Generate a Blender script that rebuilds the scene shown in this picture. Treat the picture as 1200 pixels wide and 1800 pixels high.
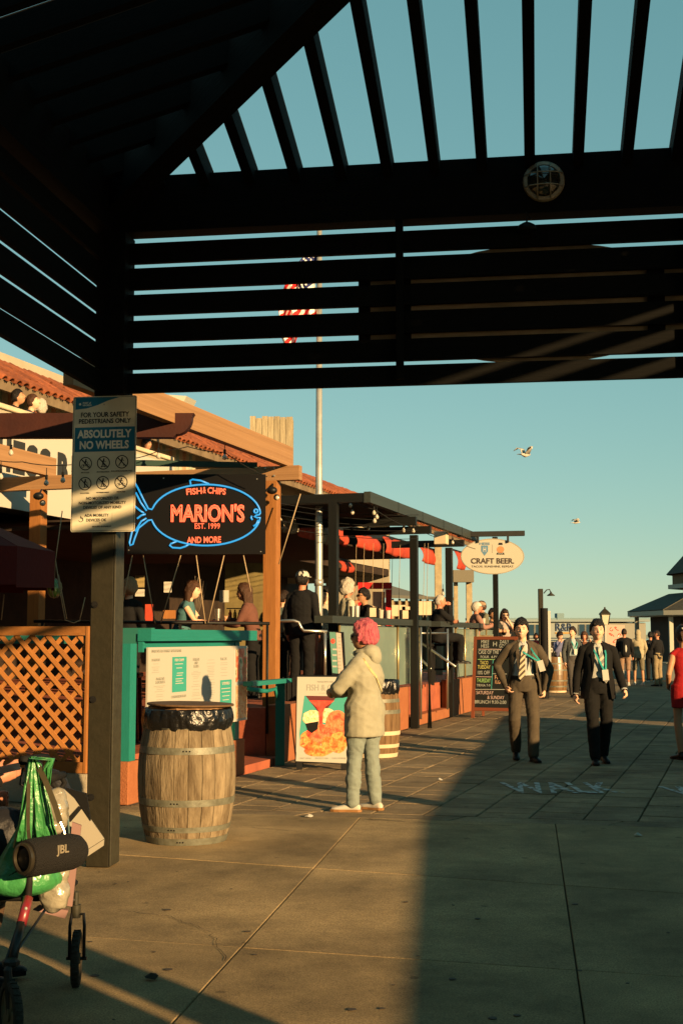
import bpy, bmesh, math, random
from mathutils import Vector, Matrix, noise
random.seed(7)
SC = bpy.context.scene
for _o in list(bpy.data.objects): bpy.data.objects.remove(_o)
COL = SC.collection
PI = math.pi
def rad(a): return math.radians(a)

# ------------------------------------------------------------------ camera
CAM_H = 1.53; PITCH = math.atan(220/2250.0)
cd = bpy.data.cameras.new('camera'); cam = bpy.data.objects.new('camera', cd); COL.objects.link(cam)
cd.sensor_fit = 'VERTICAL'; cd.sensor_height = 36; cd.lens = 45.0
cd.clip_start = 0.05; cd.clip_end = 9000
cam.location = (0, 0, CAM_H); cam.rotation_euler = (PI/2+PITCH, 0, 0)
SC.camera = cam
# ------------------------------------------------------------------ sky and sun
SUN_AZ = 141.0; SUN_EL = 12.5          # azimuth clockwise from the view direction (+Y)
W = bpy.data.worlds.new('World'); SC.world = W; W.use_nodes = True
nt = W.node_tree; nt.nodes.clear()
sky = nt.nodes.new('ShaderNodeTexSky'); sky.sky_type = 'NISHITA'; sky.sun_disc = False
sky.sun_elevation = rad(SUN_EL); sky.sun_rotation = rad(SUN_AZ)
sky.air_density = 1.0; sky.dust_density = 0.0; sky.ozone_density = 3.0
def _mul(c):
    n = nt.nodes.new('ShaderNodeMix'); n.data_type = 'RGBA'; n.blend_type = 'MULTIPLY'; n.inputs[0].default_value = 1; n.inputs[7].default_value = (*c, 1); return n
t1 = _mul((.139, .158, .126)); t2 = _mul((2.6, 2.70, 2.43)); sep = nt.nodes.new('ShaderNodeSeparateColor'); com = nt.nodes.new('ShaderNodeCombineColor')
for _i, _e in enumerate((.68, .5, .5)):          # compress the sky's range as the film does, the same in every direction
    _p = nt.nodes.new('ShaderNodeMath'); _p.operation = 'POWER'; _p.inputs[1].default_value = _e
    nt.links.new(sep.outputs[_i], _p.inputs[0]); nt.links.new(_p.outputs[0], com.inputs[_i])
bgn = nt.nodes.new('ShaderNodeBackground'); bgn.inputs[1].default_value = 0.10
wo = nt.nodes.new('ShaderNodeOutputWorld')
nt.links.new(sky.outputs[0], t1.inputs[6]); nt.links.new(t1.outputs[2], sep.inputs[0]); nt.links.new(com.outputs[0], t2.inputs[6]); nt.links.new(t2.outputs[2], bgn.inputs[0]); nt.links.new(bgn.outputs[0], wo.inputs[0])
ld = bpy.data.lights.new('sun', 'SUN'); ld.energy = 5.0; ld.angle = rad(0.55); ld.color = (1.0, 0.64, 0.29)
sun = bpy.data.objects.new('sun', ld); COL.objects.link(sun)
_sd = Vector((math.sin(rad(SUN_AZ))*math.cos(rad(SUN_EL)), math.cos(rad(SUN_AZ))*math.cos(rad(SUN_EL)), math.sin(rad(SUN_EL))))
sun.rotation_euler = _sd.to_track_quat('Z', 'Y').to_euler(); sun.location = _sd*60
SC.view_settings.view_transform = 'Standard'; SC.view_settings.look = 'None'
SC.view_settings.exposure = 1.35; SC.view_settings.gamma = 1.0
SC.view_settings.use_curve_mapping = False
SC.cycles.max_bounces = 6

# ------------------------------------------------------------------ geometry of the view -> real places
_cp, _sp = math.cos(PITCH), math.sin(PITCH)
def ray(px, py):
    cx = (px-600)/2250.0; cy = (900-py)/2250.0
    return Vector((cx, _cp-cy*_sp, _sp+cy*_cp))
def P(px, py, Y):
    d = ray(px, py); return Vector((0, 0, CAM_H))+d*(Y/d.y)
def G(px, py, z=0.0):
    d = ray(px, py); return Vector((0, 0, CAM_H))+d*((z-CAM_H)/d.z)
# restaurant frame: x outwards to the walkway, y along the front
AR = rad(17.3); C0 = Vector((-1.95, 11.9, 0))
FR = Matrix.Translation(C0) @ Matrix.Rotation(-AR, 4, 'Z')
# pergola frame: x to the right along the near-frontal face, y away
AP = rad(8.47); C1 = Vector((-1.656, 8.83, 0))
FP = Matrix.Translation(C1) @ Matrix.Rotation(-AP, 4, 'Z')
I4 = Matrix.Identity(4)
def hit(F, axis, val, px, py):
    """local coords in frame F of the point where the pixel ray meets local plane axis=val"""
    Fi = F.inverted(); o = Fi @ Vector((0, 0, CAM_H)); d = Fi.to_3x3() @ ray(px, py)
    return o+d*((val-o[axis])/d[axis])
def RN(n, px, py): return hit(FR, 0, n, px, py)     # on restaurant plane x=n
def RS(s, px, py): return hit(FR, 1, s, px, py)     # on cross plane y=s
def PS(y, px, py): return hit(FP, 1, y, px, py)

# ------------------------------------------------------------------ materials
MATS = {}
def mat(name, c, rough=.7, c2=None, scale=6, amt=.5, bump=0, bscale=40, stretch=(1, 1, 1), metal=0, emit=None, es=1, coat=0, sss=0, alpha=None, trans=0, rnd=0, spec=None, detail=6, ramp=(.35, .65)):
    if name in MATS: return MATS[name]
    m = bpy.data.materials.new(name); m.use_nodes = True; N = m.node_tree.nodes; L = m.node_tree.links
    b = N['Principled BSDF']; b.inputs['Roughness'].default_value = rough; b.inputs['Metallic'].default_value = metal
    b.inputs['Base Color'].default_value = (*c, 1)
    if spec is None and not metal and not coat and rough > .4: spec = .2
    if spec is not None: b.inputs['Specular IOR Level'].default_value = spec
    if coat: b.inputs['Coat Weight'].default_value = coat
    if sss: b.inputs['Subsurface Weight'].default_value = sss; b.inputs['Subsurface Radius'].default_value = (.02, .008, .004)
    if trans: b.inputs['Transmission Weight'].default_value = trans
    if alpha is not None: b.inputs['Alpha'].default_value = alpha
    if emit: b.inputs['Emission Color'].default_value = (*emit, 1); b.inputs['Emission Strength'].default_value = es
    tc = N.new('ShaderNodeTexCoord'); mp = N.new('ShaderNodeMapping'); mp.inputs['Scale'].default_value = stretch
    L.new(tc.outputs['Object'], mp.inputs[0])
    if rnd:
        oi = N.new('ShaderNodeObjectInfo'); ml = N.new('ShaderNodeMath'); ml.operation = 'MULTIPLY'; ml.inputs[1].default_value = 37
        L.new(oi.outputs['Random'], ml.inputs[0]); L.new(ml.outputs[0], mp.inputs['Location'])
    out = None
    if c2:
        n = N.new('ShaderNodeTexNoise'); n.inputs['Scale'].default_value = scale; n.inputs['Detail'].default_value = detail; n.inputs['Roughness'].default_value = .65
        L.new(mp.outputs[0], n.inputs[0])
        r = N.new('ShaderNodeMapRange'); r.inputs[1].default_value = ramp[0]; r.inputs[2].default_value = ramp[1]; r.inputs[4].default_value = amt*2 if amt < .5 else 1
        L.new(n.outputs[0], r.inputs[0])
        mx = N.new('ShaderNodeMix'); mx.data_type = 'RGBA'; mx.inputs[6].default_value = (*c, 1); mx.inputs[7].default_value = (*c2, 1)
        L.new(r.outputs[0], mx.inputs[0]); out = mx.outputs[2]
    if rnd:
        hs = N.new('ShaderNodeHueSaturation'); mr = N.new('ShaderNodeMapRange'); mr.inputs[3].default_value = 1-rnd; mr.inputs[4].default_value = 1+rnd
        L.new(oi.outputs['Random'], mr.inputs[0]); L.new(mr.outputs[0], hs.inputs['Value'])
        if out: L.new(out, hs.inputs['Color'])
        else: hs.inputs['Color'].default_value = (*c, 1)
        out = hs.outputs[0]
    if out: L.new(out, b.inputs['Base Color'])
    if bump:
        n2 = N.new('ShaderNodeTexNoise'); n2.inputs['Scale'].default_value = bscale; n2.inputs['Detail'].default_value = 5
        L.new(mp.outputs[0], n2.inputs[0])
        bp = N.new('ShaderNodeBump'); bp.inputs['Strength'].default_value = bump; bp.inputs['Distance'].default_value = .02
        L.new(n2.outputs[0], bp.inputs['Height']); L.new(bp.outputs[0], b.inputs['Normal'])
    MATS[name] = m; return m

def stripe_mat(name, ca, cb, scale, axis='X', rot=(0, 0, 0), rough=.7, thr=.5, cc=None):
    m = mat(name, ca, rough, bump=.15, bscale=150)
    N = m.node_tree.nodes; L = m.node_tree.links
    tc = N.new('ShaderNodeTexCoord'); mp = N.new('ShaderNodeMapping'); mp.inputs['Rotation'].default_value = rot
    wv = N.new('ShaderNodeTexWave'); wv.inputs['Scale'].default_value = scale; wv.bands_direction = axis
    cr = N.new('ShaderNodeValToRGB'); cr.color_ramp.interpolation = 'CONSTANT'
    cr.color_ramp.elements[0].color = (*ca, 1); cr.color_ramp.elements[1].position = thr; cr.color_ramp.elements[1].color = (*cb, 1)
    if cc:
        e = cr.color_ramp.elements.new(.8); e.color = (*cc, 1)
    L.new(tc.outputs['Object'], mp.inputs[0]); L.new(mp.outputs[0], wv.inputs[0]); L.new(wv.outputs[1], cr.inputs[0]); L.new(cr.outputs[0], N['Principled BSDF'].inputs['Base Color'])
    return m

def food_mat(name, cols, scale):
    m = mat(name, cols[0], .45, bump=.6, bscale=40)
    N = m.node_tree.nodes; L = m.node_tree.links
    tc = N.new('ShaderNodeTexCoord'); n = N.new('ShaderNodeTexNoise'); n.inputs['Scale'].default_value = scale; n.inputs['Detail'].default_value = 4; n.inputs['Distortion'].default_value = .35
    cr = N.new('ShaderNodeValToRGB'); k = len(cols)
    cr.color_ramp.elements[0].color = (*cols[0], 1); cr.color_ramp.elements[0].position = .3
    cr.color_ramp.elements[1].color = (*cols[-1], 1); cr.color_ramp.elements[1].position = .7
    for i in range(1, k-1):
        e = cr.color_ramp.elements.new(.3+.4*i/(k-1)); e.color = (*cols[i], 1)
    L.new(tc.outputs['Object'], n.inputs[0]); L.new(n.outputs[0], cr.inputs[0]); L.new(cr.outputs[0], N['Principled BSDF'].inputs['Base Color'])
    return m

# ------------------------------------------------------------------ mesh helpers
def tag(o, label=None, cat=None, group=None, kind=None):
    if label: o['label'] = label
    if cat: o['category'] = cat
    if group: o['group'] = group
    if kind: o['kind'] = kind
    return o
def T(name, label, cat, loc, group=None, rz=0, kind=None):
    o = bpy.data.objects.new(name, None); COL.objects.link(o); o.location = loc; o.rotation_euler = (0, 0, rz)
    o.empty_display_size = .1
    return tag(o, label, cat, group, kind)
def wm(o):
    m = Matrix.LocRotScale(o.location, o.rotation_euler, o.scale)
    return wm(o.parent) @ m if o.parent else m

class MB:
    """collects shapes (given in frame F) and links them as one mesh object"""
    def __init__(s, F=None): s.v = []; s.f = []; s.F = F or I4; s.mi = []
    def add(s, vs, fs, M=None, mi=0):
        k = len(s.v); M = s.F @ M if M is not None else s.F
        s.v += [M @ Vector(v) for v in vs]; s.f += [tuple(i+k for i in f) for f in fs]; s.mi += [mi]*len(fs)
        return s
    def box(s, x0, x1, y0, y1, z0, z1, M=None, mi=0, bev=0):
        b = bev
        if b:
            bm = bmesh.new(); bmesh.ops.create_cube(bm, size=1)
            for v in bm.verts: v.co = Vector(((x0+x1)/2+v.co.x*(x1-x0), (y0+y1)/2+v.co.y*(y1-y0), (z0+z1)/2+v.co.z*(z1-z0)))
            bmesh.ops.bevel(bm, geom=bm.edges[:], offset=b, segments=1, affect='EDGES')
            bm.verts.index_update()
            s.add([v.co.copy() for v in bm.verts], [[v.index for v in f.verts] for f in bm.faces], M, mi); bm.free(); return s
        vs = [(x, y, z) for x in (x0, x1) for y in (y0, y1) for z in (z0, z1)]
        return s.add(vs, [(0, 1, 3, 2), (4, 6, 7, 5), (0, 4, 5, 1), (2, 3, 7, 6), (0, 2, 6, 4), (1, 5, 7, 3)], M, mi)
    def bar(s, a, b, w, h, up=(0, 0, 1), bev=0, mi=0):
        """box of width w (sideways) and height h (along up) from a to b"""
        a = Vector(a); b = Vector(b); y = (b-a); ln = y.length; y.normalize(); up = Vector(up)
        x = y.cross(up).normalized(); z = x.cross(y).normalized()
        M = Matrix((x, y, z)).transposed().to_4x4(); M.translation = a
        return s.box(-w/2, w/2, 0, ln, -h/2, h/2, M, mi, bev)
    def tube(s, pts, r, n=8, cap=True, M=None, closed=False, mi=0):
        pts = [Vector(p) for p in pts]; rs = r if isinstance(r, (list, tuple)) else [r]*len(pts)
        vs = []; fs = []; up = None; m = len(pts)
        for i, p in enumerate(pts):
            if closed: t = (pts[(i+1) % m]-pts[i-1]).normalized()
            else: t = (pts[min(i+1, m-1)]-pts[max(i-1, 0)]).normalized()
            if up is None: up = Vector((0, 0, 1)) if abs(t.z) < .9 else Vector((1, 0, 0))
            x = t.cross(up)
            if x.length < 1e-6: x = t.orthogonal()
            x.normalize(); up = x.cross(t).normalized()
            for k in range(n):
                a = 2*PI*k/n; vs.append(p+(x*math.cos(a)+up*math.sin(a))*rs[i])
        for i in range(m if closed else m-1):
            j = (i+1) % m
            for k in range(n): fs.append((i*n+k, i*n+(k+1) % n, j*n+(k+1) % n, j*n+k))
        if cap and not closed: fs.append(tuple(range(n))[::-1]); fs.append(tuple((m-1)*n+k for k in range(n)))
        return s.add(vs, fs, M, mi)
    def lathe(s, prof, n=24, M=None, mi=0, cap=True, flat=1):
        vs = [(r*math.cos(2*PI*k/n), r*math.sin(2*PI*k/n)*flat, z) for r, z in prof for k in range(n)]; m = len(prof)
        fs = [(i*n+k, i*n+(k+1) % n, (i+1)*n+(k+1) % n, (i+1)*n+k) for i in range(m-1) for k in range(n)]
        if cap: fs.append(tuple(range(n))[::-1]); fs.append(tuple((m-1)*n+k for k in range(n)))
        return s.add(vs, fs, M, mi)
    def ell(s, c, r, n=12, M=None, mi=0):
        c = Vector(c); m = n//2+1; vs = []; fs = []
        for i in range(m+1):
            t = PI*i/m
            for k in range(n): a = 2*PI*k/n; vs.append(c+Vector((r[0]*math.sin(t)*math.cos(a), r[1]*math.sin(t)*math.sin(a), r[2]*math.cos(t))))
        for i in range(m):
            for k in range(n): fs.append((i*n+k, (i+1)*n+k, (i+1)*n+(k+1) % n, i*n+(k+1) % n))
        return s.add(vs, fs, M, mi)
    def prism(s, poly, h, M=None, mi=0):
        """poly (x,y) extruded 0..h in z"""
        n = len(poly); vs = [(x, y, 0) for x, y in poly]+[(x, y, h) for x, y in poly]
        fs = [tuple(range(n))[::-1], tuple(range(n, 2*n))]+[(i, (i+1) % n, n+(i+1) % n, n+i) for i in range(n)]
        return s.add(vs, fs, M, mi)
    def grid(s, fn, nu, nv, M=None, mi=0, th=0):
        vs = [fn(i/nu, j/nv) for i in range(nu+1) for j in range(nv+1)]
        fs = [(i*(nv+1)+j, (i+1)*(nv+1)+j, (i+1)*(nv+1)+j+1, i*(nv+1)+j+1) for i in range(nu) for j in range(nv)]
        return s.add(vs, fs, M, mi)
    def build(s, name, m, parent=None, smooth=False, origin=None, label=None, cat=None, group=None, kind=None, th=0):
        me = bpy.data.meshes.new(name)
        if parent is not None: inv = wm(parent).inverted(); vs = [inv @ v for v in s.v]; loc = (0, 0, 0)
        else:
            if origin is None:
                xs = [v.x for v in s.v]; ys = [v.y for v in s.v]; zs = [v.z for v in s.v]
                origin = Vector(((min(xs)+max(xs))/2, (min(ys)+max(ys))/2, min(zs)))
            loc = Vector(origin); vs = [v-loc for v in s.v]
        me.from_pydata([tuple(v) for v in vs], [], s.f)
        bm = bmesh.new(); bm.from_mesh(me); bmesh.ops.recalc_face_normals(bm, faces=bm.faces)
        if th:
            bmesh.ops.solidify(bm, geom=bm.faces[:], thickness=th)
        bm.to_mesh(me); bm.free()
        ms = m if isinstance(m, (list, tuple)) else [m]
        for q in ms: me.materials.append(q)
        if len(ms) > 1 and not th:
            for p, k in zip(me.polygons, s.mi): p.material_index = k
        if smooth:
            me.polygons.foreach_set('use_smooth', [True]*len(me.polygons))
            if smooth is not True:
                try: me.set_sharp_from_angle(angle=rad(smooth))
                except Exception: pass
        o = bpy.data.objects.new(name, me); COL.objects.link(o)
        if parent is not None: o.parent = parent
        o.location = loc
        return tag(o, label, cat, group, kind)

_ub = {}
def unit_box(m):
    if m.name not in _ub:
        me = bpy.data.meshes.new('plank_mesh'); bm = bmesh.new(); bmesh.ops.create_cube(bm, size=1); bm.to_mesh(me); bm.free(); me.materials.append(m); _ub[m.name] = me
    return _ub[m.name]
def piece(name, m, parent, M, size):
    """one plank-like part sharing the unit box mesh; M is its world matrix at the centre"""
    o = bpy.data.objects.new(name, unit_box(m)); COL.objects.link(o); o.parent = parent
    L = (wm(parent).inverted() if parent else I4) @ M @ Matrix.Diagonal((*size, 1))
    o.matrix_basis = L
    return o
def barM(a, b, up=(0, 0, 1)):
    a = Vector(a); b = Vector(b); y = (b-a).normalized(); x = y.cross(Vector(up)).normalized(); z = x.cross(y).normalized()
    M = Matrix((x, y, z)).transposed().to_4x4(); M.translation = (a+b)/2; return M, (b-a).length
def plank(name, m, parent, F, a, b, w, h, up=(0, 0, 1)):
    a = F @ Vector(a); b = F @ Vector(b); M, ln = barM(a, b, F.to_3x3() @ Vector(up))
    return piece(name, m, parent, M, (w, ln, h))
def inst(name, me, parent, M, label=None):
    o = bpy.data.objects.new(name, me); COL.objects.link(o); o.parent = parent
    o.matrix_basis = (wm(parent).inverted() if parent else I4) @ M
    return tag(o, label)
def copy_thing(o, loc, rz=None, label=None, group=None, parent=None):
    c = o.copy(); COL.objects.link(c)
    if parent is None:
        c.location = loc
        if rz is not None: c.rotation_euler = (0, 0, rz)
        if label: c['label'] = label
    else: c.parent = parent
    for ch in list(o.children):
        if ch.name in COL.objects: copy_thing(ch, None, parent=c)
    return c

def facing(o, xdir, up=(0, 0, 1)):
    """matrix whose local x = xdir, local y = up, local z = towards the reader"""
    x = Vector(xdir).normalized(); y = Vector(up).normalized(); z = x.cross(y).normalized(); y = z.cross(x)
    M = Matrix((x, y, z)).transposed().to_4x4(); M.translation = Vector(o); return M
def text(s, size, M, m, parent, name='lettering', ext=.002, align='CENTER', outline=0, sx=1, bold=0, spacing=1, label=None):
    c = bpy.data.curves.new('txt', 'FONT'); c.body = s; c.size = size; c.align_x = align; c.align_y = 'CENTER'; c.space_character = spacing
    c.resolution_u = 3; c.space_line = .9
    if outline: c.fill_mode = 'NONE'; c.bevel_depth = outline; c.bevel_resolution = 1; c.extrude = 0; c.offset = 0
    else: c.extrude = ext; c.offset = bold
    t = bpy.data.objects.new('txt', c); COL.objects.link(t); bpy.context.view_layer.update()
    me = bpy.data.meshes.new_from_object(t.evaluated_get(bpy.context.evaluated_depsgraph_get())); bpy.data.objects.remove(t); bpy.data.curves.remove(c)
    me.transform(Matrix.Diagonal((sx, 1, 1, 1))); me.materials.clear(); me.materials.append(m); me.name = name
    return inst(name, me, parent, M, label)

# ------------------------------------------------------------------ palette
C = mat
concrete = mat('concrete', (.32, .23, .115), .9, (.20, .145, .075), 1.3, .5, bump=.35, bscale=230, rnd=.07)
paverM = mat('paver_stone', (.235, .175, .10), .88, (.155, .115, .068), 3, .5, bump=.5, bscale=110, rnd=.16)
jointM = mat('joint_dirt', (.10, .085, .07), .95, (.16, .14, .11), 5)
seaM = mat('sea_water', (.03, .07, .08), .12, bump=.4, bscale=.6)
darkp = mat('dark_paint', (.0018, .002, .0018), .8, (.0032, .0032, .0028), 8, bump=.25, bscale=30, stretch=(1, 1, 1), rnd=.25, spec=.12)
olive = mat('olive_paint', (.014, .0125, .0065), .65, (.021, .018, .010), 14, .3, bump=.15, bscale=30)
olive2 = mat('olive_trim', (.034, .033, .022), .55, (.022, .02, .013), 18, .4, bump=.1)
steel = mat('dark_steel', (.0045, .0055, .005), .5, (.008, .008, .007), 9)
steelL = mat('grey_green_steel', (.028, .034, .031), .5, (.022, .026, .023), 5)
orangewood = mat('orange_cedar', (.27, .115, .032), .65, (.20, .08, .022), 9, stretch=(1, 1, .12), bump=.2, bscale=20)
orangewoodH = mat('orange_cedar_beam', (.27, .155, .075), .65, (.20, .11, .05), 6, stretch=(.25, .25, 1.5), bump=.2, bscale=20)
latM = mat('lattice_wood', (.36, .155, .042), .68, (.27, .11, .03), 8, rnd=.12, bump=.15)
brownbeam = mat('shaded_red_brown', (.034, .0085, .005), .6, (.024, .006, .004), 4, bump=.1)  # darkened to carry the pergola's shade on the carved beam
tealM = mat('teal_paint', (.012, .155, .135), .55, (.010, .12, .10), 9, .3, bump=.1, bscale=25)
tealD = mat('teal_dark', (.02, .12, .10), .6)
stucco = mat('orange_stucco', (.27, .10, .042), .85, (.21, .072, .03), 7, .3, bump=.4, bscale=60)
cream = mat('cream_stucco', (.32, .285, .215), .85, (.26, .23, .17), 2, .3, bump=.3, bscale=50)
creamD = mat('cream_trim', (.50, .42, .29), .8, (.42, .34, .23), 3)
tileM = mat('clay_tile', (.25, .075, .03), .75, (.15, .048, .022), 7, rnd=.3, bump=.4)
white = mat('white_paint', (.36, .345, .30), .6)
greyw = mat('weathered_wood', (.33, .28, .18), .85, (.20, .165, .105), 7, stretch=(3, 3, .25), bump=.5, bscale=30, rnd=.15)
barrelM = mat('barrel_oak', (.225, .18, .115), .8, (.085, .062, .036), 5, stretch=(2.5, 2.5, .45), bump=.5, bscale=30, rnd=.14)
barrelM2 = mat('barrel_oak_brown', (.16, .10, .05), .75, (.08, .045, .02), 6, stretch=(2.5, 2.5, .45), bump=.4, bscale=30, rnd=.12)
hoopM = mat('galvanised_hoop', (.15, .155, .12), .55, (.09, .09, .065), 14, metal=.25, bump=.15)
bagM = mat('black_bag', (.006, .006, .006), .28, bump=.9, bscale=16)
black = mat('black_plastic', (.006, .006, .006), .45)
blackm = mat('black_matt', (.005, .005, .005), .8)
chrome = mat('brushed_metal', (.45, .42, .36), .3, metal=.9)
galv = mat('galvanised_pole', (.40, .40, .36), .4, (.28, .28, .26), 5, metal=.5)
ropeM = mat('tan_rope', (.30, .22, .13), .8)
ropeD = mat('black_cable', (.01, .01, .01), .6)
glassb = mat('bulb_glass', (.38, .35, .28), .08, coat=.4)
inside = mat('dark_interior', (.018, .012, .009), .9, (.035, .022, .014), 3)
redM = mat('red_fabric', (.36, .05, .025), .8, (.26, .03, .014), 5, bump=.3, bscale=20)
maroon = mat('maroon_canvas', (.06, .005, .004), .85, bump=.3, bscale=20)
glassM = mat('frosted_green_glass', (.15, .21, .18), .3, (.12, .17, .15), 3, .5, coat=.3)
redfloor = mat('red_tile_floor', (.32, .095, .05), .7, (.24, .07, .04), 4, bump=.3)
ink = mat('black_ink', (.014, .014, .016), .6)
signtan = mat('sign_cream', (.56, .52, .39), .5, (.50, .46, .34), 5)
signblue = mat('sign_blue', (.012, .12, .20), .45)
neonR = mat('neon_red', (.15, .02, .01), .4, emit=(1.0, .10, .035), es=1.0)
neonO = mat('neon_red_orange', (.15, .02, .01), .4, emit=(1.0, .14, .05), es=.65)
neonB = mat('neon_blue', (.01, .05, .09), .4, emit=(.02, .30, .60), es=.5)

def add_speckle(m, small=140, spots=3.2):
    """fine aggregate specks and rounded gum stains mixed into the base colour"""
    N = m.node_tree.nodes; L = m.node_tree.links; b = N['Principled BSDF']; src = b.inputs['Base Color'].links[0].from_socket
    geo = N.new('ShaderNodeNewGeometry')
    n = N.new('ShaderNodeTexNoise'); n.inputs['Scale'].default_value = small; n.inputs['Detail'].default_value = 2; L.new(geo.outputs['Position'], n.inputs[0])
    r = N.new('ShaderNodeMapRange'); r.inputs[1].default_value = .3; r.inputs[2].default_value = .7; r.inputs[3].default_value = .62; r.inputs[4].default_value = 1.35; L.new(n.outputs[0], r.inputs[0])
    v = N.new('ShaderNodeTexVoronoi'); v.inputs['Scale'].default_value = spots; v.inputs['Randomness'].default_value = 1; L.new(geo.outputs['Position'], v.inputs[0])
    r2 = N.new('ShaderNodeMapRange'); r2.inputs[1].default_value = .05; r2.inputs[2].default_value = .075; r2.inputs[3].default_value = .55; r2.inputs[4].default_value = 1; L.new(v.outputs[0], r2.inputs[0])
    n3 = N.new('ShaderNodeTexNoise'); n3.inputs['Scale'].default_value = .9; n3.inputs['Detail'].default_value = 7; n3.inputs['Roughness'].default_value = .7; L.new(geo.outputs['Position'], n3.inputs[0])
    r3 = N.new('ShaderNodeMapRange'); r3.inputs[1].default_value = .35; r3.inputs[2].default_value = .65; r3.inputs[3].default_value = .62; r3.inputs[4].default_value = 1.22; L.new(n3.outputs[0], r3.inputs[0])
    m1 = N.new('ShaderNodeMath'); m1.operation = 'MULTIPLY'; m2 = N.new('ShaderNodeMath'); m2.operation = 'MULTIPLY'
    L.new(r.outputs[0], m1.inputs[0]); L.new(r2.outputs[0], m1.inputs[1]); L.new(m1.outputs[0], m2.inputs[0]); L.new(r3.outputs[0], m2.inputs[1])
    h = N.new('ShaderNodeHueSaturation'); L.new(src, h.inputs['Color']); L.new(m2.outputs[0], h.inputs['Value']); L.new(h.outputs[0], b.inputs['Base Color'])
add_speckle(concrete, 120, 2.6); add_speckle(paverM, 90, 2.2)
def textfit(s, cx, cy, w, h, M, m, parent, bold=0, ext=.001, outline=0, name='lettering', label=None, rot=0):
    """flat lettering scaled to fill w x h (metres) centred at cx,cy of the sign plane M"""
    c = bpy.data.curves.new('txt', 'FONT'); c.body = s; c.size = 1; c.align_x = 'CENTER'; c.resolution_u = 3; c.space_line = .85
    if outline: c.fill_mode = 'NONE'; c.bevel_depth = outline; c.bevel_resolution = 1
    else: c.extrude = .01; c.offset = bold
    t = bpy.data.objects.new('txt', c); COL.objects.link(t); bpy.context.view_layer.update()
    me = bpy.data.meshes.new_from_object(t.evaluated_get(bpy.context.evaluated_depsgraph_get())); bpy.data.objects.remove(t); bpy.data.curves.remove(c)
    xs = [v.co.x for v in me.vertices]; ys = [v.co.y for v in me.vertices]
    x0, x1, y0, y1 = min(xs), max(xs), min(ys), max(ys); sx = w/(x1-x0); sy = h/(y1-y0)
    zz = ext/.01 if not outline else (sx+sy)/2
    for v in me.vertices: v.co = Vector(((v.co.x-(x0+x1)/2)*sx, (v.co.y-(y0+y1)/2)*sy, v.co.z*zz+ext))
    me.materials.clear(); me.materials.append(m); me.name = name
    return inst(name, me, parent, M @ Matrix.Translation((cx, cy, 0)) @ Matrix.Rotation(rot, 4, 'Z'), label)

# ================================================================== GROUND
def lin(p, q): return (Vector(p[:2]), Vector(q[:2])-Vector(p[:2]))
def isec(a, b):
    (p, r), (q, t) = a, b; k = r.x*t.y-r.y*t.x; u = ((q-p).x*t.y-(q-p).y*t.x)/k; return p+r*u
def shift(l, dx, dy): return (l[0]+Vector((dx, dy)), l[1])
Ud = Vector((math.sin(AP), math.cos(AP))); Vd = Vector((math.cos(AP), -math.sin(AP)))
b = MB(); b.box(-60, 60, -30, 130, -.6, -.035); b.build('pier_ground', jointM, kind='structure')
b = MB(); b.add([(-6000, -300, -1.2), (6000, -300, -1.2), (6000, 8000, -1.2), (-6000, 8000, -1.2)], [(0, 1, 2, 3)]); b.build('water', seaM, kind='structure')
pav_root = T('concrete_pavement', None, None, (0, 6, 0), kind='structure')
rows = [lin(G(200, 1423), G(1140, 1453)), lin(G(400, 1515), G(1200, 1570)), lin(G(400, 1663), G(1200, 1717))]
rows.append(shift(rows[2], *(-Ud*2.25))); rows.append(shift(rows[2], *(-Ud*4.5))); rows.append(shift(rows[2], *(-Ud*8)))
cA = lin(G(301, 1800), G(630, 1440)); cB = lin(G(1027, 1800), G(975, 1445))
cols = [shift(cA, -11, 0), shift(cA, -7.4, 0), shift(cA, -3.7, 0), cA, cB, shift(cB, 1.8, 0), shift(cB, 3.6, 0), shift(cB, 7.5, 0), shift(cB, 14, 0)]
def slab(parent, name, poly, z, th, m, gap, tilt=0):
    c = sum(poly, Vector((0, 0)))/len(poly); q = []
    for p in poly:
        d = (p-c); q.append(c+d*(1-gap/max(d.length, .01)))
    n = len(q); top = [(p.x, p.y, z+tilt*((p-c).x+(p-c).y)) for p in q]
    q2 = [c+(p-c)*(1+.5*gap/max((p-c).length, .01)) for p in q]
    mid = [(p.x, p.y, z-.006) for p in q2]; bot = [(p.x, p.y, z-th) for p in q2]
    b = MB(); b.add(top+mid+bot, [tuple(range(n))]+[(i+k*n, (i+1) % n+k*n, (i+1) % n+(k+1)*n, i+(k+1)*n) for k in (0, 1) for i in range(n)])
    return b
for i in range(len(rows)-1):
    for j in range(len(cols)-1):
        poly = [isec(rows[i], cols[j]), isec(rows[i], cols[j+1]), isec(rows[i+1], cols[j+1]), isec(rows[i+1], cols[j])]
        slab(pav_root, 'slab', poly, random.uniform(-.003, 0), .05, concrete, .010).build('slab', concrete, pav_root)

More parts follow.
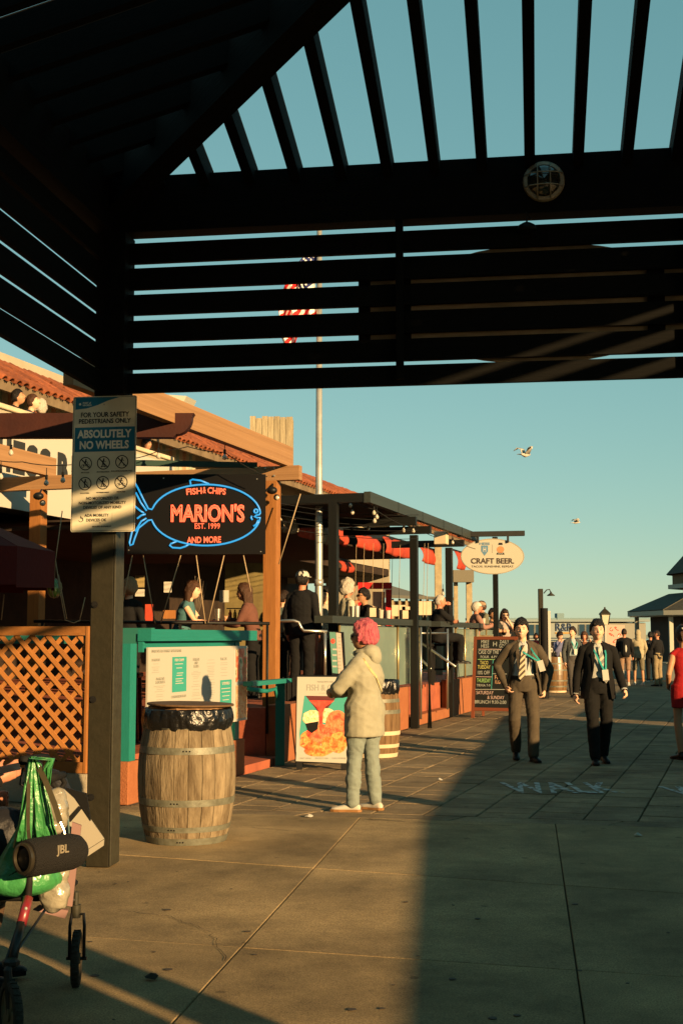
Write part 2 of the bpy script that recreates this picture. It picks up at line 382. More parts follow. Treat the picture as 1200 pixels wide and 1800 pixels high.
# stamped pavers of the walkway, laid along the restaurant front
walk_root = T('paved_walkway', None, None, (3, 20, 0), kind='structure')
def clip(poly, p0, nrm):
    out = []
    for i in range(len(poly)):
        a, c = poly[i], poly[(i+1) % len(poly)]; da = (a-p0).dot(nrm); dc = (c-p0).dot(nrm)
        if da >= 0: out.append(a)
        if (da >= 0) != (dc >= 0): out.append(a+(c-a)*(da/(da-dc)))
    return out
r0p, r0d = rows[0]; r0n = Vector((-r0d.y, r0d.x)).normalized()
if r0n.y < 0: r0n = -r0n
cells = []
r0u = r0d.normalized()
for k in range(-8, 12):                                       # border course
    a = r0p+r0u*(k*1.32+.35); c = a+r0u*1.32; sk = r0u*.12
    cells.append([a, c, c+r0n*.27+sk, a+r0n*.27+sk])
fi = FR
pw, pl = .45, .36
for i in range(0, 40):
    for j in range(-12, 66):
        off = (i % 2)*.18+random.uniform(-.02, .02)
        x0, x1 = i*pw+.02, (i+1)*pw+.02; y0 = j*pl+off; y1 = y0+pl
        q = [Vector((fi @ Vector((x, y, 0)))[:2]) for x, y in ((x0, y0), (x1, y0), (x1, y1), (x0, y1))]
        q = clip(q, r0p+r0n*.275, r0n)
        if len(q) < 3: continue
        ar = abs(sum(q[t].x*q[(t+1) % len(q)].y-q[(t+1) % len(q)].x*q[t].y for t in range(len(q))))/2
        if ar < .02: continue
        c = sum(q, Vector((0, 0)))/len(q)
        if c.y > 32 or abs(c.x/c.y-.01) > .31: continue
        cells.append(q)
cells.sort(key=lambda q: sum(p.y for p in q)/len(q))
restb = MB()
for k, q in enumerate(cells):
    bb = slab(None, 'paver', q, -random.uniform(0, .004), .04, paverM, .017, random.uniform(-.004, .004))
    if k < 290: bb.build('paver', paverM, walk_root)
    else: restb.add(bb.v, bb.f)
restb.build('paver', paverM, walk_root, kind='stuff')
b = MB(); b.box(-40, 60, 31, 75, -.05, -.008); b.box(-40, FR.inverted() is None or -3, 10, 31.0, -.05, -.0085)
b.build('far_pavement', paverM, kind='structure')

# worn white stencil on the pavers
worn = mat('worn_white_paint', (.34, .35, .33), .8)
_N = worn.node_tree.nodes; _L = worn.node_tree.links
_n = _N.new('ShaderNodeTexNoise'); _n.inputs['Scale'].default_value = 9; _n.inputs['Detail'].default_value = 6
_r = _N.new('ShaderNodeMapRange'); _r.inputs[1].default_value = .44; _r.inputs[2].default_value = .50
_t = _N.new('ShaderNodeTexCoord'); _L.new(_t.outputs['Object'], _n.inputs[0]); _L.new(_n.outputs[0], _r.inputs[0]); _L.new(_r.outputs[0], _N['Principled BSDF'].inputs['Alpha'])
def painted(s, px0, px1, pya, pyb):
    a = G(px0, pyb); c = G(px1, pyb); d = G((px0+px1)/2, pya)
    cx = (a.x+c.x)/2; M = Matrix.Translation((cx, (a.y+d.y)/2, .004))
    textfit(s, 0, 0, (c-a).x, d.y-a.y, M, worn, walk_root, bold=.02, ext=.0008, name='painted_letters')
painted('WALK', 897, 1098, 1376, 1395)
painted('WALK', 1190, 1388, 1383, 1400)

# ================================================================== PERGOLA SHELTER
perg = T('timber_pergola', 'dark slatted timber pergola with open hipped rafters overhead, framing the whole view', 'pergola', FP @ Vector((0, 0, 0)))
PW, PD = 5.92, 7.15
zs = [(PS(0, 222, a).z, PS(0, 222, c).z) for a, c in ((430, 465), (474, 511), (520, 555), (566, 603), (613, 650), (658, 692))]
zb0 = PS(-.05, 255, 411).z; zb1 = PS(-.05, 500, 301).z
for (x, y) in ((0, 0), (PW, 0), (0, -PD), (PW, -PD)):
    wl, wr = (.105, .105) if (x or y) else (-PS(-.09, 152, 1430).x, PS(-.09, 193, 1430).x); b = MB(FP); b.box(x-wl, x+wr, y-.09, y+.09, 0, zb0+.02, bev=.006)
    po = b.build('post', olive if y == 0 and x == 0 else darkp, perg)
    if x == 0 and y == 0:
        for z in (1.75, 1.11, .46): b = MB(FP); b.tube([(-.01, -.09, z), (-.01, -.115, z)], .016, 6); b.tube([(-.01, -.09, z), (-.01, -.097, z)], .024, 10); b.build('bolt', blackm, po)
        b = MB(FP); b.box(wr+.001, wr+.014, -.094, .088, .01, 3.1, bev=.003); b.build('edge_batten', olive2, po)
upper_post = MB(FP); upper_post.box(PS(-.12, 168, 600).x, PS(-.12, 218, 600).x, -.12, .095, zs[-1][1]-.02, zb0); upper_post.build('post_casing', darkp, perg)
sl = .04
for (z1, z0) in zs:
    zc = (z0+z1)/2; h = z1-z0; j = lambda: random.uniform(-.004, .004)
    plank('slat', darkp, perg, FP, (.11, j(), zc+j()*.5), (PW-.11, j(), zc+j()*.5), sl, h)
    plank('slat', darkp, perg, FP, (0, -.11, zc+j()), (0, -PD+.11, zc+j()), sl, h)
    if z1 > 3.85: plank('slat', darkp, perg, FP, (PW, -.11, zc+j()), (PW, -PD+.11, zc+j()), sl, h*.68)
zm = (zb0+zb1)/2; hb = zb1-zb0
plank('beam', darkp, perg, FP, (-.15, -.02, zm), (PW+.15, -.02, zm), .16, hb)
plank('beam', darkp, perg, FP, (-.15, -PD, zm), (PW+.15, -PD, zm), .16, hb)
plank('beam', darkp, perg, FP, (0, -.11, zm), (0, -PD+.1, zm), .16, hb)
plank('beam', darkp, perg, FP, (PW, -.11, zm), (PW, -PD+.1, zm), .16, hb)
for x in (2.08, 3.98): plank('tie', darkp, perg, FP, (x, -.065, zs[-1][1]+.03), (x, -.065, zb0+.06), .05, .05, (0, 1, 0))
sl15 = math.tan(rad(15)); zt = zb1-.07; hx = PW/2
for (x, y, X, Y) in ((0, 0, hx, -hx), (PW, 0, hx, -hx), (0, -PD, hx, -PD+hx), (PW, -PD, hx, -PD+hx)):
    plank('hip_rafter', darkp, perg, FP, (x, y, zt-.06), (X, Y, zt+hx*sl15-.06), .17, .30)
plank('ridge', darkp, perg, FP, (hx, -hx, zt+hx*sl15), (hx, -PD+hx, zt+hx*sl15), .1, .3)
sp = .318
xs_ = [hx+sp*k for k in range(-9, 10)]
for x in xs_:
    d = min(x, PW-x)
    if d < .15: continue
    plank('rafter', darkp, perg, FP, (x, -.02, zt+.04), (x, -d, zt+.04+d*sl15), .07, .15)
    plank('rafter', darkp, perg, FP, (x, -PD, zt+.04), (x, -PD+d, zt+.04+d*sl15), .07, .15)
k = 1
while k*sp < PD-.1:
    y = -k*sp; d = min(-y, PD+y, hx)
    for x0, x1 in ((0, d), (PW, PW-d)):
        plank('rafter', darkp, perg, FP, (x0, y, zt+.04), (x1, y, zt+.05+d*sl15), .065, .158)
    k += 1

# board sign on the outer side of the slats
sgnb = T('shaped_board_sign', 'long board sign with an oval middle, seen from behind through the pergola slats', 'sign', FP @ Vector((3.2, .11, zs[3][0])))
L_ = PS(.1, 632, 530).x; R_ = 5.3; ztp = PS(.1, 800, 462).z; zbt = PS(.1, 800, 618).z
ocx = PS(.1, 950, 500).x; ozc = (PS(.1, 950, 431).z+PS(.1, 950, 640).z)/2; orz = (PS(.1, 950, 431).z-PS(.1, 950, 640).z)/2; orx = 1.0
poly = [(L_, zbt), (ocx-.85, zbt)]+[(ocx+orx*math.cos(a), ozc+orz*math.sin(a)) for a in [rad(180+k) for k in range(35, 150, 8)]]+[(ocx+.85, zbt), (R_, zbt), (R_, ztp), (ocx+.85, ztp)]
poly += [(ocx+orx*math.cos(a), ozc+orz*math.sin(a)) for a in [rad(k) for k in range(35, 150, 8)]]+[(ocx-.85, ztp), (L_, ztp)]
b = MB(FP); b.prism(poly, .03, Matrix(((1, 0, 0, 0), (0, 0, 1, .06), (0, 1, 0, 0), (0, 0, 0, 1)))); b.build('board', mat('sign_back_tan', (.36, .29, .19), .8, (.26, .21, .14), 6), sgnb)
for xa_, xb_ in ((L_, L_+.08), (L_+.3, L_+.36), (PS(.1, 1135, 500).x, PS(.1, 1165, 500).x)): b = MB(FP); b.box(xa_, xb_, .03, .055, zbt, ztp); b.build('bracket', darkp, sgnb)

# bulkhead light on the beam and the small bell beneath
c = PS(-.13, 955, 318); D = 8.45/2250
lt = T('bulkhead_light', 'round caged bulkhead light on the dark pergola beam', 'light', FP @ Vector((c.x, -.1, c.z)))
LM = Matrix.Translation((c.x, -.10, c.z)) @ Matrix.Rotation(PI/2, 4, 'X')
b = MB(FP); b.lathe([(36*D, 0), (37*D, .02), (35*D, .035), (29*D, .04), (29*D, .03)], 28, LM); b.build('rim', mat('lamp_brass', (.34, .30, .22), .45, metal=.3), lt, smooth=40)
b = MB(FP); b.lathe([(29*D, .03), (26*D, .055), (18*D, .075), (8*D, .085), (.001, .087)], 24, LM); b.build('glass', mat('dark_lamp_glass', (.03, .028, .02), .08, coat=1), lt, smooth=True)
for s_ in (-.33, .33):
    for ax in (0, 1):
        pts = []
        for k in range(9):
            t = -1+k/4; r = math.sqrt(max(0, 1-s_*s_)); p = (t*r*34*D, s_*34*D) if ax == 0 else (s_*34*D, t*r*34*D)
            q2 = min(1, (p[0]**2+p[1]**2)/(34*D)**2); pts.append((p[0], p[1], .038+.062*math.sqrt(max(0, 1-q2))))
        b = MB(FP); b.tube(pts, .0042, 5, M=LM); b.build('guard_bar', MATS['lamp_brass'], lt, smooth=True)
c = PS(-.1, 925, 381)
bl = T('small_bell_lamp', 'small black dome fitting hanging under the beam beneath the bulkhead light', 'lamp', FP @ Vector((c.x, -.1, c.z-.1)))
b = MB(FP); b.lathe([(.004, 0), (.006, -.035), (.03, -.045), (.055, -.06), (.068, -.09), (.062, -.10)], 16, Matrix.Translation((c.x, -.1, c.z))); b.build('dome', black, bl, smooth=True)
b = MB(FP); b.tube([(c.x-.01, -.1, c.z+.03), (c.x+.03, -.1, c.z-.02)], .006); b.build('bracket', black, bl)

# ------------------------------------------------------------------ safety sign on the post
SD = 8.69
so = P(183, 815, SD); SM = facing(FP @ (FP.inverted() @ so), Vd.to_3d())
def sp_(u, v): return ((u-732)/4/2250*SD, (862-v)/4/2250*SD)
ss = T('safety_sign', 'tall cream pedestrian safety sign reading ABSOLUTELY NO WHEELS, bolted to the olive post', 'sign', so-Vector((0, 0, .48)))
def rrect(w, h, r, n=4):
    out = []
    for cx, cy, a0 in ((w/2-r, h/2-r, 0), (-w/2+r, h/2-r, 90), (-w/2+r, -h/2+r, 180), (w/2-r, -h/2+r, 270)):
        for k in range(n+1): a = rad(a0+90*k/n); out.append((cx+r*math.cos(a), cy+r*math.sin(a)))
    return out
KS = SD/4/2250
W_, H_ = 470*KS, 970*KS
b = MB(); b.prism(rrect(W_, H_, .014), .003, SM); b.build('plate', signtan, ss)
b = MB(); o_ = rrect(W_-.012, H_-.012, .011); i_ = rrect(W_-.018, H_-.018, .009); n = len(o_)
b.add([(x, y, .0035) for x, y in o_]+[(x, y, .0035) for x, y in i_], [(k, (k+1) % n, n+(k+1) % n, n+k) for k in range(n)], SM); b.build('border_line', ink, ss)
b = MB(); x0, y0 = sp_(515, 775); x1, y1 = sp_(956, 600); b.box(x0, x1, y0, y1, .003, .004, SM); b.build('blue_band', signblue, ss)
crv = [sp_(515, 470), sp_(600, 462), sp_(680, 440), sp_(760, 408), sp_(850, 384), sp_(515, 384)]
b = MB(); b.prism(crv, .0009, SM @ Matrix.Translation((0, 0, .003))); b.build('blue_header', signblue, ss)
def st(s, u, v, w, h, m=ink, bold=.02, par=ss): 
    x, y = sp_(u, v); textfit(s, x, y, w*KS, h*KS, SM @ Matrix.Translation((0, 0, .004)), m, par, bold, ext=.0005)
pale = mat('print_pale', (.62, .60, .50), .6)
st('FOR YOUR SAFETY', 735, 510, 356, 36); st('PEDESTRIANS ONLY', 735, 556, 384, 34)
st('ABSOLUTELY', 733, 648, 400, 60, pale, .035); st('NO WHEELS', 733, 727, 362, 60, pale, .035)
st('PORT of', 600, 424, 60, 15, pale); st('SAN DIEGO', 602, 440, 66, 12, pale)
x, y = sp_(549, 432); b = MB(); b.prism([(x+.0085*math.cos(a)*1.0, y+.0085*math.sin(a)) for a in [k*PI/6 for k in range(12)]], .0005, SM @ Matrix.Translation((0, 0, .004))); b.build('emblem', pale, ss)
for i, (u, v) in enumerate(((598, 860), (730, 857), (865, 852), (597, 1003), (728, 999), (862, 998))):
    x, y = sp_(u, v); R = 48*KS; N_ = 28; TM = SM @ Matrix.Translation((x, y, .0035))
    b = MB(); b.add([(r*math.cos(2*PI*k/N_), r*math.sin(2*PI*k/N_), .0006) for r in (R, R*.86) for k in range(N_)], [(k, (k+1) % N_, N_+(k+1) % N_, N_+k) for k in range(N_)], TM)
    b.bar((-R*.64, R*.64, .0012), (R*.64, -R*.64, .0012), R*.15, .0006); b.v[-8:] = [TM @ (b.F.inverted() @ v) for v in b.v[-8:]]
    sy = b.build('prohibition_symbol', ink, ss)
    b = MB(); q = R
    def seg(a, c, w=.09):
        a = Vector((a[0]*q, a[1]*q, 0)); c = Vector((c[0]*q, c[1]*q, 0)); d = (c-a).normalized(); nn = Vector((-d.y, d.x, 0))*w*q/2
        b.add([a+nn, a-nn, c-nn, c+nn], [(0, 1, 2, 3)], TM @ Matrix.Translation((0, 0, .0003)))
    def disc(cx, cy, r, ring=0):
        k_ = 10
        if ring: b.add([((cx+rr*math.cos(2*PI*k/k_))*q, (cy+rr*math.sin(2*PI*k/k_))*q, .0003) for rr in (r, r*.75) for k in range(k_)], [(k, (k+1) % k_, k_+(k+1) % k_, k_+k) for k in range(k_)], TM)
        else: b.add([((cx+r*math.cos(2*PI*k/k_))*q, (cy+r*math.sin(2*PI*k/k_))*q, .0003) for k in range(k_)], [tuple(range(k_))], TM)
    disc(.05, .55, .13); seg((.02, .42), (-.08, .0), .24); seg((.05, .35), (.35, .15), .09)
    if i in (0, 5): disc(-.42, -.35, .25, 1); disc(.42, -.35, .25, 1); seg((-.42, -.35), (.1, -.3)); seg((.1, -.3), (.35, .1)); seg((-.08, .05), (.12, -.25), .14); seg((-.42, -.35), (-.1, 0))
    elif i in (1, 4): seg((-.08, .05), (-.2, -.45), .14); seg((-.05, .05), (.15, -.45), .14); seg((-.4, -.52), (.4, -.52), .1); disc(-.25, -.62, .07); disc(.25, -.62, .07)
    elif i == 2: seg((-.08, .05), (-.4, -.4), .14); seg((-.05, .05), (.35, -.35), .14); seg((-.55, -.48), (-.3, -.5), .12); seg((.2, -.48), (.5, -.5), .12)
    else: seg((-.08, .05), (-.05, -.5), .14); seg((-.3, -.55), (.4, -.55), .1); seg((.4, -.55), (.3, .2), .07)
    b.build('pictogram', ink, ss)
for s_, u, v, w in (('BICYCLES', 597, 924, 60), ('SKATEBOARDS', 728, 921, 92), ('ROLLERBLADES/SKATES', 865, 917, 152), ('SCOOTERS', 597, 1071, 64), ('HOVERBOARDS', 728, 1068, 92), ('PEDICABS', 863, 1065, 62)): st(s_, u, v, w, 9)
st('NO MOTORIZED OR', 728, 1109, 240, 21); st('NON-MOTORIZED MOBILITY', 728, 1141, 346, 21); st('DEVICES OF ANY KIND', 728, 1173, 280, 21)
st('ADA MOBILITY', 687, 1229, 178, 21); st('DEVICES OK', 686, 1263, 150, 21); st('SDUPD 8.02/8.07', 726, 1309, 140, 11)
x, y = sp_(800, 1245); b = MB(); b.box(x-.0005, x+.0005, y-.03, y+.03, .0035, .004, SM); b.build('divider_line', ink, ss)
x, y = sp_(570, 1252); b = MB()
TM = SM @ Matrix.Translation((x, y, .0036)); q = 22*KS
b.add([((r*math.cos(rad(-160+k*20)))*q, (r*math.sin(rad(-160+k*20))-.3)*q, 0) for r in (.85, .65) for k in range(12)], [(k, k+1, 12+k+1, 12+k) for k in range(11)], TM)
for (a, c_) in (((-.1, .9), (.0, .1)), ((.0, .1), (.5, .05)), ((.5, .05), (.85, -.7)), ((-.05, .5), (.4, .45))):
    a = Vector((*a, 0))*q; c_ = Vector((*c_, 0))*q; d = (c_-a).normalized(); nn = Vector((-d.y, d.x, 0))*.1*q; b.add([a+nn, a-nn, c_-nn, c_+nn], [(0, 1, 2, 3)], TM)
b.build('wheelchair_symbol', ink, ss)
for (u, v) in ((727, 437), (714, 1283)):
    x, y = sp_(u, v); b = MB(); b.ell((x, y, .004), (.0065, .0065, .004), 8, SM); b.build('bolt', galv, ss)

# ------------------------------------------------------------------ unseen walls added right of the frame to shade the walkway
sdx, sdy = math.sin(rad(SUN_AZ)), math.cos(rad(SUN_AZ)); WH = 1.3; dS = WH/math.tan(rad(SUN_EL))
def shade_wall(label, a, c):
    a = Vector(a)+Vector((sdx, sdy))*dS; c = Vector(c)+Vector((sdx, sdy))*dS; d = (c-a).normalized(); n = Vector((d.y, -d.x))*.3
    w = T('shade_wall', label, 'wall', (a.x, a.y, 0), 'unseen shade-casting walls')
    b = MB(); b.prism([tuple(a), tuple(c), tuple(c+n), tuple(a+n)], WH-.08); b.build('wall_body', cream, w)
    a2, c2 = a-d*.04, c+d*.04; n2 = n*.1
    b = MB(); b.prism([tuple(a2), tuple(c2), tuple(c2+n+n2), tuple(a2+n+n2)], .08, Matrix.Translation((0, 0, WH-.08))); b.build('coping', creamD, w)
shade_wall('near stretch of the unseen wall added to shade the walkway', (-.06, 1.6), (.68, 11.0))
shade_wall('middle stretch of the unseen wall added to shade the walkway', (.70, 11.05), (3.15, 25.3))
shade_wall('farther unseen wall added to shade the quay on the right', (4.5, 25.2), (10.6, 46))

hall = T('sky_block_hall', 'tall dark unseen hall added behind the camera to block sky light', 'building', (-12, -12, 0))
hw_ = mat('sky_block_brown', (.10, .075, .05), .8, (.07, .05, .035), 3)  # unseen hall and wing, added to cut sky light on the shaded ground
b = MB(); b.box(-32, 1.5, -22, -10, 0, 9.5); b.build('wall', hw_, hall); b = MB(); b.box(-33, 2.2, -22.5, -9.5, 9.5, 9.8); b.build('roof', shin_ if False else olive, hall)
wing = T('sky_block_wing', 'dark unseen side wing added left of the camera to block sky light', 'building', (-14, 0, 0))
b = MB(); b.box(-20, -10, -9.9, 7, 0, 8); b.build('wall', hw_, wing); b = MB(); b.box(-20.5, -9.5, -9.4, 7.5, 8, 8.3); b.build('roof', olive, wing)

crackM = mat('crack_dirt', (.035, .028, .02), .95)
def crack(pts, w, seed):
    random.seed(seed); L = []
    for (a, c) in zip(pts[:-1], pts[1:]):
        A, B = G(*a), G(*c); n = 9
        for k in range(n): L.append(A.lerp(B, k/n)+Vector((random.uniform(-1, 1), random.uniform(-1, 1), 0))*.02)
    L.append(G(*pts[-1])); vs = []
    for i, p in enumerate(L):
        d = (L[min(i+1, len(L)-1)]-L[max(i-1, 0)]).normalized(); nn = Vector((-d.y, d.x, 0))*w*(.4+random.random())*.5; vs += [(p+nn)+Vector((0, 0, .0035)), (p-nn)+Vector((0, 0, .0035))]
    b = MB(); b.add(vs, [(2*i, 2*i+1, 2*i+3, 2*i+2) for i in range(len(L)-1)]); b.build('crack', crackM, pav_root)
crack([(645, 1440), (760, 1448), (900, 1452)], .012, 2); crack([(210, 1600), (300, 1612), (370, 1640), (395, 1690)], .004, 3); crack([(440, 1455), (520, 1462), (600, 1458)], .006, 6)
random.seed(5); gumM = mat('dark_gum', (.05, .04, .03), .7)
for k in range(30):
    px, py = random.uniform(140, 1190), 1430+370*random.random()**.8; p = G(px, py); r = random.uniform(.005, .018); b = MB()
    b.prism([(p.x+r*(1+.3*random.random())*math.cos(t*PI/4), p.y+r*(1+.3*random.random())*math.sin(t*PI/4)) for t in range(8)], .0015, Matrix.Translation((0, 0, .0012))); b.build('gum_spot', gumM, pav_root)
for k, (px, py) in enumerate(((543, 1437), (772, 1372), (266, 1722), (1120, 1470))):
    p = G(px, py); b = MB(); q = [(p.x+random.uniform(.02, .045)*math.cos(t*PI/3), p.y+random.uniform(.02, .04)*math.sin(t*PI/3), .004+random.uniform(0, .02)) for t in range(6)]; b.add(q+[(p.x, p.y, .03)], [(i, (i+1) % 6, 6) for i in range(6)])
    b.build('paper_scrap', white if k != 2 else crackM, label=('white paper scrap on the paver edge left of the shoes of the pink-haired woman', 'white scrap on the pavers right of the pink-haired woman', 'dark leaf scrap on the concrete near the walker', 'small white scrap in the shade at the right')[k], cat='scrap')
# ------------------------------------------------------------------ unseen wall added to throw the near shadow
g1 = G(0, 1662); kp = Vector((g1.x, g1.y))+Vector((sdx, sdy))*7.0; kn = Vector((sdy, -sdx))
if kn.y > 0: kn = -kn
th_w = Vector((sdx, sdy))*.35; wkk = T('shade_wall', 'short unseen wall behind the camera, added to throw the near shadow', 'wall', (kp.x, kp.y, 0), 'unseen shade-casting walls'); hk = 7.0*math.tan(rad(SUN_EL))+.10
b = MB(); b.prism([tuple(kp), tuple(kp+kn*3.4), tuple(kp+kn*3.4+th_w), tuple(kp+th_w)], hk-.07); b.build('wall_body', tealD, wkk)
b = MB(); b.prism([tuple(kp), tuple(kp+kn*3.45), tuple(kp+kn*3.45+th_w*1.1), tuple(kp+th_w*1.1)], .07, Matrix.Translation((0, 0, hk-.07))); b.build('coping', creamD, wkk)

# ================================================================== RESTAURANT
def L2(F, p): return F.inverted() @ Vector(p)
# ---- raised terrace
terr = T('terrace_base', 'orange stucco base of the raised restaurant terrace with a red tiled entrance', 'terrace', FR @ Vector((0, 5, 0)))
sB = L2(FR, G(729, 1280)).y; sC = L2(FR, G(791, 1260)).y
s16 = RN(0, 497, 1300).y; s_end = RN(0, 905, 1100).y
b = MB(FR); b.box(-.22, 0, s16, sB-.08, 0, .70, bev=.008); b.build('plinth', stucco, terr)
b = MB(FR); b.box(-.22, 0, sC+.08, s_end, 0, .70, bev=.008); b.build('plinth', stucco, terr)
b = MB(FR); b.box(-9, -.23, s16, s_end, 0, .66); b.build('deck', redfloor, terr)
b = MB(FR); b.box(-9, -.02, 2.4, s16-.01, -.02, .08); b.build('entrance_floor', redfloor, terr)
b = MB(FR); b.box(-9, -.31, .01, 2.39, 0, .39); b.build('deck', redfloor, terr)
for k, z in enumerate((.175, .35, .525)):
    b = MB(FR); b.box(-.02-.3*(k+1), -.02-.3*k, sB+.1, sC-.1, 0, z, bev=.008); b.build('step', stucco, terr)

# ---- steel frame over the terrace
frame = T('steel_frame', 'dark grey steel pergola frame over the bar terrace with square posts', 'pergola', FR @ Vector((0, 8, 0)))
c = L2(FR, P(645, 864, 18.5)); nf = c.x; s0 = c.y; zf = c.z; fh = .16
sE = RN(nf, 836, 950).y
plank('fascia_beam', steelL, frame, FR, (nf, s0, zf-fh/2), (nf, sE, zf-fh/2), .1, fh)
nl = RS(s0, 440, 875).x
plank('cross_beam', steel, frame, FR, (nl, s0+.06, zf-fh/2), (nf-.051, s0+.06, zf-fh/2), .1, .13)
nA = RS(s0, 584, 950).x
def stpost(n, s, z0, z1, w=.125): plank('post', steel, frame, FR, (n, s, z0), (n, s, z1), w, w, (0, 1, 0))
stpost(nA, s0+.06, .66, zf-fh/2-.066)
nB = L2(FR, G(729, 1280)).x; stpost(nB, sB, 0, zf-fh-.21); nC = L2(FR, G(791, 1260)).x; stpost(nC, sC, 0, zf-fh-.21)
zx = P(650, 929, 21.5).z
for s_, n1 in ((sB, nB), (sC, nC), ((s0+sB)/2, nf)):
    plank('cross_beam', steel, frame, FR, (nA-.9 if s_ > s0+2 else nA-1.5, s_, zx), (n1+.3, s_, zx), .09, .13)
plank('cross_beam', steel, frame, FR, (nf-1.8, s0, zf-.1), (nf-1.8, sE, zf-.1), .1, .14)
b = MB(FR); b.box(nf-1.75, nf-.06, s0+.4, s0+3.4, zf-.12, zf-.09); b.build('soffit_panel', blackm, frame)
for k in range(1, 5):
    b = MB(FR); sx_ = s0+(sE-s0)*k/5; b.box(nf-.053, nf+.053, sx_-.012, sx_+.012, zf-fh-.004, zf+.004); b.build('joint_strap', steel, frame)
# speaker boxes under the beams
c = P(775, 944, 24); b = MB(FR); l = L2(FR, c); b.box(l.x-.12, l.x+.12, l.y-.1, l.y+.1, l.z-.14, l.z+.1, bev=.01); b.build('ceiling_speaker', creamD, frame)

# ---- bar rail and glass
gn = -.06
g0 = RN(gn, 592, 1089); g1_ = RN(gn, 733, 1096); zr = (g0.z+g1_.z)/2+.05
bar = T('bar_screen', 'pale green frosted glass screen with a grey bar rail behind the woman with pink hair', 'screen', FR @ Vector((gn, g0.y+2, .7)))
plank('rail', steelL, bar, FR, (gn, RN(gn, 568, 1089).y, zr-.05), (gn, RN(gn, 745, 1096).y, zr-.05), .26, .10)
cuts = [594, 626, 697, 735]; gz0 = .74
for a, c_ in zip(cuts[:-1], cuts[1:]):
    sa, sb = RN(gn, a, 1150).y, RN(gn, c_, 1150).y
    b = MB(FR); b.box(gn-.006, gn+.006, sa+.03, sb-.03, gz0, zr-.12); b.build('glass_panel', glassM, bar)
brass = mat('brass_tube', (.55, .42, .2), .35, metal=.8)
for a in cuts:
    sa = RN(gn, a, 1150).y; b = MB(FR); b.tube([(gn+.02, sa, .66), (gn+.02, sa, zr-.1)], .019, 8); b.build('post', brass, bar, smooth=True)
bar2 = T('bar_screen', 'clear green glass screen with grey rail between the steps and the chalkboard', 'screen', FR @ Vector((gn, sC+2, .7)))
a1, a2 = RN(gn, 756, 1099).y, RN(gn, 874, 1105).y
plank('rail', steelL, bar2, FR, (gn, sC-1.2, zr-.05), (gn, a2, zr-.05), .26, .10)
for a, c_ in ((799, 815), (815, 836), (836, 853), (853, 872)):
    sa, sb = RN(gn, a, 1150).y, RN(gn, c_, 1150).y
    b = MB(FR); b.box(gn-.006, gn+.006, sa+.03, sb-.03, gz0, zr-.12); b.build('glass_panel', glassM, bar2)
    b = MB(FR); b.tube([(gn+.02, sa, .66), (gn+.02, sa, zr-.1)], .019, 8); b.build('post', brass, bar2, smooth=True)
sD = RN(-.1, 870, 1100).y
for k in range(2):
    b = MB(FR); b.box(-.25, -.02, a2+.1+k*2.2, a2+2.1+k*2.2, zr-.16, zr-.06); b.build('wood_counter', brownbeam, bar2)
    b = MB(FR); b.box(-.06, .0, a2+.1+k*2.2, a2+2.1+k*2.2, .7, zr-.16); b.build('panel', blackm, bar2)

# ---- steps handrails
hr = T('stair_handrail', 'metal handrails beside the small orange steps up to the bar terrace', 'handrail', FR @ Vector((0, sB+.3, 0)))
def rpt(px, py, n): l = RN(n, px, py); return (l.x, l.y, l.z)
yB = 21.9
def w2(px, py, Y): return tuple(L2(FR, P(px, py, Y)))
for nm, pts, r, m in (('top_rail', [w2(737, 1128, 22.6), w2(800, 1172, 22.0)], .022, chrome), ('lower_rail', [w2(737, 1156, 22.6), w2(757, 1176, 22.2)], .02, chrome),
                      ('upright', [w2(739, 1103, 22.2), w2(739, 1264, 22.2)], .022, chrome), ('upright', [w2(786, 1105, 23.6), w2(786, 1247, 23.6)], .022, chrome),
                      ('upright', [w2(753, 1280, 21.4), w2(756, 1108, 21.4), w2(752, 1101, 21.4), w2(750, 1110, 21.4), w2(757, 1280, 21.4)], .018, steel),
                      ('cross_rail', [w2(740, 1113, 22.3), w2(785, 1113, 23.4)], .016, chrome)):
    b = MB(FR); b.tube(pts, r, 8); b.build(nm, m, hr, smooth=True)

# ---- flagpole with flag
fpY = 19.4; fp0 = P(560, 1120, fpY)
fl = T('flagpole', 'tall galvanised flagpole rising through the terrace in front of the tiled roof', 'flagpole', (fp0.x, fpY, .6))
ztop = P(559, 399, fpY).z
b = MB(); b.tube([(fp0.x, fpY, .62), (fp0.x, fpY, 2.2), (fp0.x, fpY, ztop)], [.062, .058, .04], 12); b.build('pole', galv, fl, smooth=True)
b = MB(); b.ell((fp0.x, fpY, ztop+.05), (.06, .06, .05), 10); b.build('finial', brass, fl, smooth=True)
for z in (2.3, 3.6): b = MB(); b.tube([(fp0.x, fpY, z), (fp0.x, fpY, z+.1)], .07, 12); b.build('collar', galv, fl, smooth=True)
flag = T('us_flag', 'limp striped red and white flag hanging on the flagpole behind the pergola slats', 'flag', P(540, 600, fpY))
def fpos(u, v):      # u across the hoist->fly, v down
    fold = math.sin(u*17+v*2)*.09*(.3+u)+.03*math.sin(u*31)
    x = -.05-.62*u**.8*(1-.25*v)+.02*math.sin(v*9)
    return (fp0.x+x, fpY-.02+fold, ztop-.25-1.15*v-1.05*u*(.9-.25*v))
rM = mat('flag_red', (.55, .02, .02), .8); wM = mat('flag_white', (.75, .72, .65), .8); bM = mat('flag_blue', (.012, .02, .09), .8)
for i in range(13):
    b = MB(); v0, v1 = i/13, (i+1)/13; u0 = .42 if i < 7 else 0
    b.grid(lambda a, c: fpos(u0+a*(1-u0), v0+c*(v1-v0)), 26, 2); b.build('stripe', rM if i % 2 == 0 else wM, flag, smooth=True)
b = MB(); b.grid(lambda a, c: fpos(a*.42, c*7/13), 14, 8); b.build('canton', bM, flag, smooth=True)
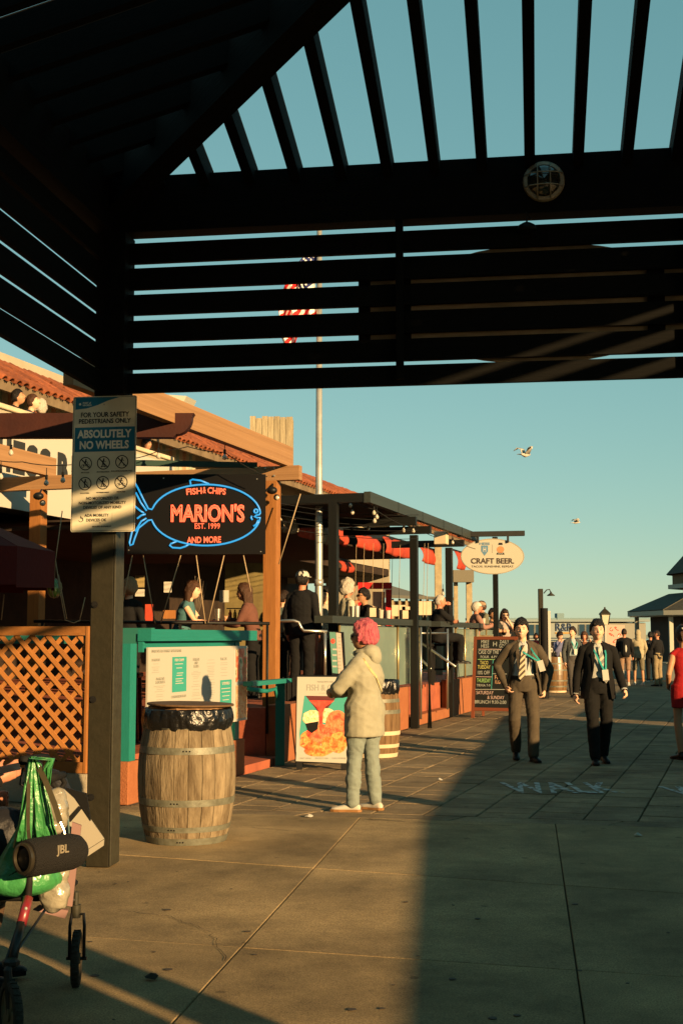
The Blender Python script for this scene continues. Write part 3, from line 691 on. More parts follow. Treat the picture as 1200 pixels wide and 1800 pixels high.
b = MB()
for r_ in range(9):
    for q in range(6 if r_ % 2 == 0 else 5):
        u = (.05+q*.064+(.032 if r_ % 2 else 0)); v = (r_+.7)/10*7/13; p = Vector(fpos(u, v)); 
        for dy in (-.004, .004): b.add([p+Vector((.018*math.cos(k*PI*2/5+PI/2), dy, .018*math.sin(k*PI*2/5+PI/2))) for k in range(5)], [(0, 1, 2, 3, 4)])
b.build('stars', wM, flag, kind='stuff')

# ---- tiled roof, facade, balcony
eN = -4.7; ea = RN(eN, 532, 848); ze = ea.z
sL = RN(eN, -60, 640).y; sR = RN(eN, 842, 935).y; sW = RN(-5.4, 690, 960).y
bld = T('restaurant_building', 'two-storey cream restaurant building with a long clay tiled eave', 'building', FR @ Vector((-4, 10, 0)))
rise, run = .68, 1.15
b = MB(FR); b.add([(eN, sL, ze-.06), (eN, sR, ze-.06), (eN-run, sR, ze+rise-.06), (eN-run, sL, ze+rise-.06), (eN, sL, ze-.12), (eN, sR, ze-.12), (eN-run, sR, ze+rise-.5), (eN-run, sL, ze+rise-.5)], [(0, 1, 2, 3), (7, 6, 5, 4), (0, 4, 5, 1), (1, 5, 6, 2), (0, 3, 7, 4)]); b.build('roof_deck', creamD, bld)
b = MB(FR); b.box(eN-.02, eN+.04, sL, sR, ze-.20, ze-.05); b.build('gutter_board', mat('gutter_shade_brown', (.16, .12, .075), .8, (.11, .08, .05), 4), bld)  # eave shade is put into this board's darker colour
me = bpy.data.meshes.new('tile'); bm = bmesh.new(); vs = []; ln = .46; sg = 6
for yy, rr in ((0, .085), (ln, .07)):
    for k in range(sg+1): a = PI*k/sg; vs.append(bm.verts.new((rr*math.cos(a), yy, rr*math.sin(a))))
    for k in range(sg+1): a = PI*(sg-k)/sg; vs.append(bm.verts.new(((rr-.018)*math.cos(a), yy, (rr-.018)*math.sin(a))))
n_ = 2*(sg+1)
for k in range(n_): bm.faces.new((vs[k], vs[(k+1) % n_], vs[n_+(k+1) % n_], vs[n_+k]))
bm.faces.new(vs[:n_][::-1]); bm.faces.new(vs[n_:]); bmesh.ops.recalc_face_normals(bm, faces=bm.faces); bm.to_mesh(me); bm.free(); me.materials.append(tileM)
tiles = []; sp_t = .20; s_ = sL
while s_ < sR:
    for r_ in range(3):
        k = r_*.385; tiles.append((s_+random.uniform(-.012, .012), k-.06, r_))
    s_ += sp_t
tiles.sort(); sa_ = math.atan2(rise, run); rest = MB()
pt0 = [t for t in tiles if t[0] > RN(eN, -20, 640).y]
for i, (s_, k, r_) in enumerate(pt0):
    M = FR @ Matrix.Translation((eN-k*math.cos(sa_)+.05, s_, ze-.05+k*math.sin(sa_)+random.uniform(0, .018))) @ Matrix.Rotation(PI/2, 4, 'Z') @ Matrix.Rotation(sa_+random.uniform(-.03, .03), 4, 'X') @ Matrix.Rotation(random.uniform(-.08, .08), 4, 'Z')
    if i < 290: inst('roof_tile', me, bld, M)
    else: rest.add([M @ v.co for v in me.vertices], [tuple(p.vertices) for p in me.polygons])
rest.build('roof_tile', tileM, bld, kind='stuff')
fN = -5.5
b = MB(FR); b.box(fN-.2, fN, sL, sW, 3.72, ze+.12); b.build('upper_wall', cream, bld)
b = MB(FR); b.box(fN-2.6, fN-2.4, sL, RN(fN-2.4, 150, 640).y, ze-.4, ze+1.65); b.build('parapet_wall', cream, bld)
b = MB(FR); b.box(fN-2.0, fN-1.75, sL+3, sL+12, ze-.2, ze+.95); b.build('parapet_wall', cream, bld)
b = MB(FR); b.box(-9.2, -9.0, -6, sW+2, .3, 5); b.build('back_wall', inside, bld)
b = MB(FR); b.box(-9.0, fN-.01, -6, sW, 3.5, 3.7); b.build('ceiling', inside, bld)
b = MB(FR); b.box(RS(sW, 574, 1020).x, RS(sW, 672, 1020).x, sW-.1, sW, .6, 3.3); b.build('end_wall', cream, bld)
b = MB(FR); b.box(-9, fN, sW-.1, sW, 3.3, ze-.2); b.build('gable_wall', cream, bld)
# balcony
bn = -4.3; zb = RN(bn, 25, 718).z; bs0 = sL-3; bs1 = RN(bn, 300, 815).y
b = MB(FR); b.box(bn-.12, bn, bs0, bs1, 3.62, zb-.06); b.build('balcony_parapet', cream, bld)
b = MB(FR); b.box(bn-.2, bn+.05, bs0, bs1+.05, zb-.06, zb+.01, bev=.01); b.build('balcony_cap', creamD, bld)
b = MB(FR); b.box(fN, bn-.12, bs0, bs1+4, 3.45, 3.62); b.build('balcony_floor', creamD, bld)
b = MB(FR); b.box(bn-.3, bn+.02, bs1+.02, bs1+7, 3.45, 3.8); b.build('balcony_edge', cream, bld)
k = 0
for k in range(18): plank('baluster', black, bld, FR, (bn-.1, bs1+.2+k*.12, 3.8), (bn-.1, bs1+.2+k*.12, 4.1), .02, .02, (0, 1, 0))
stripeM = stripe_mat('striped_curtain', (.62, .52, .38), (.55, .27, .17), 1.1, 'X', (0, 0, 0), cc=(.30, .36, .30))
ct = T('striped_curtain', 'faded orange, cream and green striped curtain under the tiled eave', 'curtain', FR @ Vector((fN+.3, sL+4, 4.1)))
k = sL+1; i = 0
c3 = [mat('curtain_cream', (.36, .31, .22), .9), mat('curtain_orange', (.36, .20, .12), .9), mat('curtain_cream', (0, 0, 0)), mat('curtain_sage', (.22, .27, .21), .9)]
while k < bs1+3:
    b = MB(FR); b.grid(lambda a, c_: (fN+.35+.025*math.sin(a*PI), k+a*.16, 4.2+c_*(ze-.05-4.2)), 4, 1); b.build('curtain_stripe', c3[i % 4], ct, smooth=True); k += .16; i += 1
# brewery name painted on the balcony fascia
tb = T('brewery_name_board', 'white fascia board with big dark letters reading HESS BREWING below the balcony', 'sign', FR @ Vector((bn, 4, 3.6)))
e_l = RN(bn+.03, 25, 800); e_r = RN(bn+.03, 128, 820); zc_t = RN(bn+.03, 112, 799).z
b = MB(FR); b.box(bn+.004, bn+.02, bs0+1, bs1+.1, zc_t-.95, zb-.12); b.build('board', white, tb)
chw = (e_r.y-e_l.y)/4.0; hh = .47
Mt = facing(FR @ Vector((bn+.022, 0, 0)), FR.to_3x3() @ Vector((0, 1, 0)))
oy = (FR @ Vector((bn+.022, 0, 0))); Rw = FR.to_3x3() @ Vector((0, 1, 0))
for i, ch in enumerate('HESS BREWING'):
    if ch == ' ': continue
    pxs = {0: 8, 1: 34, 2: 57, 3: 80}
    sc_ = RN(bn+.022, pxs[i], 800).y if i in pxs else RN(bn+.022, 111, 800).y+(i-5)*chw*1.02
    textfit(ch, sc_, zc_t-hh/2+.02, chw*.74 if ch != 'I' else chw*.25, hh, Mt, mat('fascia_letter_grey', (.02, .022, .022), .6), tb, bold=.06, ext=.004, name='letter')

# roof-top things
b = MB(FR); c = L2(FR, P(472, 765, 33)); hw = 38/2250*33
chim = T('wooden_chimney', 'tall weathered plank chimney box rising behind the tiled roof', 'chimney', FR @ Vector((c.x, c.y, ze)))
zt_c = P(472, 733, 33).z; cw, cdp = 1.10, .75
c = P(476, 780, 33)
for k in range(7):
    x0 = -cw/2+k*cw/7; b = MB(); b.box(c.x+x0+.004, c.x+x0+cw/7-.004, 33, 33.04, ze, zt_c+random.uniform(-.03, .03)); b.build('plank', greyw, chim)
for k in range(5):
    y0 = 33+k*cdp/5; b = MB(); b.box(c.x+cw/2-.03, c.x+cw/2+.01, y0+.045, y0+cdp/5+.037, ze, zt_c+random.uniform(-.03, .03)); b.build('plank', greyw, chim)
b = MB(); b.box(c.x-cw/2+.01, c.x+cw/2-.04, 33.05, 33+cdp, ze, zt_c-.05); b.build('core', blackm, chim)
hood = T('roof_hood', 'tilted grey sheet hood above the light timber beam', 'hood', P(300, 715, 30))
p = [P(262, 715, 30), P(285, 693, 30), P(328, 696, 30), P(312, 730, 30)]
b = MB(); b.add([tuple(q) for q in p]+[(q.x+.1, q.y+1.2, q.z+.1) for q in p], [(0, 1, 2, 3), (7, 6, 5, 4)]+[(i, (i+1) % 4, 4+(i+1) % 4, 4+i) for i in range(4)]); b.build('sheet', mat('grey_sheet', (.38, .36, .29), .6), hood)

# ---- timber pergola of the fish restaurant
tp = T('timber_entrance_pergola', 'orange cedar posts and beams over the fish restaurant entrance', 'pergola', FR @ Vector((-1, 4, 0)))
pb = G(476, 1323, .08); pl_ = L2(FR, pb); sP = pl_.y; nP = pl_.x
zbt_ = P(480, 846, pb.y).z; zbm = P(480, 821, pb.y).z
plank('post', orangewood, tp, FR, (nP, sP, .08), (nP, sP, zbt_), .17, .17, (0, 1, 0))
nL = RS(sP, 68, 900).x
plank('post', orangewood, tp, FR, (nL, sP, .38), (nL, sP, zbt_), .17, .17, (0, 1, 0))
nE = RS(sP, 529, 832).x
plank('cross_beam', orangewoodH, tp, FR, (nL-2.2, sP-.02, (zbm+zbt_)/2), (nE, sP-.02, (zbm+zbt_)/2), .12, zbm-zbt_)
for k in range(4):
    b = MB(FR); x = nP+.06*(1 if k % 2 else -1); z = zbt_+.06+.1*(k//2); b.tube([(x, sP-.08, z), (x, sP-.10, z)], .013, 6); b.build('bolt', galv, tp)
nb = RS(sP, 503, 805).x; hB = .26
sNear = RN(nb, 120, 690).y; sFar = sP+.12
plank('rafter_beam', orangewoodH, tp, FR, (nb, sNear, zbm+hB/2), (nb, sFar, zbm+hB/2), .10, hB)
nb2 = RS(sP, 86, 820).x
plank('rafter_beam', orangewoodH, tp, FR, (nb2, sP-5, zbm+hB/2), (nb2, sP+.12, zbm+hB/2), .10, hB)
sBr = RN(nb, 318, 750).y; Yb = (FR @ Vector((nb, sBr, 0))).y-.12
z1 = P(200, 730, Yb).z; z0 = P(200, 772, Yb).z; xr = P(308, 750, Yb).x; xl = P(-260, 750, Yb).x
poly = [(xl, z0), (xr, z0)]+[(xr+.03+.16*math.sin(rad(a)), z0+.03+(z1-z0-.06)*(1-math.cos(rad(a)))) for a in range(0, 91, 15)]+[(xr+.21, z1), (xl, z1)]
b = MB(); b.prism(poly, .14, Matrix(((1, 0, 0, 0), (0, 0, 1, Yb-.14), (0, 1, 0, 0), (0, 0, 0, 1)))); b.build('carved_beam', brownbeam, tp)
b = MB(); a = P(145, 812, 15.6); c = P(452, 818, 15.9); b.bar(a, c, .06, .07); b.build('green_tie_beam', mat('green_black_paint', (.012, .035, .027), .6), tp)
# small lamp clusters at the post heads
for (px, py) in ((478, 862), (68, 872)):
    q = P(px, py, pb.y-.25)
    f_ = T('clip_floodlight', 'black clip-on floodlight at the head of the '+('right' if px > 100 else 'left')+' orange post', 'light', q)
    b = MB(); b.ell(q, (.07, .05, .05), 10); b.ell(q+Vector((.06, -.02, -.09)), (.04, .05, .04), 8); b.build('housing', black, f_, smooth=True)
    b = MB(); b.ell(q+Vector((.07, -.06, -.10)), (.028, .012, .028), 8); b.build('lens', glassb, f_, smooth=True)
    b = MB(); b.tube([q, q+Vector((0, .16, .1))], .012, 6); b.build('bracket', black, f_)

# ---- lattice fence
lat = T('lattice_fence', 'orange cedar lattice fence panel beside the olive post at the far left', 'fence', FR @ Vector((-1.5, 0, 0)))
fr0 = Matrix(FR); nr = RS(.0, 153, 1200).x; nlft = nr-1.75
zA, zB_, zC, zD = RS(0, 100, 1101).z, RS(0, 100, 1117).z, RS(0, 100, 1338).z, RS(0, 100, 1357).z
plank('top_rail', orangewood, lat, FR, (nlft, 0, (zA+zB_)/2), (nr, 0, (zA+zB_)/2), .07, zA-zB_)
plank('bottom_rail', orangewood, lat, FR, (nlft, 0, (zC+zD)/2), (nr, 0, (zC+zD)/2), .07, zC-zD)
plank('stile', orangewood, lat, FR, (nr+.012, 0, zD), (nr+.012, 0, zA), .022, .08, (0, 1, 0))
lw, lsp = .043, .118*math.sqrt(2)
H = zB_-zC
for d, yy in ((1, -.012), (-1, .002)):
    k = -H
    while k < 1.75+H:
        # line: x = k + t (z from top going down), direction d
        pts = []
        x_top = k if d == 1 else k+H; x_bot = k+H if d == 1 else k
        t0, t1 = 0.0, 1.0
        dx = x_bot-x_top
        for lim, sgn in ((0, 1), (1.75, -1)):
            f0 = (x_top-lim)*sgn; f1 = (x_bot-lim)*sgn
            if f0 < 0 and f1 < 0: t0 = 2
            elif f0 < 0: t0 = max(t0, f0/(f0-f1))
            elif f1 < 0: t1 = min(t1, f0/(f0-f1))
        if t1-t0 > .05:
            a = (nlft+x_top+dx*t0, yy, zB_-H*t0); c = (nlft+x_top+dx*t1, yy, zB_-H*t1)
            plank('lattice_strip', latM, lat, FR, a, c, .008, lw)
        k += lsp
b = MB(FR); b.box(nlft, nr+.05, -.06, .08, 0, zD-.005); b.build('kerb_base', cream, lat)
plank('end_post', orangewood, lat, FR, (nr+.07, .12, 0), (nr+.07, .12, zbt_), .09, .09, (0, 1, 0))

# ---- teal order booth
bo = T('teal_order_booth', 'teal painted wooden booth on an orange base carrying the menu board', 'booth', FR @ Vector((-.1, 1, 0)))
bsR = RN(0, 430, 1340).y
b = MB(FR); b.box(-.22, 0, 0, .3, 0, .39, bev=.006); b.build('base_block', stucco, bo)
b = MB(FR); b.box(-.22, 0, bsR-.42, bsR, 0, .39, bev=.006); b.build('base_block', stucco, bo)
zt1, zt2 = .39, 1.50
for s_ in (.12, bsR-.18): plank('post', tealM, bo, FR, (-.08, s_, .39), (-.08, s_, 1.47), .11, .13, (0, 1, 0))
bR = RN(.05, 452, 1120).y; bL = RN(.05, 266, 1115).y
za, zb2 = RN(.05, 267, 1106).z, RN(.05, 267, 1127).z
plank('top_beam', tealM, bo, FR, (-.02, bL, (za+zb2)/2), (-.02, bR, (za+zb2)/2), .14, za-zb2)
plank('lower_beam', tealM, bo, FR, (-.06, bL, zb2-.055), (-.06, bsR-.1, zb2-.055), .05, .10)
plank('end_beam', tealD, bo, FR, (-1.6, bL+.06, zb2+.02), (-.10, bL+.06, zb2+.02), .08, .09)  # darker teal stands in for weaker light on these camera-facing beams
plank('end_beam', tealD, bo, FR, (-1.2, bL+.35, za-.02), (-.1, bL+.35, za-.02), .08, .07)
b = MB(FR); b.box(-1.2, -.1, bL+.2, bR-.1, za-.13, za-.10); b.build('counter_top', tealD, bo)
# menu board and food photographs
mb = T('menu_board', 'wide cream menu board fixed to the front of the teal booth', 'menu board', FR @ Vector((0, 1, .6)))
ml, mr = RN(.03, 262, 1190).y, RN(.03, 412, 1190).y; mz1 = RN(.03, 265, 1138).z; mz0 = .60
b = MB(FR); b.box(.0, .02, ml, mr, mz0, mz1); b.build('panel', mat('menu_cream', (.33, .325, .285), .5), mb)
pr = RN(.03, 436, 1190).y
b = MB(FR); b.box(.0, .021, mr+.003, pr, mz0, mz1); b.build('photo_panel', white, mb)
Mm = facing(FR @ Vector((.0215, 0, 0)), Rw)
def mrect(px0, py0, px1, py1, m, name, parent, e=.001, z=0):
    a = RN(.022, px0, (py0+py1)/2).y; c = RN(.022, px1, (py0+py1)/2).y; pm = (px0+px1)/2
    z1 = RN(.022, pm, py0).z; z0 = RN(.022, pm, py1).z
    b = MB(); b.box(a, c, z0, z1, z, z+e, Mm); return b.build(name, m, parent)
def mtext(s, px, py, w, h, m, bold=.0, par=None):
    a = RN(.022, px-w/2, py); c = RN(.022, px+w/2, py); z1 = RN(.022, px, py-h/2).z; z0 = RN(.022, px, py+h/2).z
    textfit(s, (a.y+c.y)/2, (z0+z1)/2, c.y-a.y, z1-z0, Mm, m, par or mb, bold, ext=.0015)
pteal = mat('print_teal', (.03, .24, .20), .5); pgrey = mat('print_grey', (.25, .25, .22), .6); pcream = mat('print_cream', (.34, .335, .29), .6)
mrect(303, 1154.5, 328, 1216, pteal, 'menu_block', mb); mrect(387, 1195, 407, 1252, pteal, 'menu_block', mb)
mtext("MARION'S FISH MARKET RESTAURANT", 293, 1144, 52, 5, pgrey)
mtext('FISH CAMP', 315.5, 1160, 16, 5, pcream, .03); mtext('UTENSILS', 397, 1201, 13, 5, pcream, .03)
mtext('STARTERS', 274, 1160, 14, 4.5, pgrey); mtext("MARION'S\nFAVORITES", 282, 1196, 16, 11, pgrey); mtext('BURGERS\nAND\nPLATES', 345, 1165, 11, 17, pgrey)
mtext('COMBINATION SALAD', 314, 1224, 26, 4.5, pgrey); mtext('TACOS', 393, 1158, 11, 5, pgrey)
b = MB()
for (cx, y0, y1, w) in ((274, 1167, 1184, 15), (281, 1206, 1232, 20), (345, 1180, 1234, 16), (371, 1160, 1236, 15), (394, 1165, 1190, 13)):
    y = y0
    while y < y1:
        w_ = w*random.uniform(.5, 1); a = RN(.022, cx-w_/2, y).y; c = RN(.022, cx+w_/2, y).y; z = RN(.022, cx, y).z
        b.box(a, c, z-.0025, z+.0025, .0, .001, Mm); y += random.choice((2.6, 3.4, 5.5))
b.build('fine_print', pgrey, mb, kind='stuff')
b = MB()
for (cx, ys) in ((315.5, (1167, 1174, 1183, 1187, 1193, 1197, 1201)), (397, (1210, 1216, 1223, 1230))):
    for y in ys: a = RN(.022, cx-8*random.uniform(.5, 1), y).y; c = RN(.022, cx+8*random.uniform(.5, 1), y).y; z = RN(.022, cx, y).z; b.box(a, c, z-.004, z+.004, .001, .002, Mm)
b.build('fine_print', pcream, mb, kind='stuff')
f1 = food_mat('food_red_green', [(.10, .18, .04), (.55, .10, .04), (.70, .16, .08), (.65, .5, .3), (.10, .12, .05)], 9)
f2 = food_mat('food_tan', [(.30, .10, .05), (.62, .30, .14), (.68, .46, .26), (.55, .20, .10)], 14)
mrect(414.5, 1140, 434, 1198, f1, 'food_photo', mb, z=.001); mrect(414.5, 1204, 434, 1262, f2, 'food_photo', mb, z=.001)

# ---- neon sign
NY = 15.8
ns = T('neon_fish_sign', "black neon sign with a blue fish outline and red letters reading MARION'S", 'sign', P(346, 976, NY))
NM = Matrix.Translation(P(346, 904, NY)) @ Matrix.Rotation(PI/2, 4, 'X')
KN = 1/3.3333/2250*NY
def nn(u, v, z=.045): return ((u-487)*KN, (747-v)*KN, z)
b = MB(); w = 405*KN; h = 236*KN; b.prism(rrect(w*2, h*2, .01), .03, NM); b.build('backing', mat('gloss_black', (.0015, .0015, .002), .5, spec=.15), ns)
pts = [nn(225+318+318*math.cos(rad(a)), 753-178*math.sin(rad(a))) for a in range(8, 353, 7)]
pts = [nn(543+ (320*math.cos(rad(a))), 753-180*math.sin(rad(a))) for a in range(4, 172, 6)]
top_ = pts
bot_ = [nn(543+320*math.cos(rad(a)), 753-180*math.sin(rad(a))) for a in range(-10, -172, -6)]
def neon(pl, nm='neon_tube', m=neonB, r=.011):
    b = MB(); b.tube(pl, r, 6, M=NM); return b.build(nm, m, ns, smooth=True)
neon(top_+[nn(226, 720), nn(205, 716), nn(180, 670), nn(140, 590), nn(110, 540)])
neon(bot_+[nn(226, 782), nn(205, 785), nn(150, 830), nn(128, 890), nn(118, 925), nn(102, 932), nn(98, 915), nn(110, 860), nn(125, 800)])
neon([nn(862, 738), nn(858, 750), nn(838, 755), nn(826, 762), nn(845, 770), nn(861, 768), nn(856, 790)])
neon([nn(822, 820), nn(838, 808), nn(850, 782)]); neon([nn(812, 758), nn(808, 770), nn(816, 782)])
neon([nn(836+11*math.cos(k*PI/5), 730-11*math.sin(k*PI/5)) for k in range(11)])
neon([nn(452, 574), nn(448, 550), nn(462, 543), nn(510, 550), nn(560, 570)])
neon([nn(375, 908), nn(340, 922), nn(333, 932), nn(350, 945), nn(395, 948), nn(425, 938), nn(445, 926)])
neon([nn(130, 620), nn(160, 680), nn(195, 728)]); neon([nn(125, 700), nn(160, 730), nn(180, 742)]); neon([nn(130, 850), nn(165, 790), nn(195, 772)]); neon([nn(140, 775), nn(165, 755), nn(190, 748)])
def ntext(s, u, v, w, h, **k): x, y, z = nn(u, v); textfit(s, x, y, w*KN, h*KN, NM @ Matrix.Translation((0, 0, .042)), k.pop('m', neonO), ns, name='neon_lettering', **k)
ntext("MARION'S", 553, 742, 432, 108, m=neonR, outline=.036)
for s_, u, v, w_, rot in (('FISH', 472, 613, 92, .08), ('&', 533, 606, 18, 0), ('CHIPS', 605, 611, 108, -.09)): ntext(s_, u, v, w_, 38, bold=.03, rot=rot)
ntext('EST. 1999', 552, 818, 148, 34, bold=.012); ntext('AND MORE', 533, 899, 200, 38, bold=.03, rot=.02)
for u, v in ((291, 535), (840, 540), (93, 960), (865, 968)):
    b = MB(); b.ell(nn(u, v, .032), (.009, .009, .004), 8, NM); b.build('screw', chrome, ns)
pr_z = P(300, 1094, NY+.1).z
pipe = T('pipe_rail', 'thin dark pipe rail running behind the ropes below the neon sign', 'rail', P(300, 1096, NY+.1))
b = MB(); b.tube([P(60, 1092, NY+.1), P(474, 1096, NY+.1)], .02, 8); b.build('pipe', steel, pipe, smooth=True)
for px in (75, 300, 470): b = MB(); q = P(px, 1094, NY+.1); b.tube([q, (q.x, q.y, .35)], .018, 6); b.build('upright', steel, pipe, smooth=True)
rp = T('hanging_ropes', 'thin tan ropes strung in a zigzag from the neon sign down to the pipe rail', 'rope', P(330, 1080, NY+.05))
for a, c in (((233, 976), (212, 1080)), ((252, 976), (273, 1096)), ((318, 976), (283, 1094)), ((345, 976), (361, 1096)), ((394, 976), (366, 1094)), ((428, 976), (441, 1040)), ((528, 868), (490, 992))):
    b = MB(); b.tube([P(*a, NY+.02), P(*c, NY+.06)], .0075, 5); b.build('rope', ropeM, rp, smooth=True)
rp2 = T('float_ropes', 'looped tan ropes hanging above the lattice fence by the green glass float', 'rope', P(110, 1090, 14.5))
for pl in ([(110, 898), (98, 985), (96, 1020)], [(98, 985), (108, 1050), (115, 1090), (130, 1095), (142, 1090)], [(150, 1050), (140, 1092)], [(8, 1045), (3, 1090)], [(103, 1010), (118, 1088)]):
    b = MB(); b.tube([P(x, y, 14.5) for x, y in pl], .0065, 5); b.build('rope', ropeM, rp2, smooth=True)
gf = T('glass_float', 'green glass fishing float hanging in rope above the lattice fence', 'float', P(96, 1050, 14.6))
b = MB(); b.ell(P(96, 1034, 14.6), (.085, .085, .11), 14); b.build('ball', mat('green_glass', (.10, .22, .04), .1, coat=1), gf, smooth=True)
b = MB(); c = P(96, 1034, 14.6)
for k in range(4): b.tube([c+Vector((.088*math.cos(k*PI/4)*math.cos(t), .088*math.sin(k*PI/4)*math.cos(t), .114*math.sin(t))) for t in [q*PI/6 for q in range(12)]], .004, 4, closed=True)
b.build('net', ropeM, gf)

# ---- festoon lights
bulbme = MB(); bulbme.lathe([(.001, -.075), (.02, -.068), (.03, -.05), (.028, -.03), (.013, -.008), (.012, 0)], 10)
def festoon(label, wire, bulbs, Y, group='festoon light strings', r=.006):
    t = T('festoon_lights', label, 'string lights', P(*wire[0], Y), group)
    pts = []
    for (a, c) in zip(wire[:-1], wire[1:]):
        A = P(*a, Y); B = P(*c, Y)
        for k in range(5): u = k/5; pts.append(A.lerp(B, u)-Vector((0, 0, .12*4*u*(1-u)*min(1, (B-A).length/3))))
    pts.append(P(*wire[-1], Y)); b = MB(); b.tube(pts, r, 5); b.build('wire', ropeD, t)
    for x, y in bulbs:
        q = P(x, y, Y); mm = bpy.data.meshes.get('bulb_mesh')
        if mm is None:
            mm = bpy.data.meshes.new('bulb_mesh'); mm.from_pydata([tuple(v) for v in bulbme.v], [], bulbme.f); mm.materials.append(glassb); mm.polygons.foreach_set('use_smooth', [True]*len(mm.polygons))
        inst('bulb', mm, t, Matrix.Translation(q))
        b = MB(); b.tube([q, q+Vector((0, 0, .055))], .017, 7); b.tube([q+Vector((0, 0, .05)), q+Vector((0, 0, .14))], .005, 4); b.build('socket', black, t)
festoon('string of bulbs across the upper left beams beside the safety sign', [(-20, 806), (40, 812), (126, 817)], [(20, 790), (111, 838), (82, 843), (2, 832)], 15.0)
festoon('string of bulbs dipping below the light timber beam above the neon sign', [(235, 806), (280, 792), (330, 785), (395, 795), (470, 838)], [(279, 796), (395, 798)], 15.4)
festoon('string of bulbs close under the near corner of the grey steel fascia', [(560, 895), (616, 880), (660, 896), (712, 925)], [(616, 884), (619, 896), (657, 897), (662, 904), (658, 911)], 18.9)
festoon('string of bulbs in the middle of the steel frame', [(600, 930), (647, 918), (700, 915), (735, 925)], [(647, 925), (700, 912), (709, 928), (726, 929)], 20.6)
festoon('string of bulbs at the far end of the steel frame by the oval sign', [(735, 930), (768, 945), (795, 948), (835, 965)], [(768, 948), (777, 948), (795, 950), (778, 1040)], 24.2)
cb = T('overhead_cables', 'bundle of thin black cables crossing under the steel frame beside the orange post', 'cable', P(540, 900, 18))
for y0, y1 in ((884, 880), (893, 889), (905, 898), (915, 907), (926, 922)):
    b = MB(); A = P(488, y0, 18.2); B = P(735, y1+25, 20.5); b.tube([A.lerp(B, k/8)-Vector((0, 0, .25*k/8*(1-k/8))) for k in range(9)], .005, 4); b.build('cable', ropeD, cb)
vc = T('vertical_cords', 'thin cords hanging under the bar awnings', 'cord', P(660, 1000, 22))
for x in (626, 640, 656, 674, 690, 703, 746, 752): 
    b = MB(); b.tube([P(x, 955, 22.3), P(x-3, 1085, 22.3)], .004, 4); b.build('cord', ropeM, vc)
# ================================================================== PEOPLE
def nrm(v): return Vector(v).normalized()
def loft(b, rings, n=14, mi=0):
    """rings: (centre, rx, ry[, xaxis, yaxis]); closed with rounded caps"""
    vs = []; fs = []
    for r in rings:
        c, rx, ry = Vector(r[0]), r[1], r[2]; ax = Vector(r[3]) if len(r) > 3 else Vector((1, 0, 0)); ay = Vector(r[4]) if len(r) > 4 else Vector((0, 1, 0))
        for k in range(n): t = 2*PI*k/n; vs.append(c+ax*rx*math.cos(t)+ay*ry*math.sin(t))
    m = len(rings)
    for i in range(m-1):
        for k in range(n): fs.append((i*n+k, i*n+(k+1) % n, (i+1)*n+(k+1) % n, (i+1)*n+k))
    fs.append(tuple(range(n))[::-1]); fs.append(tuple((m-1)*n+k for k in range(n)))
    b.add(vs, fs, None, mi)
def limb(b, pts, rs, n=10, flat=1.0):
    """rounded tapered tube through pts with hemispherical ends"""
    P_ = [Vector(p) for p in pts]; R_ = list(rs)
    t0 = (P_[1]-P_[0]).normalized(); t1 = (P_[-1]-P_[-2]).normalized()
    PP = []; RR = []
    for a in (80, 50, 22): PP.append(P_[0]-t0*R_[0]*math.sin(rad(a))); RR.append(R_[0]*math.cos(rad(a)))
    # subdivide bends
    for i, p in enumerate(P_): PP.append(p); RR.append(R_[i])
    for a in (22, 50, 80): PP.append(P_[-1]+t1*R_[-1]*math.sin(rad(a))); RR.append(R_[-1]*math.cos(rad(a)))
    b.tube(PP, RR, n)
def smoothpts(a, m, c, ra, rm, rc, k=3):
    """a limb bent at m: returns points and radii with a soft corner"""
    a, m, c = Vector(a), Vector(m), Vector(c)
    p = [a, a.lerp(m, .5), a.lerp(m, .86), m, m.lerp(c, .14), m.lerp(c, .5), c]
    mid = (p[2]+p[4])/2; p[3] = m.lerp(mid, .3)
    return p, [ra, ra*.45+rm*.55+.004, rm, rm, rm, rm*.5+rc*.5+.004, rc]
def voxel(b, vox, sm=2, folds=0, fs=9, seed=0, squash=None):
    """union of the collected closed shapes as one continuous mesh (local coordinates)"""
    me = bpy.data.meshes.new('vox'); me.from_pydata([tuple(v) for v in b.v], [], b.f)
    bm = bmesh.new(); bm.from_mesh(me); bmesh.ops.recalc_face_normals(bm, faces=bm.faces); bm.to_mesh(me); bm.free()
    o = bpy.data.objects.new('vox', me); COL.objects.link(o)
    md = o.modifiers.new('r', 'REMESH'); md.mode = 'VOXEL'; md.voxel_size = vox; md.adaptivity = 0
    if sm: m2 = o.modifiers.new('s', 'SMOOTH'); m2.factor = .5; m2.iterations = sm
    bpy.context.view_layer.update(); dg = bpy.context.evaluated_depsgraph_get()
    r = bpy.data.meshes.new_from_object(o.evaluated_get(dg)); bpy.data.objects.remove(o); bpy.data.meshes.remove(me)
    if folds:
        nv = [v.normal.copy() for v in r.vertices]
        for v, n in zip(r.vertices, nv):
            p = v.co*fs+Vector((seed*3.1, seed*1.7, seed)); q = Vector((p.x*.8, p.y*.8, p.z*1.5+p.x*.9))
            f = 1-abs(noise.noise(q))*2.2; f2 = noise.noise(q*.45)
            v.co += n*folds*(f*.55+f2*1.2)
    r.polygons.foreach_set('use_smooth', [True]*len(r.polygons))
    return r
def addmesh(name, me, m, parent, label=None):
    me.name = name; me.materials.clear(); me.materials.append(m)
    o = bpy.data.objects.new(name, me); COL.objects.link(o); o.parent = parent; return tag(o, label)

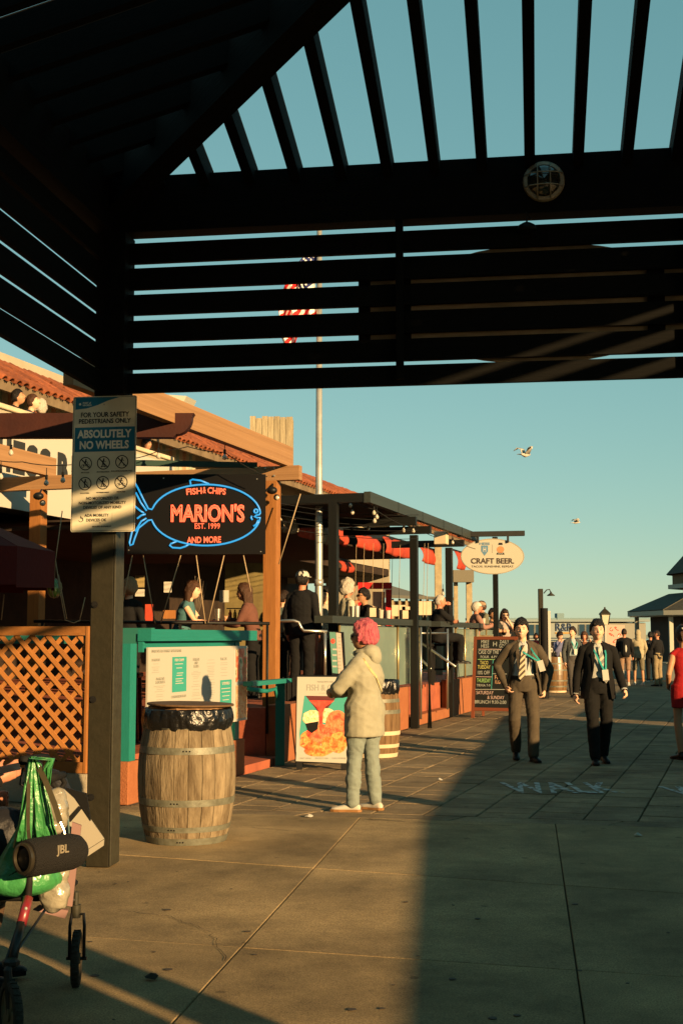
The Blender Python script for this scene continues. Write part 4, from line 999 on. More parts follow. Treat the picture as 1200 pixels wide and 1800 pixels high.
skinA = mat('skin_light', (.60, .36, .24), .5, (.52, .29, .185), 20, .3, sss=.08)
skinB = mat('skin_tan', (.36, .19, .105), .5, (.30, .15, .08), 20, .3, sss=.08)
skinC = mat('skin_ruddy', (.40, .18, .11), .5, (.34, .14, .08), 20, .3, sss=.08)
eyeM = mat('eye_dark', (.02, .012, .01), .2); eyeW = mat('eye_white', (.5, .47, .42), .3); lipM = mat('lips', (.26, .09, .07), .5)
def hairmat(name, c, c2): return mat('hair_'+name, c, .45, c2, 25, stretch=(2.5, 2.5, .6), bump=.8, bscale=60)
H_black = hairmat('black', (.004, .0035, .003), (.009, .007, .006)); H_brown = hairmat('brown', (.035, .016, .008), (.065, .03, .015))
H_grey = hairmat('grey', (.42, .39, .33), (.30, .27, .22)); H_pink = hairmat('pink', (.46, .12, .13), (.26, .035, .07)); H_dark = hairmat('dark_brown', (.012, .007, .005), (.022, .012, .008))
FAB = {}
def fab(name, c, c2=None, b=.35, sc=220, ro=.9):
    return mat('cloth_'+name, c, ro, c2 or tuple(x*.78 for x in c), 12, .4, bump=b, bscale=sc, spec=.25)

def headmesh(b, c, F_, sc=1.0):
    sc = sc*1.10
    """sculpted head around c; F_ is a 3x3 whose columns are right, forward, up"""
    n = 28; m = 18; vs = []; fs = []
    for i in range(m+1):
        t = PI*i/m
        for k in range(n):
            a = 2*PI*k/n; d = Vector((math.sin(t)*math.cos(a), math.sin(t)*math.sin(a), math.cos(t)))
            x, y, z = d.x*.074, d.y*.094, d.z*.115
            if d.z < 0: q = -d.z; x *= 1-.30*q*q; y += .012*q*max(0, d.y)
            if d.y > 0:
                g = lambda cx, cz, sx, sz: math.exp(-((d.x-cx)/sx)**2-((d.z-cz)/sz)**2)
                y += .021*g(0, -.14, .12, .13)+.006*g(0, -.02, .10, .2)+.006*g(0, .17, .45, .09)-.009*g(.33, .03, .15, .10)-.009*g(-.33, .03, .15, .10)+.007*g(0, -.42, .22, .07)+.008*g(0, -.78, .25, .16)
                x *= 1-.06*max(0, d.y)
            vs.append(Vector(c)+F_ @ (Vector((x, y, z))*sc))
    for i in range(m):
        for k in range(n): fs.append((i*n+k, (i+1)*n+k, (i+1)*n+(k+1) % n, i*n+(k+1) % n))
    b.add(vs, fs)
    for s in (-1, 1): 
        e = MB(); e.ell((0, 0, 0), (.010, .020, .031), 8); b.add([Vector(c)+F_ @ ((v+Vector((s*.074, -.008, -.004)))*sc) for v in e.v], e.f)
def hairmesh(style, c, F_, sc, m, root, vox, seed=1):
    sc = sc*1.10
    b = MB(); n = 36; mm = 24; vs = []; fs = []
    low = {'short': -.05, 'bob': -.75, 'long': -.9, 'buzz': 0.0, 'wavy': -.62, 'crop': -.50}[style]
    th = {'short': .019, 'bob': .032, 'long': .028, 'buzz': .004, 'wavy': .030, 'crop': .034}[style]
    for i in range(mm+1):
        t = PI*i/mm
        for k in range(n):
            a = 2*PI*k/n; d = Vector((math.sin(t)*math.cos(a), math.sin(t)*math.sin(a), math.cos(t)))
            side = abs(d.x); fr = d.y
            # hairline height for this azimuth: high at the brow, down to the nape at the back
            azf = math.atan2(d.y, abs(d.x)+1e-6)/(PI/2)   # 1 front, 0 side, -1 back
            low_ = -.50 if style in ('short', 'buzz') else low
            lim = .40+.06*math.sin(d.x*9+seed) if azf > .42 else (.40+(.02-.40)*min(1, (.42-azf)/.22))
            if azf < .20: lim = .02+(low_-.02)*min(1, (.20-azf)/.35)
            e = (d.z-lim)/.22; w = max(0, min(1, e+.5)); w = w*w*(3-2*w)
            nz = noise.noise(Vector((d.x*3.3+seed, d.y*3.3, d.z*2.2)))*.5+noise.noise(Vector((d.x*9+seed, d.y*9, d.z*5)))*.35
            T_ = th*(1+nz*(.9 if style != 'buzz' else .2)); 
            if style in ('bob', 'wavy') and d.z < .2: T_ *= 1.2
            if style == 'crop': T_ *= 1+.5*max(0, -d.y)*max(0, d.z+.2)
            r = 1+(T_/.085)*w*(.55+.45*max(0, min(1, (d.z-lim)/.5)))-(1-w)*.10
            vs.append(Vector(c)+F_ @ (Vector((d.x*.074*r, d.y*.094*r-.002, d.z*.115*r))*sc))
    for i in range(mm):
        for k in range(n): fs.append((i*n+k, (i+1)*n+k, (i+1)*n+(k+1) % n, i*n+(k+1) % n))
    b.add(vs, fs)
    if style in ('long',):
        for q in range(9):
            a = rad(200+q*17.5); x, y = math.cos(a)*.078, math.sin(a)*.085
            pts = [Vector(c)+F_ @ (Vector((x, y, .03))*sc), Vector(c)+F_ @ (Vector((x*1.12, y*1.1-.01, -.08))*sc), Vector(c)+F_ @ (Vector((x*1.15, y*1.05-.02, -.2))*sc), Vector(c)+F_ @ (Vector((x*1.0, y*.8-.03, -.30+random.uniform(-.02, .02)))*sc)]
            limb(b, pts, [.03, .032, .03, .014], 8)
    if style in ('wavy', 'bob', 'crop'):
        for q in range(150):
            a = random.uniform(0, 2*PI); z = random.uniform(-.5 if style != 'crop' else -.3, .95); rr = math.sqrt(1-z*z); d = Vector((rr*math.cos(a), rr*math.sin(a), z))
            azf = math.atan2(d.y, abs(d.x)+1e-6)/(PI/2)
            if azf > .35 and z < .6: continue
            p = Vector((d.x*.094, d.y*.112, d.z*.13)); dn = Vector((random.uniform(-.4, .4), -.2, -1)).normalized()*.03
            limb(b, [Vector(c)+F_ @ ((p-dn)*sc), Vector(c)+F_ @ ((p*1.05)*sc), Vector(c)+F_ @ ((p+dn*1.1)*sc)], [.008, .0105, .005], 6)
    addmesh('hair', voxel(b, max(.0065, vox*.8), 1), m, root)

def hand(b, wr, dr, palm_n, s=1.0, curl=.5, side=1, fine=True):
    """palm, four fingers and a thumb; dr = direction of the fingers, palm_n = palm normal"""
    wr = Vector(wr); dr = nrm(dr); pn = nrm(palm_n); sd = dr.cross(pn).normalized()*side
    limb(b, [wr, wr+dr*.045*s, wr+dr*.08*s], [.026*s, .031*s, .028*s], 8)
    limb(b, [wr+dr*.05*s-sd*.02*s, wr+dr*.082*s-sd*.022*s], [.016*s, .015*s], 8); limb(b, [wr+dr*.05*s+sd*.02*s, wr+dr*.085*s+sd*.022*s], [.016*s, .015*s], 8)
    for i, (o, l) in enumerate(((-.031, .058), (-.0105, .072), (.0105, .078), (.031, .070))):
        p0 = wr+dr*.08*s+sd*o*s; l *= s; c = curl*(1+.12*(1.5-i))
        d1 = (dr*math.cos(c*.6)+pn*math.sin(c*.6)); d2 = (dr*math.cos(c*1.5)+pn*math.sin(c*1.5)); d3 = (dr*math.cos(c*2.2)+pn*math.sin(c*2.2))
        p1 = p0+d1*l*.45; p2 = p1+d2*l*.33; p3 = p2+d3*l*.25
        limb(b, [p0, p1, p2, p3], [.0095*s, .009*s, .008*s, .007*s], 6)
    t0 = wr+dr*.03*s+sd*.022*s; t1 = t0+(dr*.6+sd*.75+pn*.3).normalized()*.04*s; t2 = t1+(dr*.9+sd*.25+pn*.4).normalized()*.032*s
    limb(b, [t0, t1, t2], [.014*s, .0115*s, .009*s], 6)

def person(label, loc, face, H=1.75, fem=False, skin=skinA, hair=('short', H_black), top=None, bottom=None, shoes=None, pose=None, vox=.011, group=None,
           jacket=None, sleeves='long', cap=None, hood=None, lean=0, headyaw=0, headpitch=0, dress=None, glasses=False, fat=1.0, curl=.5, top_len=.86, legs=True, seed=1, beard=None, loose=1.0, smile=False, tie=None, lanyard=None, shortsl=.56):
    """one standing, walking or seated figure; local +y is where the person faces; pose overrides joints given at 1.75 m"""
    k = H/1.75; root = T('person', label, 'person', loc, group, rz=-rad(face))
    J = dict(pel=(0, 0, .95), chest=(0, .0, 1.27), neck=(0, -.01, 1.46), head=(0, .015, 1.63), shR=(.176, 0, 1.385), elR=(.235, -.03, 1.13), wrR=(.245, .05, .89), shL=(-.176, 0, 1.385), elL=(-.235, -.03, 1.13), wrL=(-.245, .05, .89),
             hipR=(.09, 0, .93), knR=(.10, .015, .51), anR=(.10, -.02, .09), hipL=(-.09, 0, .93), knL=(-.10, .015, .51), anL=(-.10, -.02, .09), toeR=(.12, .16, .03), toeL=(-.12, .16, .03), hdR=None, hdL=None, pnR=None, pnL=None)
    if fem: J['shR'] = (.152, 0, 1.375); J['shL'] = (-.152, 0, 1.375)
    if pose: J.update(pose)
    for q in list(J):
        if J[q] is not None: J[q] = Vector(J[q])*(k if q not in ('hdR', 'hdL', 'pnR', 'pnL') else 1)
    if lean:
        R = Matrix.Rotation(-rad(lean), 3, 'X'); o = J['pel'].copy()
        for q in ('chest', 'neck', 'head', 'shR', 'elR', 'wrR', 'shL', 'elL', 'wrL'):
            if pose and q in pose and q[:2] in ('el', 'wr'): continue
            J[q] = o+R @ (J[q]-o)
    hz = J['head']; F_ = Matrix.Rotation(rad(headyaw), 3, 'Z') @ Matrix.Rotation(-rad(headpitch), 3, 'X')
    ax = (J['shR']-J['shL']).normalized(); up = (J['neck']-J['pel']).normalized(); ay = up.cross(ax).normalized()
    sw = (J['shR']-J['shL']).length/2
    hpx = (J['hipR']-J['hipL']); hax = Vector((1, 0, 0)) if hpx.length < .01 else hpx.normalized(); hay = up.cross(hax).normalized()
    def torso(b, g, z0=-.06, z1=1.0, hipw=1.0, flare=0):
        pe, ch, ne = J['pel'], J['chest'], J['neck']; w = .165 if fem else .158; f = fat
        L = [(pe+up*z0*k, (w*.95*f*hipw+g+flare)*k, (.112*f+g+flare*.8)*k, hax, hay), (pe+up*.04*k, (w*f*hipw+g+flare*.5)*k, (.115*f+g+flare*.4)*k, hax, hay), (pe.lerp(ch, .45), ((.125 if fem else .14)*f+g)*k, (.098*f+g)*k, ax, ay), (ch, (.158*f+g)*k, (.118*f+g)*k, ax, ay),
             (ch.lerp(ne, .5), (sw/k*.98+g)*k, (.108+g)*k, ax, ay), (ch.lerp(ne, .82), (sw/k*.72+g)*k, (.082+g)*k, ax, ay), (ne+up*.01*k, (.062+g*.6)*k, (.062+g*.6)*k, ax, ay)]
        loft(b, L, 18)
        for s_ in 'RL': limb(b, [ne-up*.035*k, ne.lerp(J['sh'+s_], .5)+up*.005*k, J['sh'+s_]], [(.045+g)*k, (.046+g)*k, (.042+g)*k], 10)
    arms = {}
    for s in 'RL':
        arms[s] = smoothpts(J['sh'+s], J['el'+s], J['wr'+s], 0, 0, 0)[0]
    def arm(b, s, g0, g1, t1=1.0, r=(.052, .041, .029)):
        p, rr = smoothpts(J['sh'+s], J['el'+s], J['wr'+s], (r[0]+g0)*k, (r[1]+(g0+g1)/2)*k, (r[2]+g1)*k)
        if t1 < 1:
            n = {.5: 3}.get(t1, 3); p = p[:n]; rr = rr[:n]
        limb(b, p, rr, 12)
    def leg(b, s, g0, g1, to=None, r=(.083, .056, .038)):
        p, rr = smoothpts(J['hip'+s], J['kn'+s], J['an'+s], (r[0]*(.5+.5*fat)+g0)*k, (r[1]+(g0+g1)/2)*k, (r[2]+g1)*k)
        if to is not None: p = p[:to]; rr = rr[:to]
        limb(b, p, rr, 14)
    # body
    b = MB(); torso(b, -.012)
    limb(b, [J['neck']-up*.04*k, J['neck'].lerp(hz, .55)], [.056*k, .052*k], 12)
    headmesh(b, hz, F_, k)
    for s, q in (('R', 1), ('L', -1)):
        arm(b, s, -.004, -.003)
        wd = J['hd'+s] if J['hd'+s] else (J['wr'+s]-J['el'+s]); pn = J['pn'+s] if J['pn'+s] else Vector((-q, 0, 0))
        pn = Vector(pn); wd = nrm(wd); pn = pn-wd*pn.dot(wd)
        if pn.length < .05: pn = wd.orthogonal()
        hand(b, J['wr'+s], wd, pn, k*(.92 if fem else 1), curl, 1 if q > 0 else -1)
        if legs:
            leg(b, s, -.006, -.002)
            if not shoes or shoes[0] is skin: limb(b, [J['an'+s], J['toe'+s]-Vector((0, 0, -.005))], [.034*k, .022*k], 8)
    addmesh('body', voxel(b, min(vox, .008) if vox <= .011 else vox*.8, 1), skin, root)
    # face
    def fpt(x, y, z): return hz+F_ @ (Vector((x, y, z))*k*1.10)
    for s in (-1, 1):
        b = MB(); e = fpt(s*.027, .0835, .004); b.ell(e, (.0135*k, .007*k, .0055*k), 8);
        me2 = bpy.data.meshes.new('eye'); me2.from_pydata([tuple(v) for v in b.v], [], b.f); addmesh('eye', me2, eyeM, root)
        b = MB(); b.tube([fpt(s*.012, .094, .022), fpt(s*.028, .092, .027), fpt(s*.043, .080, .022)], [.0025*k, .004*k, .0022*k], 6); me2 = bpy.data.meshes.new('eyebrow'); me2.from_pydata([tuple(v) for v in b.v], [], b.f); addmesh('eyebrow', me2, hair[1] if hair and hair[1] is not H_pink and hair[1] is not H_grey else H_brown, root)
    b = MB(); up_ = .004 if smile else 0; b.tube([fpt(-.024, .086, -.047+up_), fpt(-.01, .0975, -.0505), fpt(.01, .0975, -.0505), fpt(.024, .086, -.047+up_)], [.002*k, .0045*k, .0045*k, .002*k], 6)
    me2 = bpy.data.meshes.new('mouth'); me2.from_pydata([tuple(v) for v in b.v], [], b.f); addmesh('mouth', me2, eyeW if smile else lipM, root)
    if glasses:
        b = MB()
        for s in (-1, 1): b.tube([fpt(s*.03+.024*math.cos(t), .098, .004+.018*math.sin(t)) for t in [q*PI/5 for q in range(10)]], .0022, 4, closed=True); b.tube([fpt(s*.054, .097, .01), fpt(s*.078, .04, .012), fpt(s*.08, -.01, .006)], .0022, 4); b.ell(fpt(s*.03, .098, .004), (.022*k, .002, .016*k), 8)
        b.tube([fpt(-.008, .1, .008), fpt(.008, .1, .008)], .002, 4)
        me2 = bpy.data.meshes.new('glasses'); me2.from_pydata([tuple(v) for v in b.v], [], b.f); addmesh('glasses', me2, black, root)
    if hair and not cap: hairmesh(hair[0], hz, F_, k, hair[1], root, vox, seed)
    if hair and cap:
        hairmesh('short' if hair[0] != 'long' else 'long', hz-F_ @ Vector((0, .004, .012)), F_, k*.98, hair[1], root, vox, seed)
        b = MB(); vs = []; n = 24; 
        for i in range(8):
            t = PI/2*i/7
            for q in range(n): a = 2*PI*q/n; vs.append(fpt(.086*math.cos(t)*math.cos(a), .106*math.cos(t)*math.sin(a)-.004, .025+.095*math.sin(t)))
        b.add(vs, [(i*n+q, i*n+(q+1) % n, (i+1)*n+(q+1) % n, (i+1)*n+q) for i in range(7) for q in range(n)])
        b.add([fpt(x*s_, y, z) for z in (.027, .033) for s_, x, y in ((-1, .068, .07), (-1, .055, .14), (1, .0, .165), (1, .055, .14), (1, .068, .07))], [(0, 1, 2, 3, 4), (9, 8, 7, 6, 5)]+[(i, (i+1) % 5, 5+(i+1) % 5, 5+i) for i in range(5)])
        me2 = bpy.data.meshes.new('cap'); me2.from_pydata([tuple(v) for v in b.v], [], b.f); me2.polygons.foreach_set('use_smooth', [True]*len(me2.polygons)); addmesh('cap', me2, cap, root)
    # clothes
    if top:
        b = MB(); g = (.014 if not jacket else .004)*loose; torso(b, g, (top_len-.95) if top_len < .95 else -.04)
        if sleeves != 'none' and not jacket:
            for s in 'RL': arm(b, s, .012*loose, (.010*loose if sleeves == 'long' else .014), 1.0 if sleeves == 'long' else .5)
        addmesh('top' if not hood else 'hoodie', voxel(b, vox, 2, .0055*loose, 10, seed), top, root)
    if hood:
        b = MB(); c = J['neck']+Vector((0, -.055, .035))*k
        if hood == 'up':
            b.ell(hz+Vector((0, -.018, .005))*k, (.098*k, .108*k, .138*k), 16); limb(b, [hz-Vector((0, .03, .06)), J['neck']-Vector((0, .03, .03))], [.08, .10], 12)
        else:
            b.ell(c, (.115*k, .09*k, .075*k), 16); b.ell(c+Vector((0, -.045, -.05))*k, (.10*k, .055*k, .08*k), 14); b.tube([J['neck']+Vector((.085*math.cos(t), .01+.085*math.sin(t), .035-.02*math.sin(t)))*k for t in [q*PI/8 for q in range(16)]], .028*k, 8, closed=True)
        addmesh('hood', voxel(b, vox, 2, .004, 10, seed), top, root)
    if dress:
        b = MB(); torso(b, .008, -.05); pe = J['pel']; loft(b, [(pe+Vector((0, 0, .03))*k, .18*k, .135*k), (pe-Vector((0, 0, .12))*k, .185*k, .14*k), (pe-Vector((0, 0, .27))*k, .175*k, .13*k)], 18)
        addmesh('dress', voxel(b, vox, 2, .003, 9, seed), dress, root)
    if bottom:
        b = MB(); pe = J['pel']; loft(b, [(pe-up*.10*k, (.155*fat)*k, .115*fat*k, hax, hay), (pe-up*.02*k, (.172*fat)*k, .128*fat*k, hax, hay), (pe+up*.10*k, .158*fat*k, .120*fat*k, hax, hay)], 16)
        kind = bottom[0]
        for s in 'RL': leg(b, s, .014, .026 if kind == 'trousers' else .022, None if kind in ('trousers', 'jeans') else 4)
        if kind in ('trousers', 'jeans'):
            for s in 'RL':
                kn, an = J['kn'+s], J['an'+s]; limb(b, [kn.lerp(an, .35), kn.lerp(an, .7), an-(kn-an).normalized()*.005], [.062*k, .062*k, (.060 if kind == 'trousers' else .056)*k], 12)
        addmesh('trousers' if kind != 'shorts' else 'shorts', voxel(b, vox, 2, .010 if kind == 'jeans' else .007, 15, seed+3), bottom[1], root)
    if shoes and legs and shoes[0] is not skin:
        for s in 'RL':
            an, to = J['an'+s], J['toe'+s]; d = (to-an); d.z = 0; d.normalize() if d.length > .01 else None; sdv = Vector((d.y, -d.x, 0)); hl = an-Vector((0, 0, .045*k))-d*.035*k; slope = (to.z-.03*k-(an.z-.09*k))
            b = MB(); L = []
            for t, rx, rz, zc in ((-.02, .02, .02, .035), (0, .034, .036, .04), (.05, .037, .045, .045), (.11, .038, .038, .036), (.17, .043, .03, .028), (.22, .040, .024, .024), (.255, .028, .016, .02), (.27, .008, .006, .018)):
                p = an+d*(t-.055)*k; p.z = an.z+(-.09+zc+.0)*k+slope*max(0, t)/.25; L.append((p, rx*k, rz*k, sdv, Vector((0, 0, 1))))
            loft(b, L, 12); limb(b, [an+Vector((0, 0, -.03)), an+Vector((0, 0, .02))], [.04*k, .036*k], 10)
            sh = addmesh('shoe', voxel(b, .008, 1), shoes[0], root)
            b = MB(); poly = []
            for t, w in ((-.03, .018), (0, .037), (.06, .038), (.12, .036), (.18, .045), (.23, .042), (.265, .026)): poly.append((t, w))
            pts = [(t, w) for t, w in poly]+[(t, -w) for t, w in poly[::-1]]
            vs = []
            for zz in (-.09, -.068):
                for t, w in pts: p = an+d*(t-.055)*k+sdv*w*k; p.z = an.z+zz*k+slope*max(0, t)/.25; vs.append(p)
            n = len(pts); b.add(vs, [tuple(range(n))[::-1], tuple(range(n, 2*n))]+[(i, (i+1) % n, n+(i+1) % n, n+i) for i in range(n)])
            me2 = bpy.data.meshes.new('sole'); me2.from_pydata([tuple(v) for v in b.v], [], b.f); sl_ = addmesh('sole', me2, shoes[1], root)
    if jacket:
        # open jacket: a shell with a gap at the front plus sleeves
        jm, gaps, jlen, flare = jacket; b = MB(); pe, ch, ne = J['pel'], J['chest'], J['neck']; N_ = 22; gaps = [Vector(g_ if isinstance(g_, tuple) else (g_, g_)) for g_ in gaps]
        lv = [(pe+up*(jlen)*k, .185+flare, .15+flare*.7, gaps[3]), (pe+up*.02*k, .182+flare*.6, .15+flare*.4, gaps[2]), (pe.lerp(ch, .5), .168+flare*.2, .138, gaps[1]), (ch, .182, .142, gaps[1]*.8), (ch.lerp(ne, .5), sw/k*.98+.02, .13, gaps[0]), (ch.lerp(ne, .85), sw/k*.74+.02, .10, gaps[0]*1.2), (ne+up*.02, .078, .078, gaps[0]*1.6)]
        for th_, flip in ((0, 0), (-.008, 1)):
            vs = []
            for (c, rx, ry, gp) in lv:
                gl, gr = gp
                for q in range(N_+1):
                    u = q/N_; a = rad(90+gl+(360-gl-gr)*u); w = 1+.03*math.sin(u*23+c.z*9)
                    vs.append(c+ax*(rx*w+th_)*k*math.cos(a)+ay*(ry*w+th_)*k*math.sin(a))
            fs = [(i*(N_+1)+q, i*(N_+1)+q+1, (i+1)*(N_+1)+q+1, (i+1)*(N_+1)+q) for i in range(len(lv)-1) for q in range(N_)]
            b.add(vs, [f[::-1] for f in fs] if flip else fs)
        me2 = bpy.data.meshes.new('jacket'); me2.from_pydata([tuple(v) for v in b.v], [], b.f); me2.polygons.foreach_set('use_smooth', [True]*len(me2.polygons))
        jk = addmesh('jacket', me2, jm, root)
        b = MB()
        for s in 'RL': arm(b, s, .013, .015); limb(b, [ne-up*.03*k, ne.lerp(J['sh'+s], .5)+up*.012*k, J['sh'+s]], [.050*k, .056*k, .060*k], 10)
        addmesh('jacket_sleeves', voxel(b, vox, 2, .006, 12, seed), jm, root)
        b = MB()   # lapels and collar
        for s in (-1, 1):
            f = lambda x, y, z: Vector((x*s, y, z))*k
            c0 = ch.lerp(ne, .9); 
            a1 = ne+ax*s*.055*k+ay*.05*k+up*.02*k; a2 = ch.lerp(ne, .35)+ax*s*.10*k+ay*.135*k; a3 = ch.lerp(ne, .2)+ax*s*.055*k+ay*.145*k; a4 = pe.lerp(ch, .55)+ax*s*.075*k+ay*.145*k
            b.add([a1, a2, a4, a3, a1-ay*.008, a2-ay*.008, a4-ay*.008, a3-ay*.008], [(0, 1, 2, 3), (7, 6, 5, 4), (0, 4, 5, 1), (1, 5, 6, 2), (2, 6, 7, 3), (3, 7, 4, 0)])
        b.tube([ne+(ax*math.cos(t)*.068+ay*math.sin(t)*.068)*k+up*.025*k for t in [rad(150+q*24) for q in range(11)]], .014*k, 6)
        me2 = bpy.data.meshes.new('lapel'); me2.from_pydata([tuple(v) for v in b.v], [], b.f); addmesh('lapel', me2, jm, root)
    fr = lambda t, off=.0: J['chest'].lerp(J['neck'], t)+ay*(.127*fat+.012+off)*k if t >= 0 else J['chest'].lerp(J['pel'], -t)+ay*(.125*fat+.012+off)*k
    if tie:
        b = MB(); p = [(.80, .018), (.74, .014), (.3, .026), (-.3, .034), (-.75, .042), (-.9, .0)]; vs = []
        tilt = tie[1] if len(tie) > 1 else 0
        for t, w in p:
            c = fr(t, .012 if t < .5 else -.03+.0*t)+ax*tilt*max(0, (.8-t))*k
            if t > .5: c = J['neck']-up*.03*k+ay*(.075+(.8-t)*.6)*k
            vs += [c-ax*w*k, c+ax*w*k]
        b.add(vs, [(2*i, 2*i+1, 2*i+3, 2*i+2) for i in range(len(p)-1)])
        me2 = bpy.data.meshes.new('tie'); me2.from_pydata([tuple(v) for v in b.v], [], b.f); bm = bmesh.new(); bm.from_mesh(me2); bmesh.ops.solidify(bm, geom=bm.faces[:], thickness=.006); bm.to_mesh(me2); bm.free(); addmesh('tie', me2, tie[0], root)
        b = MB(); 
        for s in (-1, 1): q = J['neck']+up*.005*k; b.add([q+ax*s*.005*k+ay*.078*k-up*.03*k, q+ax*s*.05*k+ay*.07*k-up*.045*k, q+ax*s*.062*k+ay*.03*k+up*.02*k, q+ax*s*.02*k+ay*.062*k+up*.015*k], [(0, 1, 2, 3)])
        me2 = bpy.data.meshes.new('collar'); me2.from_pydata([tuple(v) for v in b.v], [], b.f); bm = bmesh.new(); bm.from_mesh(me2); bmesh.ops.solidify(bm, geom=bm.faces[:], thickness=.005); bm.to_mesh(me2); bm.free(); addmesh('collar', me2, top, root)
    if lanyard:
        lm, ex, ez = lanyard; b = MB()
        end = J['pel']+Vector((ex, .17, ez))*k
        for s in (-1, 1):
            pts = [J['neck']+(ax*.06*s-ay*.01)*k+up*.03*k, J['neck']+(ax*.075*s+ay*.06)*k-up*.03*k, fr(.35, .018)+ax*(s*.06+ex*.3)*k, end+ax*.01*s*k]
            for p, q in zip(pts[:-1], pts[1:]): b.bar(p, q, .020*k, .003, up=tuple(ay))
        me2 = bpy.data.meshes.new('lanyard'); me2.from_pydata([tuple(v) for v in b.v], [], b.f); addmesh('lanyard', me2, lm, root)
        b = MB(); b.bar(end+up*.01, end-up*.12*k+ax*ex*.2*k, .075*k, .004, up=tuple(ay)); me2 = bpy.data.meshes.new('badge'); me2.from_pydata([tuple(v) for v in b.v], [], b.f); addmesh('badge', me2, white, root)
    if bottom and tie:
        b = MB(); c = J['pel']+up*.075*k; loft(b, [(c-up*.018*k, .168*fat*k, .126*fat*k, hax, hay), (c+up*.018*k, .166*fat*k, .124*fat*k, hax, hay)], 20); me2 = bpy.data.meshes.new('belt'); me2.from_pydata([tuple(v) for v in b.v], [], b.f); addmesh('belt', me2, black, root)
    return root

SIT = dict(pel=(0, 0, .50), chest=(0, .03, .82), neck=(0, .04, 1.01), head=(0, .07, 1.18), shR=(.185, .04, .96), shL=(-.185, .04, .96), hipR=(.09, .02, .49), hipL=(-.09, .02, .49), knR=(.11, .44, .50), knL=(-.11, .44, .50), anR=(.11, .42, .09), anL=(-.11, .42, .09), toeR=(.12, .6, .03), toeL=(-.12, .6, .03),
           elR=(.25, .16, .74), wrR=(.12, .36, .78), elL=(-.25, .16, .74), wrL=(-.12, .36, .78))
def sit(**kw): d = dict(SIT); d.update(kw); return d
def at_ground(px, py): return G(px, py)
# ================================================================== STREET FURNITURE
def onplane(M, px, py):
    Mi = M.inverted(); o = Mi @ Vector((0, 0, CAM_H)); d = Mi.to_3x3() @ ray(px, py); p = o+d*(-o.z/d.z); return p.x, p.y
def ptext(s, px0, px1, py0, py1, M, m, parent, bold=0, z=.004, ext=.001, slope=0):
    xa, ya = onplane(M, px0, (py0+py1)/2); xb, yb = onplane(M, px1, (py0+py1)/2); _, y0 = onplane(M, (px0+px1)/2, py1); _, y1 = onplane(M, (px0+px1)/2, py0)
    textfit(s, (xa+xb)/2, (y0+y1)/2, abs(xb-xa), abs(y1-y0), M @ Matrix.Translation((0, 0, z)), m, parent, bold, ext, rot=slope)
def ppoly(pxs, M, m, name, parent, z=.003, th=.001):
    b = MB(); b.prism([onplane(M, *p) for p in pxs], th, M @ Matrix.Translation((0, 0, z))); return b.build(name, m, parent)

def barrel(name, label, loc, hgt, rm, re, wood, hoopz, n=22, hoopm=None, rz=0, group=None):
    root = T(name, label, 'barrel', loc, group); L = Matrix.Translation(loc) @ Matrix.Rotation(rz, 4, 'Z')
    prof = lambda z: re+(rm-re)*(1-((2*z/hgt-1)**2))
    for k in range(n):
        a0, a1 = 2*PI*k/n+.006, 2*PI*(k+1)/n-.006; b = MB(L); dr = random.uniform(-.0015, .0015); vs = []; m = 9
        for j in range(m):
            z = hgt*j/(m-1)
            for a, rr in ((a0, 0), ((a0+a1)/2, .0015), (a1, 0), (a1, -.02), (a0, -.02)): r = prof(z)+rr+dr; vs.append((r*math.cos(a), r*math.sin(a), z))
        fs = [(j*5+q, j*5+(q+1) % 5, (j+1)*5+(q+1) % 5, (j+1)*5+q) for j in range(m-1) for q in range(5)]+[(4, 3, 2, 1, 0), tuple((m-1)*5+q for q in range(5))]
        b.add(vs, fs); b.build('stave', wood, root)
    for i, (z, w, *mm) in enumerate(hoopz):
        b = MB(L); ra, rb = prof(z-w/2)+.004, prof(z+w/2)+.004; b.lathe([(ra-.006, z-w/2), (ra, z-w/2), (rb, z+w/2), (rb-.006, z+w/2)], 48, cap=False); h = b.build('hoop', mm[0] if mm else hoopM, root, smooth=30)
        b = MB(L)
        for q in (-.5, 0, .5): a = -1.6+q*.13+.2*math.sin(i*5); b.ell((prof(z)*math.cos(a), prof(z)*math.sin(a), z), (.009, .009, .007), 6)
        b.build('rivet', blackm, h, kind='stuff')
    b = MB(L); b.lathe([(re-.03, .03), (re-.03, .05)], 24); b.build('bottom_head', wood, root)
    return root, L
bc = G(333, 1487); bcy = bc.y+.30; bcx = (333-600)/2250*bcy
br, bl_ = barrel('trash_barrel', 'big weathered oak barrel used as a bin with a black bag and wooden lid', Vector((bcx, bcy, 0)), .97, .370, .300, barrelM, [(.025, .05), (.115, .04), (.31, .05), (.69, .05), (.87, .04)])
b = MB(bl_); a = -1.62; b.lathe([(.001, 0), (.026, 0), (.026, .006), (.001, .007)], 12, Matrix.Translation((.357*math.cos(a), .357*math.sin(a), .52)) @ Matrix.Rotation(PI/2, 4, 'X')); b.build('bung', barrelM, br)
